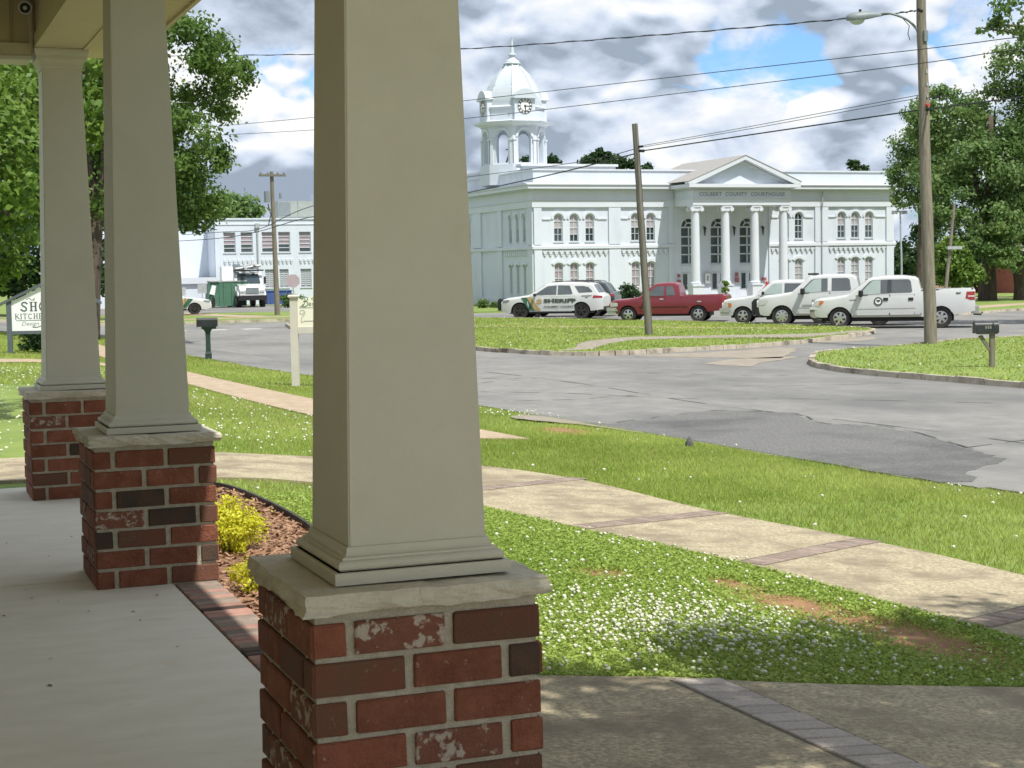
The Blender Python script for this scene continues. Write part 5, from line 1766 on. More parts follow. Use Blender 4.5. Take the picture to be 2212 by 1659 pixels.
# ---------------- older white pickup with amber corner lamps
def old_pickup(name, label, fx, fy, paint, variant):
    top = [(0.05, 0.84), (0.08, 0.93), (0.35, 0.99), (0.9, 1.03), (1.30, 1.10), (1.38, 1.12), (1.98, 1.62), (2.10, 1.68), (2.6, 1.72), (2.95, 1.70), (3.06, 1.64), (3.16, 1.26), (3.18, 1.16), (3.8, 1.16), (5.12, 1.18), (5.18, 1.10)] if variant == 'red' else \
          [(0.05, 0.88), (0.08, 0.98), (0.35, 1.06), (0.9, 1.11), (1.30, 1.18), (1.38, 1.20), (1.98, 1.70), (2.10, 1.76), (2.7, 1.79), (3.35, 1.77), (3.46, 1.70), (3.56, 1.32), (3.58, 1.22), (4.0, 1.22), (5.2, 1.24), (5.26, 1.16)]
    W = (0.86, 3.96)
    c = Car(top, [(0, 0.46), (0.3, 0.38), (1.4, 0.36), (3.4, 0.36), (4.6, 0.46), (5.3, 0.52)], W, 0.355, 0.89, 1.14 if variant == 'red' else 1.22, 0.16, bed=(3.25, 5.1) if variant == 'red' else (3.65, 5.18))
    t = place(name, label, 'pickup truck', fx, fy, W[0])
    c.under(t)
    c.body(paint, t)
    c.wheel_set(t, 'chrome', 5)
    dz = 0 if variant == 'red' else .08
    xe = 3.02 if variant == 'red' else 3.4
    w1 = [(1.64, 1.14 + dz), (2.02, 1.50 + dz), (2.12, 1.56 + dz), (2.46, 1.58 + dz), (2.46, 1.15 + dz)]
    w2 = [(2.56, 1.16 + dz), (2.56, 1.58 + dz), (xe - .18, 1.57 + dz), (xe - .06, 1.20 + dz), (xe - .10, 1.17 + dz)]
    do = c.patch('door', [(1.52, 0.42), (2.50, 0.42), (2.50, 1.13 + dz), (1.52, 1.11 + dz)], paint, t, 0.004)
    c.patch('window', w1, 'car_glass' if variant == 'red' else 'car_glass_pale', do, 0.010)
    c.patch('handle', [(2.28, .98 + dz), (2.44, .98 + dz), (2.44, 1.04 + dz), (2.28, 1.04 + dz)], 'chrome', do, 0.02)
    for x_ in (1.52, 2.51):
        c.line('door_gap', [(x_, .42), (x_, 1.12 + dz)], 0.014, 'black', do)
    c.patch('rear_window', w2, 'car_glass', t, 0.010)
    c.glasstop('windscreen', 1.43, 1.97, 0.09, 'car_glass_pale', t)
    xb = 3.19 if variant == 'red' else 3.59
    c.line('bed_gap', [(xb, .42), (xb, 1.13 + dz)], 0.022, 'black', t)
    c.line('side_moulding', [(1.32, .66), (xb, .67)], 0.035, 'black' if variant == 'red' else 'grey_line', t, 0.010)
    c.line('side_moulding', [(xb + .05, .67), (3.5, .67)], 0.035, 'black' if variant == 'red' else 'grey_line', t, 0.010)
    MB().prism([(-.10, .50), (-.10, .66), (.48, .66), (.52, .50)], -.86, .86, 'y').build('bumper_cap', 'chrome', t)
    MB().prism([(-.06, .34), (-.08, .499), (.50, .499), (.44, .36)], -.84, .84, 'y').build('front_bumper', 'chrome_dull', t)
    MB().prism([(.0, .67), (.01, .88), (.10, .88), (.10, .67)], -.5, .5, 'y').build('grille', 'chrome', t)
    c.patch('headlight', [(.05, .70), (.07, .88), (.26, .88), (.26, .70)], 'lamp_clear', t, 0.010)
    c.patch('indicator', [(.26, .71), (.26, .88), (.40, .86), (.40, .71)], 'lamp_amber' if variant != 'red' else 'lamp_clear', t, 0.012)
    c.patch('tail_light', [(5.0, .82), (5.0, 1.08), (5.15, 1.08), (5.15, .82)], 'lamp_red', t, 0.010)
    MB().prism([(5.08, .50), (5.30, .50), (5.32, .64), (5.10, .66)], -.84, .84, 'y').build('rear_bumper', 'black', t)
    mirror_part(c, t, 1.70, 1.19 + dz, 'black' if variant != 'red' else 'car_red', (0.10, 0.20, 0.14))
    if variant == 'red':
        c.patch('bed_scuff', [(3.92, .86), (4.10, .86), (4.10, .92), (3.92, .92)], 'chrome', t, 0.012)
        for w in W:
            c.line('arch_lip', [p for p in arc_pts(w, .355, .355 * 1.17, 4, 176, 14) if p[1] > .45], 0.035, 'car_red', t, 0.018)
    return c, t


old_pickup('pickup_truck', 'older white pickup with amber corner lamps behind the heavy pickup', 33.15, 58.6, 'car_white', 'white')
old_pickup('pickup_truck', 'dark red extended cab pickup parked behind the leaning pole', 30.75, 64.5, 'car_red', 'red')


# ---------------- sport utility vehicles
def suv(name, label, fx, fy, paint, rz=A38, livery=False, z=-0.78, group=PK_GROUP, sedan=False):
    top = [(0.04, 0.86), (0.08, 0.96), (0.30, 1.02), (0.9, 1.09), (1.36, 1.16), (1.44, 1.18), (2.20, 1.66), (2.34, 1.71), (3.0, 1.76), (3.8, 1.74), (4.40, 1.70), (4.55, 1.64), (4.84, 1.22), (4.98, 1.16), (5.06, 1.04)]
    if sedan:
        top = [(0.04, 0.74), (0.10, 0.84), (0.5, .92), (1.3, 1.00), (1.4, 1.02), (2.15, 1.40), (2.3, 1.44), (3.0, 1.46), (3.5, 1.42), (4.2, 1.10), (4.85, 1.07), (4.95, .98)]
    W = (0.96, 4.00)
    c = Car(top, [(0, 0.40), (0.3, 0.30), (1.4, 0.30), (3.6, 0.30), (4.6, 0.40), (5.1, 0.46)], W, 0.39 if not sedan else .34, 0.95, 1.14 if not sedan else .98, 0.20, nose=.14, tail=.10, rtop=.11)
    t = place(name, label, 'police car' if livery else 'car', fx, fy, W[0], rz, z, group)
    c.under(t)
    c.body(paint, t)
    c.wheel_set(t, 'rubber' if livery else 'chrome', 5)
    o = 0 if not sedan else -.24
    w1 = [(1.66, 1.16), (2.22, 1.52), (2.34, 1.58), (2.78, 1.62), (2.78, 1.18)]
    w2 = [(2.84, 1.18), (2.84, 1.62), (3.42, 1.60), (3.58, 1.22), (3.52, 1.19)]
    w3 = [(3.66, 1.58), (3.86, 1.28), (3.90, 1.25), (4.52, 1.28), (4.56, 1.31), (4.34, 1.52), (4.1, 1.57)]
    if sedan:
        w1 = [(1.62, 1.00), (2.18, 1.32), (2.70, 1.36), (2.70, 1.02)]
        w2 = [(2.76, 1.02), (2.76, 1.36), (3.30, 1.32), (3.52, 1.12), (3.5, 1.04)]
        w3 = [(3.58, 1.07), (3.40, 1.28), (3.52, 1.25), (3.78, 1.10)]
    for poly, x0, x1 in ((w1, 1.55, 2.78), (w2, 2.83, 3.66)):
        do = c.patch('door', [(x0, .40), (x1, .40), (x1, 1.12 + o * .7), (x0, 1.10 + o * .7)], paint, t, 0.004)
        c.patch('window', poly, 'car_glass', do, 0.010)
        c.patch('handle', [(x1 - .24, 1.00 + o * .7), (x1 - .04, 1.00 + o * .7), (x1 - .04, 1.05 + o * .7), (x1 - .24, 1.05 + o * .7)], paint, do, 0.02)
        for x_ in (x0, x1 + .02):
            c.line('door_gap', [(x_, .4), (x_, 1.10 + o * .7)], 0.012, 'grey_line' if paint == 'car_white' else 'black', do)
    c.patch('quarter_window', w3, 'car_glass', t, 0.010)
    xa, xb = (1.47, 2.18) if not sedan else (1.45, 2.12)
    c.glasstop('windscreen', xa, xb, 0.10, 'car_glass_pale' if livery else 'car_glass', t)
    xa, xb = (4.56, 4.83) if not sedan else (3.55, 4.15)
    c.glasstop('rear_window', xa, xb, 0.14, 'car_glass', t)
    hz = -.10 if sedan else 0
    c.patch('headlight', [(.06, .80 + hz), (.10, .92 + hz), (.42, .95 + hz), (.44, .88 + hz), (.3, .82 + hz)], 'lamp_grey', t, 0.010)
    tzz = 0 if not sedan else -.18
    c.patch('tail_light', [(4.56, 1.00 + tzz), (4.60, 1.12 + tzz), (L_ := c.L - .03, 1.10 + tzz), (L_, 1.0 + tzz)], 'lamp_red', t, 0.012)
    c.patch('sill_trim', [(1.42, .30), (3.52, .30), (3.52, .37), (1.42, .37)], 'black', t, 0.008)
    MB().prism([(-.03, .38), (-.05, .62), (.20, .64), (.25, .38)], -.70, .70, 'y').build('front_bumper', paint, t)
    MB().prism([(c.L - .25, .40), (c.L + .03, .42), (c.L + .03, .58), (c.L - .25, .60)], -.78, .78, 'y').build('rear_bumper', 'black', t)
    mirror_part(c, t, 1.74, 1.17 + o * .8, 'black' if livery else paint, (0.12, 0.20, 0.14))
    if livery:
        pb_ = MB()
        pb_.prism([(-.24, .42), (-.26, .86), (-.18, 1.00), (-.08, 1.00), (-.10, .42)], -.62, .62, 'y')
        for yy in (-.45, .45):
            pb_.box(-.12, .12, yy - .04, yy + .04, .45, .60)
        pb_.build('push_bumper', 'black', t)
        c.patch('green_stripe', [(1.02, 1.04 + hz), (1.30, 1.06 + hz), (1.72, .42), (1.42, .42)], 'green_decal', t, 0.012)
        c.patch('gold_stripe', [(1.30, 1.06 + hz), (1.52, 1.08 + hz), (2.02, .42), (1.72, .42)], 'gold', t, 0.013)
        star = []
        for i in range(12):
            r_ = .17 if i % 2 == 0 else .10
            star.append((1.93 + r_ * math.cos(R(90 + 30 * i)), .86 + hz + r_ * math.sin(R(90 + 30 * i))))
        c.patch('star_badge', star, 'gold', t, 0.016)
        if not sedan:
            for body_, sz, z_, nm in (('SHERIFF', .235, .80, 'door_lettering'), ('COLBERT COUNTY', .112, .56, 'small_lettering')):
                me = text_mesh(body_, sz, bold=.014 if nm == 'door_lettering' else .004, spacing=1.05)
                w_ = max(v.co.x for v in me.vertices)
                c.decal(me, 2.16, z_, 1.58 / w_, nm, 'decal_dark', t, 0.016)
            c.line('side_slogan', [(4.02, 1.10), (4.52, 1.11)], 0.03, 'decal_dark', t, 0.014)
            c.line('side_slogan', [(4.20, 1.03), (4.34, 1.03)], 0.03, 'decal_dark', t, 0.014)
        else:
            c.line('door_line', [(2.2, .82), (3.4, .82)], 0.09, 'decal_dark', t, 0.016)
            c.line('door_line', [(2.2, .64), (3.4, .64)], 0.04, 'decal_dark', t, 0.016)
    if not sedan:
        c_ = MB()
        for sd in (-1, 1):
            c_.tube([(2.5, sd * .62, 1.78), (3.0, sd * .64, 1.81), (4.1, sd * .64, 1.79), (4.35, sd * .62, 1.74)], .018, 6)
        c_.build('roof_rail', 'black', t)
    return c, t


suv('patrol_car', 'white sheriff patrol car with green and gold stripes', 29.0, 72.9, 'car_white', livery=True)
suv('parked_car', 'dark utility car parked just behind the sheriff patrol car', 30.95, 75.8, 'car_dark')
suv('patrol_car', 'white patrol sedan half hidden by the middle porch column', 17.6, 97.0, 'car_white', rz=R(172), livery=True, sedan=True, z=-0.68, group=None)

# ---------------- bucket truck in the annex yard (nose towards the camera)
BT = thing('utility_truck', 'white utility bucket truck standing beside the green dumpster', 'truck', (24.5, 112.2, -0.70), R(-2))
wh = MB()
for sx in (-1, 1):
    for yy in (0.9, 4.6):
        to = MB().tube([(sx * .70, yy, .46), (sx * 1.0, yy, .46)], .46, 20).build('wheel', 'rubber', BT, smooth=True, angle=40)
        MB().tube([(sx * 1.001, yy, .46), (sx * 1.012, yy, .46)], .27, 14).build('rim', 'chrome', to)
MB().box(-.45, .45, .3, 6.2, .55, .85).build('chassis', 'black', BT)
hd = MB()
hd.prism([(0.0, .75), (0.02, 1.20), (.18, 1.48), (1.25, 1.66), (1.25, .75)], -.86, .86, 'x')
hd.build('hood', 'car_white', BT)
MB().prism([(1.0, .72), (1.26, 1.60), (1.62, 2.42), (1.85, 2.52), (2.9, 2.52), (2.9, .72)], -.98, .98, 'x').build('cab', 'car_white', BT)
MB().add([(-.84, 1.265, 1.66), (.84, 1.265, 1.66), (.74, 1.585, 2.38), (-.74, 1.585, 2.38)], [(0, 1, 2, 3)]).build('windscreen', 'glass_dark', BT)
for sx in (-1, 1):
    MB().add([(sx * .985, 1.45, 1.62), (sx * .985, 2.5, 1.62), (sx * .985, 2.5, 2.36), (sx * .985, 1.7, 2.36)], [(0, 1, 2, 3)]).build('side_window', 'glass_dark', BT)
    MB().box(sx * .70 - .16, sx * .70 + .16, -.03, .02, 1.08, 1.24).build('headlight', 'lamp_clear', BT)
    MB().box(sx * 1.16 - .07, sx * 1.16 + .07, 1.30, 1.42, 1.65, 2.15).build('mirror', 'black', BT)
    MB().prism([(.15, .80), (.28, 1.10), (.8, 1.22), (1.4, 1.10), (1.5, .8)], min(sx * .78, sx * 1.0), max(sx * .78, sx * 1.0), 'x').build('fender', 'car_white', BT)
MB().box(-.46, .46, -.04, -.005, 1.02, 1.42).build('grille', 'lamp_grey', BT)
MB().box(-1.0, 1.0, -.16, .10, .52, .86).build('front_bumper', 'black', BT)
MB().box(-1.12, -.9, 2.95, 6.4, .75, 1.75).build('tool_box', 'car_white', BT)
MB().box(.9, 1.12, 2.95, 6.4, .75, 1.75).build('tool_box', 'car_white', BT)
MB().box(-1.06, 1.06, 1.2, 1.34, 2.56, 2.66).build('cab_guard', 'black', BT)
MB().tube([(0, 4.6, 1.0), (0, 4.6, 2.7)], .28, 10).build('turret', 'car_white', BT)
MB().tube([(0.1, 4.6, 2.75), (-.3, .6, 2.86)], .14, 8).build('boom', 'car_white', BT)
MB().tube([(.35, 4.8, 2.95), (.5, 1.0, 3.02)], .11, 8).build('boom', 'car_white', BT)
MB().box(-.6, .9, 2.2, 2.9, 2.70, 2.95).build('boom_rest', 'lamp_grey', BT)
MB().tube([(-.9, 1.4, 2.72), (.9, 1.5, 2.95)], .09, 8).build('outrigger', 'galv', BT)
MB().box(-1.0, -.55, 1.5, 2.0, 2.66, 3.05).build('winch', 'lamp_grey', BT)
MB().box(.3, .62, 1.4, 1.9, 2.9, 3.2).build('winch', 'car_white', BT)
MB().box(-1.9, -1.1, 1.2, 2.0, 1.9, 2.9).build('bucket', 'sign_white', BT)

# ================================================================== STREET FURNITURE, POLES, WIRES
def pole(name, label, base, topp, r0, r1, mat, group=None):
    t = thing(name, label, 'utility pole', (base[0], base[1], base[2]), 0, group)
    d = Vector(topp) - Vector(base)
    pts = [d * (i / 10) + Vector((random.uniform(-.012, .012), random.uniform(-.012, .012), 0)) * (1 if 0 < i < 10 else 0) for i in range(11)]
    pts[0] = d * (-0.03)
    MB().tube(pts, r0, 16, r1).build('shaft', mat, t, smooth=True, angle=50)
    return t


PB = Vector((27.77, 38.4, -0.70))
PD = Vector((27.93, 39.08, 9.04)) - PB
PTOP = PB + PD * 1.18
pR = pole('utility_pole', 'tall weathered wooden pole carrying the street lamp on the right', PB, PTOP, 0.185, 0.125, 'pole_wood', 'wooden utility poles')


def on_pole(z):
    return PB + PD * ((z - PB.z) / PD.z)


for z_, mt_, ln in ((6.05, 'red_paint', .12), (5.93, 'black', .14)):
    p = on_pole(z_) - PB
    MB().tube([p + Vector((0, -.22, 0)), p + Vector((0, .2, 0))], .05, 8).build('bracket', mt_, pR)
MB().tube([on_pole(8.7) - PB + Vector((-.1, -.16, 0)), on_pole(8.7) - PB + Vector((-.25, -.2, .02))], .05, 8).build('insulator', 'black', pR)
for i in range(3):
    p = on_pole(7.0 - .35 * i) - PB
    MB().box(p.x - .02, p.x + .02, p.y - .175, p.y - .14, p.z - .05, p.z + .05).build('tag', 'galv', pR)
# cobra head street lamp on its curved arm
sl = thing('street_lamp', 'grey cobra head street lamp on a curved arm', 'street lamp', tuple(on_pole(8.0)))
ax = Vector((-0.93, 0.38, 0)).normalized()
arm = smooth_poly([Vector((0, 0, 0)) + ax * .12, ax * .16 + Vector((0, 0, .22)), ax * .45 + Vector((0, 0, .50)), ax * .95 + Vector((0, 0, .68)), ax * 1.30 + Vector((0, 0, .64))], 6)
MB().tube(arm, .035, 10).build('arm', 'lamp_grey', sl, smooth=True)
MB().box(-.06, .06, -.2, -.1, -.15, .15).xform(lambda p: Vector(p)).build('clamp', 'lamp_grey', sl)
hb = MB()
n = 14
sec = [(1.15, .045, .05, .62), (1.28, .09, .09, .615), (1.46, .14, .14, .60), (1.70, .19, .17, .57), (1.92, .20, .17, .555), (2.08, .15, .13, .55), (2.15, .06, .06, .55)]
for s_, wy, hz, zc in sec:
    for j in range(n):
        a = 2 * math.pi * j / n
        q = ax * s_ + Vector((-ax.y, ax.x, 0)) * (wy * math.cos(a)) + Vector((0, 0, zc + hz * max(-.35, math.sin(a))))
        hb.v.append(tuple(q))
for i in range(len(sec) - 1):
    for j in range(n):
        hb.f.append((i * n + j, i * n + (j + 1) % n, (i + 1) * n + (j + 1) % n, (i + 1) * n + j))
hb.f.append(tuple(range(n)))
hb.f.append(tuple((len(sec) - 1) * n + j for j in range(n)))
hb.build('lamp_head', 'lamp_grey', sl, smooth=True, angle=50)
lb = MB()
for i in range(6):
    a = math.pi / 2 * i / 5
    for j in range(14):
        b_ = 2 * math.pi * j / 14
        q = ax * (1.84 + .22 * math.cos(a) * math.cos(b_)) + Vector((-ax.y, ax.x, 0)) * (.16 * math.cos(a) * math.sin(b_)) + Vector((0, 0, .52 - .15 * math.sin(a)))
        lb.v.append(tuple(q))
for i in range(5):
    for j in range(14):
        lb.f.append((i * 14 + j, i * 14 + (j + 1) % 14, (i + 1) * 14 + (j + 1) % 14, (i + 1) * 14 + j))
lb.build('lens', 'lens', sl, smooth=True)
q = ax * 1.75 + Vector((0, 0, .73))
MB().tube([q, q + Vector((0, 0, .07))], .04, 10).build('photocell', 'black', sl)
MB().tube([ax * .55 + Vector((0, 0, .53)), ax * .42 + Vector((0, -.1, .30)), ax * .46 + Vector((0, -.1, .08)), ax * .40 + Vector((0, -.1, -.1))], .012, 6).build('lead_wire', 'wire', sl)

pS = pole('utility_pole', 'short leaning dark wooden pole on the grass island', (24.46, 49.68, -0.70), (24.31, 50.28, 6.50), 0.135, 0.10, 'pole_dark', 'wooden utility poles')
MB().tube([(-.11, .45, 6.28), (.12, .45, 6.28)], .05, 8).build('clamp', 'black', pS)
MB().tube([(-.09, .44, 6.42), (.0, .3, 6.42)], .04, 8).build('clamp', 'black', pS)
pL = pole('utility_pole', 'wooden pole with crossarm and hardware before the annex', (20.95, 89.6, -0.70), (20.75, 89.2, 7.3), 0.16, 0.10, 'pole_wood', 'wooden utility poles')
MB().box(-.95, .55, -.62, -.5, 7.72, 7.84).build('crossarm', 'pole_dark', pL)
for xx in (-.85, -.45, .1, .45):
    MB().lathe([(.03, 7.84), (.06, 7.9), (.03, 8.0)], 8, (xx, -.56)).build('insulator', 'lamp_grey', pL)
MB().tube([(-.55, -.6, 6.3), (-.55, -.6, 6.9)], .16, 10).build('transformer', 'lamp_grey', pL)
MB().tube([(-.5, -.6, 6.2), (-.35, -.6, 5.6), (-.5, -.55, 5.0)], .03, 6).build('jumper_wire', 'wire', pL)
MB().tube([(.22, -.6, 6.5), (.22, -.6, 6.8)], .07, 8).build('cutout', 'lamp_grey', pL)
lp = pole('light_pole', 'slim pale light pole beside the right corner of the courthouse', (66.0, 94.5, -1.0), (66.1, 94.9, 5.2), 0.075, 0.055, 'galv')
MB().box(-.55, .65, .34, .46, 6.12, 6.24).build('lamp_bar', 'galv', lp)
MB().box(-.5, -.2, .25, .55, 6.0, 6.12).build('lamp_box', 'galv', lp)
MB().box(.3, .6, .25, .55, 6.0, 6.12).build('lamp_box', 'galv', lp)
pW = pole('utility_pole', 'pale leaning wooden pole in front of the right-hand trees', (49.0, 66.7, -0.70), (49.7, 66.8, 4.5), 0.095, 0.065, 'pole_wood', 'wooden utility poles')
MB().box(.1, .95, -.2, -.1, 2.95, 3.1).build('bracket', 'galv', pW)

WIRES = [('thick twisted cable running to the lamp pole at the top', [(14.78, 89.84, 13.54), (19.15, 72.79, 11.58), (22.05, 61.5, 10.42), (24.92, 50.41, 9.51), (27.18, 41.69, 8.88), (27.87, 39.05, 8.75)], .016),
         ('upper of the two single wires crossing the clock tower', [(16.27, 80.3, 8.96), (18.68, 71.28, 8.59), (21.66, 60.14, 8.23), (25.62, 45.32, 7.78), (27.45, 38.3, 7.55), (28.15, 35.89, 7.51), (28.52, 34.5, 7.49), (30.5, 27, 7.5)], .013),
         ('lower of the two single wires crossing the clock tower', [(16.04, 80.36, 8.5), (18.58, 70.96, 8.0), (21.59, 59.84, 7.52), (25.57, 45.24, 7.26), (27.42, 38.27, 7.16), (28.01, 36.29, 7.18), (28.51, 34.48, 7.18), (30.4, 27, 7.25)], .013),
         ('upper service wire left of the short pole', [(25.82, 70.96, 5.95), (24.71, 55.95, 5.6), (24.29, 50.23, 5.65)], .014),
         ('thin wire between the short pole and the tall pole', [(24.36, 50.2, 5.68), (25.76, 45.59, 5.9), (26.86, 41.96, 6.1), (27.8, 38.89, 6.28)], .010),
         ('topmost thin wire between the short pole and the tall pole', [(24.36, 50.2, 5.73), (25.76, 45.59, 5.97), (26.87, 41.97, 6.19), (27.8, 38.89, 6.36)], .010),
         ('thin wire going right from the tall pole', [(27.87, 38.86, 6.26), (27.68, 35.28, 6.13), (27.54, 32.62, 6.01), (27.3, 28, 5.9)], .010),
         ('thick dark cable left of the short pole', [(25.73, 70.94, 5.22), (24.86, 58.55, 5.33), (24.28, 50.22, 5.49)], .024),
         ('thick dark cable between the short pole and the tall pole', [(24.37, 50.19, 5.56), (25.77, 45.61, 5.72), (26.88, 41.99, 5.84), (27.83, 38.85, 5.94)], .022),
         ('thick dark cable going right from the tall pole', [(27.86, 38.84, 5.93), (27.85, 34.53, 5.85), (27.85, 32.48, 5.8), (27.8, 27, 5.7)], .022),
         ('lower sagging cable before the annex', [(16.51, 95.95, 3.64), (17.98, 89.43, 3.66), (19.05, 84.79, 3.9), (20.55, 78.29, 4.47), (25.73, 70.94, 5.22)], .020),
         ('upper sagging cable before the annex', [(16.9, 95.83, 4.01), (18.15, 89.81, 4.0), (19.11, 85.15, 4.03), (20.57, 78.32, 5.02), (25.82, 70.96, 5.95)], .018)]
for lb_, pts, r_ in WIRES:
    o = MB().tube(smooth_poly(pts, 10), r_, 6).build('overhead_wire', 'wire')
    tag(o, lb_, 'wire', 'overhead wires')
# twist on the top cable
p = smooth_poly(WIRES[0][1], 40)
tw = MB()
tw.tube([q + Vector((0, .028 * math.cos(i * .8), .028 * math.sin(i * .8))) for i, q in enumerate(p)], .010, 5)
tag(tw.build('overhead_wire', 'wire'), 'spiral strand wound round the top cable', 'wire', 'overhead wires')


# ---------------- mailboxes
def box_tunnel(L, w, h, n=10):
    """mailbox shell along x"""
    prof = [(-w / 2, 0), (w / 2, 0)] + [(w / 2 * math.cos(R(a)), h - w / 2 + w / 2 * math.sin(R(a))) for a in range(0, 181, 18)]
    return MB().prism(prof, -L / 2, L / 2, 'x')


mr_ = thing('mailbox', 'black arched mailbox on a wooden post with a brace at the right', 'mailbox', (22.53, 28.95, -0.70), R(-20))
MB().box(-.05, .05, -.05, .05, -.05, .74).build('post', 'pole_wood', mr_)
MB().add([(-.30, -.035, .70), (-.30, .035, .70), (-.22, .035, .72), (-.22, -.035, .72), (-.05, -.035, .34), (-.05, .035, .34), (-.05, .035, .44), (-.05, -.035, .44)], [(0, 1, 2, 3), (4, 5, 6, 7), (0, 3, 7, 4), (1, 5, 6, 2), (0, 4, 5, 1), (3, 2, 6, 7)]).build('brace', 'pole_wood', mr_)
MB().box(-.32, .10, -.09, .09, .74, .765).build('board', 'pole_wood', mr_)
s_ = box_tunnel(.50, .21, .25)
s_.xform(lambda p: (p[0] - .13, p[1], p[2] + .767))
s_.build('box', 'mail_black', mr_, smooth=True, angle=40)
s_ = box_tunnel(.025, .225, .262)
s_.xform(lambda p: (p[0] - .385, p[1], p[2] + .762))
s_.build('door', 'mail_black', mr_, smooth=True, angle=40)
MB().box(-.02, .0, -.112, -.106, .84, 1.0).build('flag', 'mail_black', mr_)
nm_ = MB()
for i in range(3):
    nm_.box(-.18 + i * .05, -.15 + i * .05, -.1075, -.106, .86, .92)
nm_.build('number_plate', 'car_grey_trim', mr_)

ml = thing('mailbox', 'dark green moulded mailbox on a flared post across the left lawn', 'mailbox', (8.05, 42.4, -0.59), R(-12))
MB().lathe([(.085, -.05), (.085, .16), (.075, .18), (.065, .22), (.06, .55), (.068, .72), (.12, .80), (.16, .86)], square=True).build('post', 'mail_green', ml)
s_ = MB().prism([(-.11, .86), (.11, .86), (.115, 1.04), (.09, 1.09), (-.09, 1.09), (-.115, 1.04)], -.26, .26, 'x')
s_.build('box', 'mail_black', ml)
MB().prism([(-.10, .80), (.10, .80), (.11, .858), (-.11, .858)], -.16, .22, 'x').build('tray', 'mail_black', ml)
MB().prism([(-.118, .852), (.118, .852), (.122, 1.04), (.095, 1.10), (-.095, 1.10), (-.122, 1.04)], -.285, -.262, 'x').build('door', 'mail_black', ml)


# ---------------- sign with script lettering
def stroke(mb, pts, w, y, n=6):
    P = smooth_poly([(a, b, 0) for a, b in pts], n)
    for i in range(len(P) - 1):
        a, b = P[i], P[i + 1]
        d = (b - a)
        if d.length < 1e-6:
            continue
        d.normalize()
        nr = Vector((-d.y, d.x, 0)) * w / 2
        mb.quad(*[(q_.x, y, q_.y) for q_ in (a - nr, b - nr, b + nr, a + nr)])


bs = thing('hanging_sign', 'cream sign board with curling script on pale posts behind the nearest column', 'sign', (7.42, 30.35, -0.55), R(-22))
for xx in (0, 1.75):
    MB().box(xx - .07, xx + .07, -.07, .07, -.05, 1.70).build('post', 'sign_post', bs)
    MB().lathe([(.095, 1.70), (.105, 1.73), (.085, 1.76)], c=(xx, 0), square=True).build('post_cap', 'sign_post', bs)
top = [(.072 + (1.678 - .072) * i / 24, 1.71 + .26 * math.sin(math.pi * min(1, max(0, (i / 24 - .04) / .92))) ** 1.6 - .05 * (1 if 0 < i < 24 else 0)) for i in range(25)]
MB().prism([(.072, 1.14), (1.678, 1.14)] + top[::-1], -.025, .025, 'y').build('board', 'sign_cream', bs)
MB().box(.072, 1.678, -.04, .04, 1.02, 1.138).build('rail', 'sign_post', bs)
sg = MB()
y_ = -.028
stroke(sg, [(.12, 1.53), (.19, 1.56), (.22, 1.66), (.20, 1.70)], .016, y_)
stroke(sg, [(.14, 1.67), (.20, 1.71), (.26, 1.70), (.27, 1.66), (.22, 1.63), (.18, 1.63)], .016, y_)
stroke(sg, [(.20, 1.63), (.26, 1.62), (.27, 1.57), (.22, 1.53), (.17, 1.54), (.18, 1.58)], .016, y_)
stroke(sg, [(.29, 1.56), (.325, 1.575), (.32, 1.60), (.295, 1.585), (.30, 1.55), (.34, 1.555)], .011, y_)
stroke(sg, [(.40, 1.59), (.365, 1.595), (.355, 1.565), (.38, 1.55), (.40, 1.58), (.405, 1.555), (.42, 1.55)], .011, y_)
stroke(sg, [(.34, 1.68), (.37, 1.66), (.42, 1.65), (.45, 1.67), (.42, 1.70), (.37, 1.70), (.34, 1.68)], .010, y_)
sg.build('lettering', 'script_green', bs)
sg = MB()
stroke(sg, [(.11, 1.51), (.8, 1.515)], .014, y_)
stroke(sg, [(.17, 1.25), (.15, 1.22), (.14, 1.29), (.19, 1.37), (.21, 1.42), (.18, 1.46), (.13, 1.45), (.12, 1.40), (.16, 1.38), (.19, 1.42)], .012, y_)
stroke(sg, [(.18, 1.25), (.38, 1.255)], .016, y_)
sg.build('ornament', 'grey_line', bs)

# ---------------- gabled shop sign at the far left
ks = thing('shop_sign', 'white gabled shop sign with dark slate frame at the left edge', 'sign', (3.04, 41.75, -0.26), R(-12))
for xx in (.0, 2.0):
    MB().box(xx - .06, xx + .06, -.06, .06, -.05, 1.34).build('post', 'sign_slate', ks)
MB().prism([(.062, .58), (1.938, .58), (1.938, 1.30), (1.0, 1.75), (.062, 1.30)], -.03, .03, 'y').build('board', 'sign_white', ks)
MB().box(.062, 1.938, -.04, .04, .50, .578).build('rail', 'sign_slate', ks)
for s in (-1, 1):
    MB().prism([(1.0 + s * 1.22, 1.20), (1.0 + s * 1.22, 1.27), (1.0, 1.85), (1.0, 1.77)], -.10, .10, 'y').build('roof', 'sign_slate', ks)


def sign_text(body, size, x, z, w, mat, bold, parent, shear=0.0):
    me = text_mesh(body, size, bold=bold, shear=shear)
    w0 = max(v.co.x for v in me.vertices) - min(v.co.x for v in me.vertices)
    k_ = w / w0
    map_mesh(me, lambda c: Vector((x + c.x * k_, -.034, z + c.y)))
    return link('lettering', me, mat, parent)


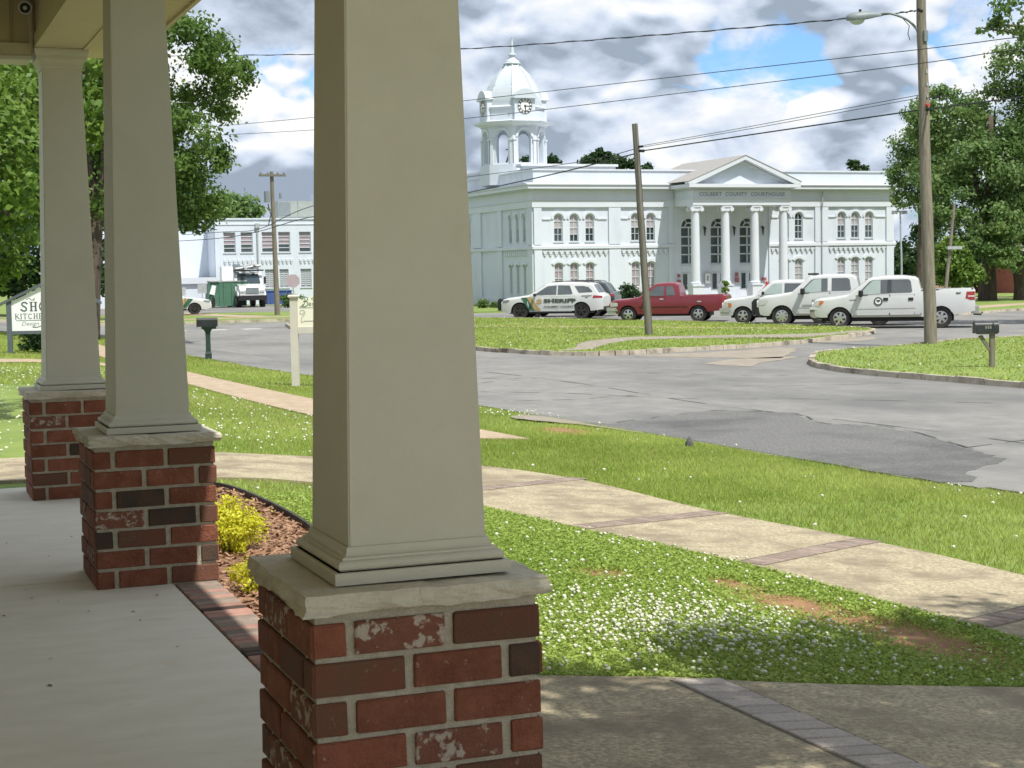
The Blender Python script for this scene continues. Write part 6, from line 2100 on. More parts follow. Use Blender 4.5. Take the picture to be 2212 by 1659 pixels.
def serif_text(word, x, z, h, w, st, parent, mat, gap):
    """upright serif capitals drawn from strokes"""
    mb = MB()

    def bar(a0, a1, b0, b1):
        mb.quad((a0, -.034, b0), (a1, -.034, b0), (a1, -.034, b1), (a0, -.034, b1))

    def stem(cx, z0=z, z1=z + h, s=st):
        bar(cx - s / 2, cx + s / 2, z0, z1)
        bar(cx - s * 1.0, cx + s * 1.0, z0, z0 + h * .07)
        bar(cx - s * 1.0, cx + s * 1.0, z1 - h * .07, z1)
    th = st * .45
    for ch_ in word:
        x1 = x + w
        if ch_ == 'H':
            stem(x + st)
            stem(x1 - st)
            bar(x + st, x1 - st, z + h * .47, z + h * .47 + th)
        elif ch_ == 'S':
            stroke(mb, [(x1 - st * .3, z + h * .78), (x + w * .62, z + h * .97), (x + w * .28, z + h * .88), (x + w * .30, z + h * .64), (x + w * .70, z + h * .42), (x + w * .78, z + h * .16), (x + w * .45, z + h * .03), (x + st * .2, z + h * .24)], st * .85, -.034)
        elif ch_ in 'OC':
            a0, a1 = (0, 360) if ch_ == 'O' else (40, 320)
            P = [(x + w / 2 + (w / 2 - st * .4) * math.cos(R(a)), z + h / 2 + (h / 2 - st * .3) * math.sin(R(a))) for a in range(a0, a1 + 1, 20)]
            stroke(mb, P, st * .8, -.034, 2)
        elif ch_ == 'K':
            stem(x + st)
            stroke(mb, [(x + st, z + h * .42), (x1 - st * .3, z + h * .97)], th, -.034, 1)
            stroke(mb, [(x + w * .40, z + h * .55), (x1, z + h * .02)], st * .9, -.034, 1)
        elif ch_ == 'I':
            stem(x + st)
            x1 = x + st * 2
        elif ch_ == 'T':
            stem(x + w / 2)
            bar(x, x1, z + h * .93, z + h)
            bar(x, x + th, z + h * .78, z + h)
            bar(x1 - th, x1, z + h * .78, z + h)
        elif ch_ == 'E':
            stem(x + st)
            for zz in (0, .47, .93):
                bar(x + st, x1 - (st * .6 if zz == .47 else 0), z + h * zz, z + h * (zz + .07))
        x = x1 + gap
    return mb.build('lettering', mat, parent)


serif_text('SHO', .27, 1.06, .23, .19, .042, ks, 'sign_slate', .035)
serif_text('KITCHE', .14, .87, .135, .105, .020, ks, 'sign_slate', .022)
sign_text('Design', .13, .28, .715, .42, 'grey_line', .0, ks, .35)
sg = MB()
stroke(sg, [(.16, .835), (.95, .835)], .012, -.034)
stroke(sg, [(.55, .67), (.66, .66), (.74, .69), (.84, .655), (.92, .67)], .018, -.034)
stroke(sg, [(.42, 1.34), (.50, 1.38), (.56, 1.33), (.62, 1.38), (.60, 1.30)], .012, -.034)
sg.build('ornament', 'sign_slate', ks)

# ---------------- stop sign with haze mixed into its red, small road signs
ss = thing('stop_sign', 'octagonal stop sign, its red paled with painted-in haze, on a steel post above the cream sign', 'sign', (19.25, 78.75, -0.68), R(-15))
MB().tube([(0, .02, -.05), (0, .02, 1.75)], .035, 8).build('post', 'galv', ss)
MB().prism([(.345 * math.cos(R(a)), 1.94 + .345 * math.sin(R(a))) for a in range(22, 382, 45)], -.012, 0.0, 'y').build('plate', 'stop_hazy', ss)
for (x, y_, h, wd, hg, lb_, mt_) in ((19.2, 102.6, 1.75, .42, .48, 'small pale sign on a post before the green dumpster', 'galv'), (16.9, 96.5, 1.6, .22, .36, 'narrow pale sign on a post left of the dumpster', 'galv')):
    rs = thing('road_sign', lb_, 'sign', (x, y_, -.68), 0, 'small road signs')
    MB().tube([(0, 0, -.05), (0, 0, h)], .03, 6).build('post', 'galv', rs)
    MB().box(-wd / 2 - .08, wd / 2 + .08, -.03, -.012, h - hg - .1, h).build('plate', mt_, rs)

# ---------------- dumpsters
dg_ = thing('dumpster', 'green steel dumpster with a sloping top before the annex', 'dumpster', (21.6, 113.6, -0.69), R(-4))
MB().box(.85, 2.75, 0, 1.6, .12, 1.80).build('bin', 'dump_green', dg_)
MB().prism([(0.0, .12), (.849, .12), (.849, 1.82), (.25, 1.82), (.1, 1.35)], .05, 1.55, 'y').build('bin_end', 'dump_green', dg_)
for xx in (1.2, 1.75, 2.3):
    MB().box(xx - .05, xx + .05, -.05, -.002, .15, 1.78).build('rib', 'dump_green', dg_)
MB().box(.2, 2.8, -.05, 1.65, 1.825, 1.9).build('lid', 'ac_grey', dg_)
for xx in (.3, 1.6):
    MB().tube([(xx, .3, .0), (xx, .3, .13)], .08, 8).build('foot', 'black', dg_)
MB().prism([(.15, 1.0), (.50, .9), (.62, 1.55), (.35, 1.62)], -.12, -.10, 'y').build('leaning_notice', 'sign_white', dg_)
db_ = thing('dumpster', 'low blue dumpster beside the utility truck', 'dumpster', (26.6, 116.8, -0.69), R(-4))
MB().prism([(0, .1), (1.7, .1), (1.8, 1.05), (-.1, 1.05)], 0, 1.4, 'y').build('bin', 'dump_blue', db_)
MB().box(-.13, 1.83, -.05, 1.45, 1.051, 1.12).build('rim', 'dump_blue', db_)
MB().box(.2, .28, -.04, -.002, .15, 1.0).build('rib', 'dump_blue', db_)
tx = thing('utility_cabinet', 'grey utility cabinet on the annex wall left of the truck', 'cabinet', (24.9, 124.6, -.69))
MB().box(0, .9, 0, .5, .9, 2.2).build('case', 'galv', tx)
MB().box(.05, .44, -.02, -.002, .95, 2.15).build('door', 'ac_grey', tx)
MB().box(.46, .85, -.02, -.002, .95, 2.15).build('door', 'ac_grey', tx)
MB().box(.1, .2, .1, .4, -.2, .9).build('leg', 'galv', tx)
dk = thing('dark_trailer', 'dark box trailer by the annex behind the cream sign', 'trailer', (29.6, 112.5, -.75), R(-4))
MB().box(0, 3.4, 0, 2.0, .45, 2.3).build('box', 'car_dark', dk)
MB().box(-.04, 3.44, -.05, 2.04, 2.301, 2.4).build('roof', 'pole_wood', dk)
for xx in (.9, 2.3):
    MB().tube([(xx, -.08, .36), (xx, .12, .36)], .36, 16).build('wheel', 'rubber', dk)

# ---------------- things before the courthouse
rbx = thing('drop_box', 'red round-topped drop box standing before the portico', 'drop box', (57.3, 97.9, -1.0))
MB().lathe([(.30, 0), (.30, .12), (.26, .14), (.26, .95), (.30, .98), (.30, 1.06), (.22, 1.15), (.12, 1.26), (.10, 1.40), (.14, 1.44), (.10, 1.52), (.03, 1.55)], 16).build('case', 'red_paint', rbx, smooth=True, angle=35)
MB().box(-.12, .12, -.275, -.258, .62, .88).build('plate', 'sign_white', rbx)
mo = thing('memorial_stone', 'pale pointed memorial stone between the shrubs', 'monument', (44.6, 92.0, -.98))
MB().prism([(-1.3, 0), (1.3, 0), (1.25, .5), (.0, 1.45), (-1.25, .5)], -.2, .2, 'y').build('stone', 'stone_grey', mo)
A = [(.30 * math.cos(R(a)), .70 + .30 * math.sin(R(a))) for a in range(0, 360, 20)]
B = [(.19 * math.cos(R(a)), .70 + .19 * math.sin(R(a))) for a in range(0, 360, 20)]
MB().add([(u, -.215, v) for u, v in A] + [(u, -.215, v) for u, v in B], [(i, (i + 1) % 18, 18 + (i + 1) % 18, 18 + i) for i in range(18)]).build('wreath', 'red_sign', mo)
rk = MB()
for (rx, ry, rz_, dx) in ((.13, .09, .15, 0),):
    rk.lathe([(.03, 0), (.06, .02), (.05, .07), (.02, .12), (.005, .14)], 7)
rko = rk.build('broken_stone', 'stone_grey' if False else 'crack')
rko.location = (9.62, 18.4, float(tz(9.62, 18.4)))
tag(rko, 'small dark pointed stub standing in the grass by the street', 'stub')

# ================================================================== TREES AND SHRUBS
def leaf_mesh(name, P, Nrm, size, tint, aspect=0.55):
    """one diamond leaf for every point"""
    n = len(P)
    a = rng.normal(size=(n, 3))
    u = np.cross(Nrm, a)
    u /= np.linalg.norm(u, axis=1)[:, None] + 1e-9
    w = np.cross(Nrm, u)
    s = size[:, None]
    V = np.empty((n, 4, 3))
    V[:, 0] = P - u * s
    V[:, 1] = P + w * s * aspect + Nrm * s * 0.15
    V[:, 2] = P + u * s
    V[:, 3] = P - w * s * aspect + Nrm * s * 0.15
    me = bpy.data.meshes.new(name)
    me.vertices.add(n * 4)
    me.vertices.foreach_set('co', V.ravel())
    me.loops.add(n * 4)
    me.loops.foreach_set('vertex_index', np.arange(n * 4, dtype=np.int32))
    me.polygons.add(n)
    me.polygons.foreach_set('loop_start', np.arange(0, n * 4, 4, dtype=np.int32))
    try:
        me.polygons.foreach_set('loop_total', np.full(n, 4, dtype=np.int32))
    except Exception:
        pass
    at = me.attributes.new('tint', 'FLOAT_COLOR', 'POINT')
    T = np.ones((n, 4, 4), np.float32)
    T[:, :, :3] = tint[:, None, :]
    at.data.foreach_set('color', T.ravel())
    me.update()
    me.validate()
    return me


PAL = {'mid': ((0.065, 0.13, 0.026), (0.17, 0.27, 0.055)), 'dark': ((0.020, 0.052, 0.016), (0.048, 0.100, 0.026)), 'bright': ((0.085, 0.17, 0.025), (0.20, 0.30, 0.05)),
       'cool': ((0.09, 0.17, 0.05), (0.21, 0.31, 0.09)), 'yellow': ((0.52, 0.52, 0.03), (0.80, 0.78, 0.07))}


def crown(name, blobs, n, leaf, pal, parent, clumps=22, sig=0.20, mat='leaf', fill=0.25, updown=0.35):
    """blobs: (x,y,z,r) in the thing's own space"""
    vol = np.array([b[3] ** 2 for b in blobs])
    cnt = np.maximum(40, (n * vol / vol.sum()).astype(int))
    P, Nn, S, T = [], [], [], []
    c0, c1 = np.array(PAL[pal][0]), np.array(PAL[pal][1])
    for (bx, by, bz, br), k in zip(blobs, cnt):
        m = max(5, int(clumps * (0.6 + 0.4 * br / max(b[3] for b in blobs))))
        d = rng.normal(size=(m, 3))
        d /= np.linalg.norm(d, axis=1)[:, None]
        rad = rng.uniform(0.55, 1.05, m) ** (1 - fill)
        cc = d * (br * rad)[:, None] * np.array([1, 1, 0.85])
        ctint = rng.uniform(0, 1, m)
        ii = rng.integers(0, m, k)
        off = rng.normal(size=(k, 3)) * br * sig * np.array([1.15, 1.15, 0.75])
        pts = cc[ii] + off
        nn = pts / (br + 1e-6) * 0.8 + rng.normal(size=(k, 3)) * 0.75 + np.array([0, 0, updown])
        nn /= np.linalg.norm(nn, axis=1)[:, None]
        P.append(pts + np.array([bx, by, bz]))
        Nn.append(nn)
        S.append(leaf * rng.uniform(0.6, 1.3, k))
        t_ = np.clip(ctint[ii] * 0.65 + rng.uniform(0, 0.35, k), 0, 1)[:, None]
        T.append((c0 * (1 - t_) + c1 * t_) * rng.uniform(0.85, 1.15, (k, 1)))
    me = leaf_mesh(name, np.concatenate(P), np.concatenate(Nn), np.concatenate(S), np.concatenate(T))
    return link(name, me, mat, parent)


def limbs(parent, paths, mat='bark'):
    """trunk first, then the limbs: each a tapered tube"""
    for i, (pts, r0, r1) in enumerate(paths):
        MB().tube(smooth_poly(pts, 5), r0, 10 if i == 0 else 7, r1).build('trunk' if i == 0 else 'limb', mat, parent, smooth=True)


def tree(name, label, base, blobs, n, leaf, pal, trunk_r, group=None, clumps=22, sig=0.2, nlimb=7, extra_trunk=None, fill=0.25, lean=(0, 0), fork=0.45):
    t = thing(name, label, 'tree', base, 0, group)
    B = [(x - base[0], y - base[1], z - base[2], r) for x, y, z, r in blobs]
    crown('crown', B, n, leaf, pal, t, clumps, sig, fill=fill)
    cx = sum(b[0] for b in B) / len(B)
    cy_ = sum(b[1] for b in B) / len(B)
    zt_ = max(b[2] for b in B)
    zf = zt_ * fork
    fk = Vector((cx * 0.25 + lean[0], cy_ * 0.25 + lean[1], zf))
    paths = [([(0, 0, -.1), (fk.x * .4, fk.y * .4, zf * .5), tuple(fk), (cx * .6, cy_ * .6, zt_ * .8)], trunk_r, trunk_r * .25)]
    for b in sorted(B, key=lambda q: -q[3])[:nlimb]:
        mid = (fk + Vector(b[:3])) / 2 + Vector((0, 0, .12 * zf))
        st = fk * random.uniform(.8, 1.0)
        paths.append(([tuple(st), tuple(mid), (b[0], b[1], b[2] + b[3] * .3)], trunk_r * .42, trunk_r * .06))
    limbs(t, paths)
    if extra_trunk:
        for p in extra_trunk:
            MB().tube(smooth_poly(p, 4), trunk_r * .8, 10, trunk_r * .5).build('trunk', 'bark', t, smooth=True)
    return t


tree('oak_tree', 'large green oak across the lawn behind the middle column', (6.6, 56.4, -.5), [(7.9, 55.6, 8.7, 1.7), (9.8, 53.8, 9.2, 1.1), (11.1, 55.4, 9.0, 0.9), (11.4, 54.2, 8.2, 0.7), (10.8, 56.5, 7.6, 1.0), (9.4, 53.7, 6.1, 1.2), (10.7, 55.3, 5.6, 0.7), (9.7, 54.5, 4.3, 1.2), (10.5, 55.3, 3.6, 0.6), (9.1, 57.0, 5.1, 1.4), (8.4, 58.4, 6.4, 1.6), (6.3, 56.1, 7.8, 1.9), (5.0, 57.6, 7.0, 2.0), (6.4, 56.9, 5.1, 1.7), (3.3, 57.3, 7.8, 2.2), (9.6, 54.5, 3.4, 0.4), (9.0, 56.3, 9.9, 1.1)],
     60000, 0.09, 'mid', 0.45, 'trees along the left side', clumps=26, sig=0.2)
tree('broadleaf_tree', 'nearer tree with bright glossy leaves left of the farthest column', (1.2, 22.6, -.2), [(1.6, 21.0, 3.2, 0.5), (1.8, 20.4, 2.7, 0.35), (1.6, 21.0, 2.5, 0.35), (1.2, 21.1, 2.9, 0.6), (1.9, 21.9, 3.9, 0.5), (1.2, 21.4, 3.8, 0.6), (2.4, 22.1, 3.5, 0.45), (3.1, 21.5, 4.15, 0.28), (2.9, 21.8, 3.8, 0.36), (1.8, 22.0, 2.0, 0.3), (1.5, 22.2, 1.8, 0.33), (1.0, 21.4, 2.3, 0.5), (0.6, 22.6, 3.4, .8), (1.6, 23.0, 4.4, .7), (0.4, 22.0, 4.6, .7), (3.0, 22.6, 4.6, .4)],
     9500, 0.062, 'bright', 0.12, 'trees along the left side', clumps=16, sig=0.22, nlimb=10)
tree('shade_tree', 'dark tree mass far behind the shop sign', (7.2, 89.8, -.6), [(7.1, 88.9, 3.6, 2.2), (4.8, 89.8, 4.1, 2.7), (9.1, 90.2, 2.8, 2.0), (11.1, 90.5, 3.6, 1.8), (11.3, 89.2, 1.9, 1.2), (6.9, 89.9, 2.0, 1.5), (2.0, 90, 4.5, 2.8), (5.5, 91, 7.5, 2.8), (9.5, 91.5, 6.5, 2.4), (2.5, 91.5, 8.0, 2.6)],
     16000, 0.2, 'dark', 0.35, 'trees along the left side')
tree('background_tree', 'rounded tree top behind the annex roof', (30.8, 152.5, -.9), [(30.6, 152.1, 7.4, 2.0), (32.6, 151.3, 7.5, 1.5), (28.9, 154.9, 7.1, 2.2), (31, 153, 5.4, 2.2)], 5000, 0.26, 'cool', 0.3, 'tree tops behind the buildings')
tree('large_tree', 'big layered shade tree at the right edge beyond the trucks', (61.6, 79.6, -.7), [(59.7, 79.4, 8.0, 2.0), (62.8, 80.5, 10.0, 2.5), (58.8, 80.0, 10.7, 1.4), (63.3, 79.4, 12.9, 1.9), (61.1, 78.7, 6.6, 2.4), (59.4, 80.4, 5.6, 1.6), (63.9, 79.7, 5.3, 2.2), (60.5, 77.6, 3.9, 1.7), (62.0, 78.1, 3.0, 1.4), (64.5, 77.8, 8.7, 2.7), (58.6, 81.0, 8.9, 1.0), (66.5, 78, 6, 2.6), (66, 79, 12, 2.4), (65, 77.5, 3.4, 1.6), (58.0, 78.6, 4.6, 1.5), (57.2, 79.2, 6.6, 1.2), (59.5, 77.4, 2.6, 1.2), (57.4, 80.2, 9.6, 1.1), (60.6, 77.0, 1.9, 1.1), (63.2, 76.8, 2.2, 1.1), (58.4, 77.6, 1.6, .9)],
     60000, 0.13, 'cool', 0.62, 'trees at the right', clumps=24, sig=0.165, extra_trunk=[[(1.5, -1.2, -.1), (1.4, -1.2, 1.5), (.9, -.6, 3.6)]], fork=0.3)
tree('slender_tree', 'open airy tree at the right corner of the courthouse', (68.6, 96.2, -1.0), [(67.2, 94.9, 9.5, 1.4), (67.9, 94.8, 11.9, 1.1), (66.6, 95.0, 7.6, 1.0), (68.2, 95.4, 6.7, 1.1), (68.4, 94.4, 8.2, 1.4), (66.3, 94.9, 6.0, 0.7), (69.5, 95.5, 10.5, 1.6), (70.5, 95, 8.0, 1.5), (69.8, 96, 6, 1.2)],
     20000, 0.12, 'cool', 0.28, 'trees at the right', sig=0.22)
tree('background_tree', 'dark low tree in the gap right of the courthouse', (81.5, 112.5, -1.0), [(81.1, 113.7, 2.7, 1.7), (81.4, 111.3, 1.7, 1.7), (80.7, 114.8, 1.2, 1.6), (81.8, 110.0, 1.2, 1.9), (82.3, 114.4, 4.2, 1.2), (79, 113, 1.6, 1.8), (84.5, 111, 2.8, 2.2)], 11000, 0.2, 'dark', 0.3, 'trees at the right')
tree('overhanging_tree', 'near tree reaching into the top right corner', (42.6, 46.6, -.7), [(38.4, 48.1, 10.4, 0.8), (37.7, 48.3, 10.0, 0.35), (37.2, 48.5, 9.9, 0.2), (39.3, 47.8, 9.9, 0.8), (38.4, 48.2, 11.2, 0.8), (41, 47.5, 11, 1.8), (43.5, 46.5, 10.5, 2.2), (42, 48, 13, 2), (44.5, 47.5, 8, 2)],
     13000, 0.10, 'cool', 0.36, 'trees at the right', nlimb=9, fork=.55)
tree('young_tree', 'bright low leafy tree beside the pale leaning pole', (55.9, 75.4, -.7), [(55.8, 75.1, 1.7, 0.9), (56.5, 74.9, 0.8, 0.8), (55.3, 75.2, 0.9, 0.6), (55.9, 75.5, 2.5, .6)], 4500, 0.13, 'bright', 0.09, 'trees at the right', fork=.4)
tree('background_tree', 'small tree top left of the clock tower base', (53.6, 130.6, -.9), [(52.6, 130.8, 10.9, 0.5), (54.8, 129.9, 10.8, 0.65), (53.6, 130.4, 9.6, 1.2), (54.4, 130, 10.2, .7)], 2600, 0.2, 'dark', 0.2, 'tree tops behind the buildings')
tree('background_tree', 'spreading tree top above the courthouse roof beside the short pole', (63.8, 138.2, -.9), [(61.9, 138.0, 11.5, 0.75), (63.1, 137.6, 11.9, 0.8), (64.7, 138.0, 11.4, 0.8), (65.5, 136.6, 11.2, 0.6), (66.9, 136.0, 10.8, 0.45), (63.5, 137.5, 10.2, 1.6), (62.9, 137.5, 12.4, .35)], 5200, 0.2, 'dark', 0.3, 'tree tops behind the buildings', sig=.24)
tree('background_tree', 'small dark tree top over the right end of the courthouse roof', (90.6, 137.8, -.9), [(90.4, 137.6, 11.3, 0.55), (91.3, 137.2, 10.9, 0.45), (90.8, 137.5, 9.8, 1.2), (88.5, 138, 9.8, .6)], 2200, 0.2, 'dark', 0.2, 'tree tops behind the buildings')
tree('street_tree', 'small tree right of the porch casting dappled shade on the walkway', (6.6, 1.0, -.45), [(2.9, 2.5, 5.0, .55), (3.6, 3.1, 5.2, .65), (4.5, 3.3, 5.0, .8), (5.4, 3.7, 5.2, .8), (6.2, 4.0, 5.0, .7), (7.0, 3.9, 5.4, .8), (3.2, 1.6, 5.4, .7), (4.2, 2.2, 5.6, .9), (5.3, 2.5, 5.6, .9), (6.4, 2.6, 5.9, .9), (7.6, 3.0, 5.6, .9), (3.4, .6, 5.2, .7), (4.6, 1.0, 5.4, .9), (6.0, 1.2, 5.7, 1.), (7.3, 1.4, 5.6, 1.), (2.7, 1.0, 5.0, .5)],
     23000, 0.085, 'mid', 0.11, None, clumps=18, sig=.22, nlimb=10, fork=.5)


def shrub(name, label, base, blobs, n, leaf, pal, group=None, stems=5, cat='shrub'):
    t = thing(name, label, cat, base, 0, group)
    crown('foliage', blobs, n, leaf, pal, t, clumps=26, sig=.2, fill=.5)
    mb = MB()
    for i in range(stems):
        b = blobs[i % len(blobs)]
        mb.tube([(random.uniform(-.04, .04), random.uniform(-.04, .04), -.04), (b[0] * .6, b[1] * .6, b[2] * .7), (b[0], b[1], b[2] + b[3] * .5)], .012 + .01 * b[3], 6, .004)
    mb.build('stem', 'bark', t)
    return t


zb_ = -.145
shrub('golden_shrub', 'round golden yellow shrub in the mulch bed', (2.05, 10.2, zb_), [(0, 0, .17, .17), (.10, .05, .13, .12), (-.10, -.02, .14, .12), (.02, -.08, .11, .12), (.0, .06, .24, .10), (.08, -.05, .2, .08), (-.07, .03, .24, .08)], 5200, 0.012, 'yellow', 'golden shrubs', 12)
shrub('golden_shrub', 'small golden shrub half hidden by the nearest pedestal', (1.86, 8.75, zb_), [(0, 0, .10, .10), (.05, .04, .08, .07)], 900, 0.013, 'yellow', 'golden shrubs', 5)
shrub('bush', 'dark green bush under the shop sign', (4.0, 43.3, -.33), [(0, 0, .55, .55), (.45, .1, .45, .45), (-.3, .1, .35, .35), (.8, .2, .55, .5)], 3500, 0.05, 'dark', None)
shrub('bush', 'dense dark bush behind the red pickup', (42.2, 88.6, -.95), [(0, 0, 1.0, .55), (.4, 0, .9, .45), (-.4, .1, .8, .4)], 2200, 0.09, 'dark', 'bushes before the courthouse')
shrub('bush', 'loose pale bush right of the dark parked car', (40.9, 89.4, -.95), [(0, 0, .9, .45), (.35, 0, .7, .35), (-.35, .1, .8, .35)], 900, 0.09, 'cool', 'bushes before the courthouse')
for (x, y_, z_, r_, lb_) in ((39.0, 105.0, -1.05, .48, 'largest clipped round bush at the left foot of the courthouse'), (39.8, 104.8, -1.05, .33, 'middle small clipped bush at the foot of the courthouse'), (40.5, 104.6, -1.05, .33, 'rightmost small clipped bush at the left foot of the courthouse')):
    shrub('bush', lb_, (x, y_, z_), [(0, 0, r_ * .8, r_ * .8), (r_ * .3, 0, r_ * .7, r_ * .5), (-r_ * .3, 0, r_ * .7, r_ * .5)], 700, 0.07, 'mid', 'clipped bushes')
shrub('bush', 'low green hedge bush left of the cream sign by the annex', (26.3, 108.0, -.69), [(0, 0, .5, .5), (.6, 0, .45, .45), (-.5, 0, .45, .45)], 1200, 0.09, 'mid', None)
pl = thing('potted_plant', 'slender yellow-green plant before the left portico column', 'plant', (54.2, 98.2, -.98))
crown('foliage', [(0, 0, 1.0, .22), (.02, 0, 1.45, .2), (.05, 0, .65, .15)], 500, .09, 'bright', pl)
MB().tube([(0, 0, 0), (.02, 0, 1.3)], .03, 6).build('stem', 'bark', pl)
MB().lathe([(.16, 0), (.2, .3), (.22, .32)], 10).build('pot', 'stone_grey', pl)

# ================================================================== LAWN
PXY = [near for near in []]
EXC = [path_poly, walk_poly, sw_poly, bed_poly, [(-7, -5), (1.62, -5), (1.62, 12.98), (-7, 12.98)], [(-30, 37.2), (5.3, 37.0), (5.3, 38.6), (-30, 39.2)]]
road_x = np.array(sorted([(p[1], p[0]) for p in road_near if p[1] < 62]))
DIRT = [(4.98, 8.2, .34, .75), (5.14, 7.2, .34, .75), (4.24, 9.3, .25, .22), (8.8, 20.6, .4, .6), (4.95, 8.95, .18, .25), (9.2, 22.4, .5, .8)]
yaw_c = math.radians(21.35)


def sample(n, x0, x1, y0, y1):
    P = np.stack([rng.uniform(x0, x1, n), rng.uniform(y0, y1, n)], 1)
    ang = np.arctan2(P[:, 0], P[:, 1]) - yaw_c
    ok = np.abs(ang) < math.radians(20.5)
    P = P[ok]
    for e_ in EXC:
        P = P[~in_poly(P, e_)]
    P = P[P[:, 0] < np.interp(P[:, 1], road_x[:, 0], road_x[:, 1]) + rng.normal(0, .05, len(P))]
    for (dx, dy, ra, rb) in DIRT:
        q = ((P[:, 0] - dx) / ra) ** 2 + ((P[:, 1] - dy) / rb) ** 2
        P = P[rng.uniform(0, 1.25, len(P)) < q]
    return P


def vnoise(P, f, seed):
    r_ = np.random.default_rng(seed)
    s = np.zeros(len(P))
    for k_ in range(5):
        a = r_.uniform(0, 6.28)
        ff = f * r_.uniform(.6, 1.6)
        s += np.sin(P[:, 0] * math.cos(a) * ff + P[:, 1] * math.sin(a) * ff + r_.uniform(0, 6.28))
    return s / 5


def grass(name, label, P, h, w, seed, bright=1.0):
    n = len(P)
    z = tz(P[:, 0], P[:, 1])
    a = rng.uniform(0, 6.283, n)
    lean = rng.uniform(.2, 1.0, n)
    hh = h * rng.uniform(.5, 1.25, n) * (1 + .25 * vnoise(P, 1.7, seed))
    wx, wy = np.cos(a) * w / 2, np.sin(a) * w / 2
    la = rng.uniform(0, 6.283, n)
    tx_, ty_ = np.cos(la) * hh * lean, np.sin(la) * hh * lean
    V = np.empty((n, 3, 3))
    V[:, 0] = np.stack([P[:, 0] - wx, P[:, 1] - wy, z - .004], 1)
    V[:, 1] = np.stack([P[:, 0] + wx, P[:, 1] + wy, z - .004], 1)
    V[:, 2] = np.stack([P[:, 0] + tx_, P[:, 1] + ty_, z + hh], 1)
    me = bpy.data.meshes.new(name)
    me.vertices.add(n * 3)
    me.vertices.foreach_set('co', V.ravel())
    me.loops.add(n * 3)
    me.loops.foreach_set('vertex_index', np.arange(n * 3, dtype=np.int32))
    me.polygons.add(n)
    me.polygons.foreach_set('loop_start', np.arange(0, n * 3, 3, dtype=np.int32))
    t_ = np.clip(.5 + .5 * vnoise(P, 1.1, seed + 3) + .3 * vnoise(P, 4.1, seed + 5) + rng.normal(0, .22, n), 0, 1)[:, None]
    dry = (rng.uniform(0, 1, n) < .06 + .22 * np.clip(vnoise(P, .9, seed + 9) + .1, 0, 1))[:, None]
    c = np.array([.22, .31, .045]) * (1 - t_) + np.array([.44, .51, .13]) * t_
    c = np.where(dry, np.array([.34, .29, .13]), c) * bright
    at = me.attributes.new('tint', 'FLOAT_COLOR', 'POINT')
    T = np.ones((n, 3, 4), np.float32)
    T[:, :, :3] = c[:, None, :]
    at.data.foreach_set('color', T.ravel())
    me.update()
    o = link(name, me, 'grass_blade')
    return tag(o, label, kind='stuff')


def clover(name, label, P, size, hgt, seed):
    n = len(P)
    z = tz(P[:, 0], P[:, 1]) + hgt * rng.uniform(.35, 1.1, n)
    nn = rng.normal(size=(n, 3)) * .5 + np.array([0, 0, 1.0])
    nn /= np.linalg.norm(nn, axis=1)[:, None]
    t_ = np.clip(.5 + .4 * vnoise(P, 1.3, seed) + rng.normal(0, .25, n), 0, 1)[:, None]
    c = np.array([.20, .31, .045]) * (1 - t_) + np.array([.40, .50, .12]) * t_
    me = leaf_mesh(name, np.stack([P[:, 0], P[:, 1], z], 1), nn, size * rng.uniform(.6, 1.3, n), c, .8)
    o = link(name, me, 'grass_blade')
    return tag(o, label, kind='stuff')


# near clover lawn, verge, far lawn
P1 = sample(420000, 1.6, 6.2, 5.9, 13.2)
grass('lawn_grass', 'short grass among the clover', P1[:90000], .045, .006, 1)
clover('clover_leaves', 'low green clover leaves of the near lawn', P1[90000:200000], .011, .042, 2)
P2 = sample(900000, 2.6, 11.2, 12.8, 30)
P2b = sample(500000, 5.8, 11.3, 7.0, 21)
P2 = np.concatenate([P2, P2b])
rng.shuffle(P2)
grass('lawn_grass', 'thick bright grass of the verge', P2[:230000], .042, .009, 4)
P3 = sample(400000, -2, 9.2, 29, 62)
grass('lawn_grass', 'mown grass of the far left lawn', P3[:90000], .05, .02, 6)


def flowers(name, label, P, r_, hgt):
    me0 = bmesh.new()
    bmesh.ops.create_icosphere(me0, subdivisions=1, radius=1)
    bv = np.array([v.co[:] for v in me0.verts])
    bf = np.array([[v.index for v in f.verts] for f in me0.faces])
    me0.free()
    n = len(P)
    z = tz(P[:, 0], P[:, 1]) + hgt * rng.uniform(.6, 1.25, n)
    rr = r_ * rng.uniform(.45, 1.25, n)
    V = bv[None] * rr[:, None, None] * np.array([1, 1, .8]) * rng.uniform(.85, 1.15, (n, len(bv), 1)) + np.stack([P[:, 0], P[:, 1], z], 1)[:, None, :]
    F = bf[None] + (np.arange(n) * len(bv))[:, None, None]
    me = bpy.data.meshes.new(name)
    me.from_pydata(V.reshape(-1, 3).tolist(), [], F.reshape(-1, 3).tolist())
    o = link(name, me, 'flower')
    return tag(o, label, kind='stuff')


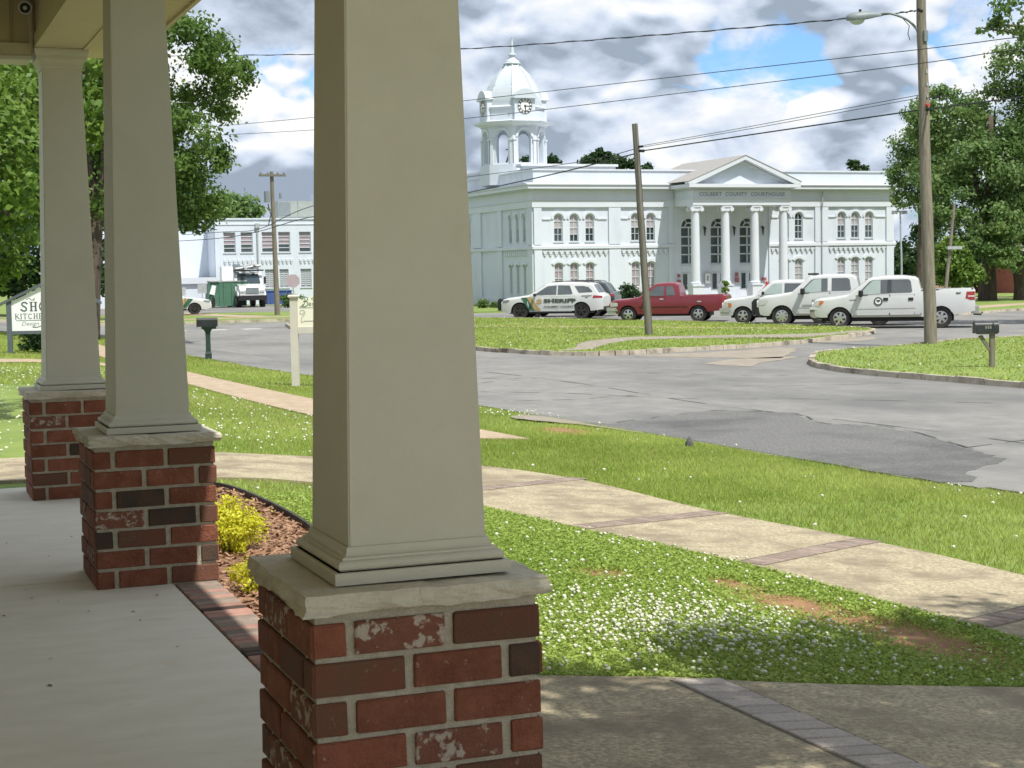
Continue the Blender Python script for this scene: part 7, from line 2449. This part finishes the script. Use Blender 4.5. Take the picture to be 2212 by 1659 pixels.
Q = sample(60000, 1.7, 5.7, 6.0, 11.5)
dens = np.exp(-(((Q[:, 0] - 3.75) / .85) ** 2 + ((Q[:, 1] - 7.5) / 1.0) ** 2)) * (.55 + .6 * vnoise(Q, 2.6, 5)) + .03 + .05 * np.exp(-((Q[:, 0] - 5.2) / .3) ** 2)
Q = Q[rng.uniform(0, 1, len(Q)) < dens * .36]
flowers('clover_flowers', 'white clover flowers dotting the near lawn', Q[:1500], .011, .065)
Q = sample(60000, 2.6, 10.8, 9, 26)
dens = .006 + .8 * np.clip(vnoise(Q, 1.1, 21) - .42, 0, 1)
Q = Q[rng.uniform(0, 1, len(Q)) < dens * .25]
flowers('clover_flowers', 'white clover flowers in the verge', Q[:700], .016, .08)
Q = sample(40000, -2, 6, 15, 34)
dens = .10 + .6 * np.clip(vnoise(Q, .7, 31), 0, 1)
Q = Q[rng.uniform(0, 1, len(Q)) < dens * .3]
flowers('clover_flowers', 'white clover flowers on the left lawn', Q[:1000], .017, .07)


def scatter_island(name, label, poly, n, seed, fl):
    xs = [p[0] for p in poly]
    ys = [p[1] for p in poly]
    P = np.stack([rng.uniform(min(xs), min(max(xs), 48), n), rng.uniform(min(ys), max(ys), n)], 1)
    P = P[in_poly(P, poly)]
    for o_ in (tr1, tr2):
        q = [(v.co.x, v.co.y) for v in o_.data.vertices]
    n = len(P)
    return P


def island_grass(poly, lab, n, seed):
    P = scatter_island('', '', poly, n, seed, 0)
    keep = ~in_poly(P, TRAIL) if TRAIL else np.ones(len(P), bool)
    P = P[keep]
    o = grass('island_grass', lab[0], P, .05, .045, seed)
    o.location.z = .12
    Q = P[rng.uniform(0, 1, len(P)) < .015 + .12 * np.clip(vnoise(P, .6, seed + 40) - .15, 0, 1)]
    f = flowers('clover_flowers', lab[1], Q[:260], .026, .10)
    f.location.z = .12


TRAIL = [(17.7, 41.6), (19.4, 44.2), (20.5, 46.3), (23.0, 48.6), (26, 47.6), (29, 46.6), (31.5, 47.6), (31.6, 46.9), (27.2, 44.4), (25.4, 45.7), (22.6, 46.6), (20.4, 44.4), (19.0, 42.1)]
island_grass(isl_poly, ('mown grass on the left island', 'white clover flowers on the left island'), 60000, 51)
island_grass(isr_poly, ('mown grass on the right island', 'white clover flowers on the right island'), 60000, 61)
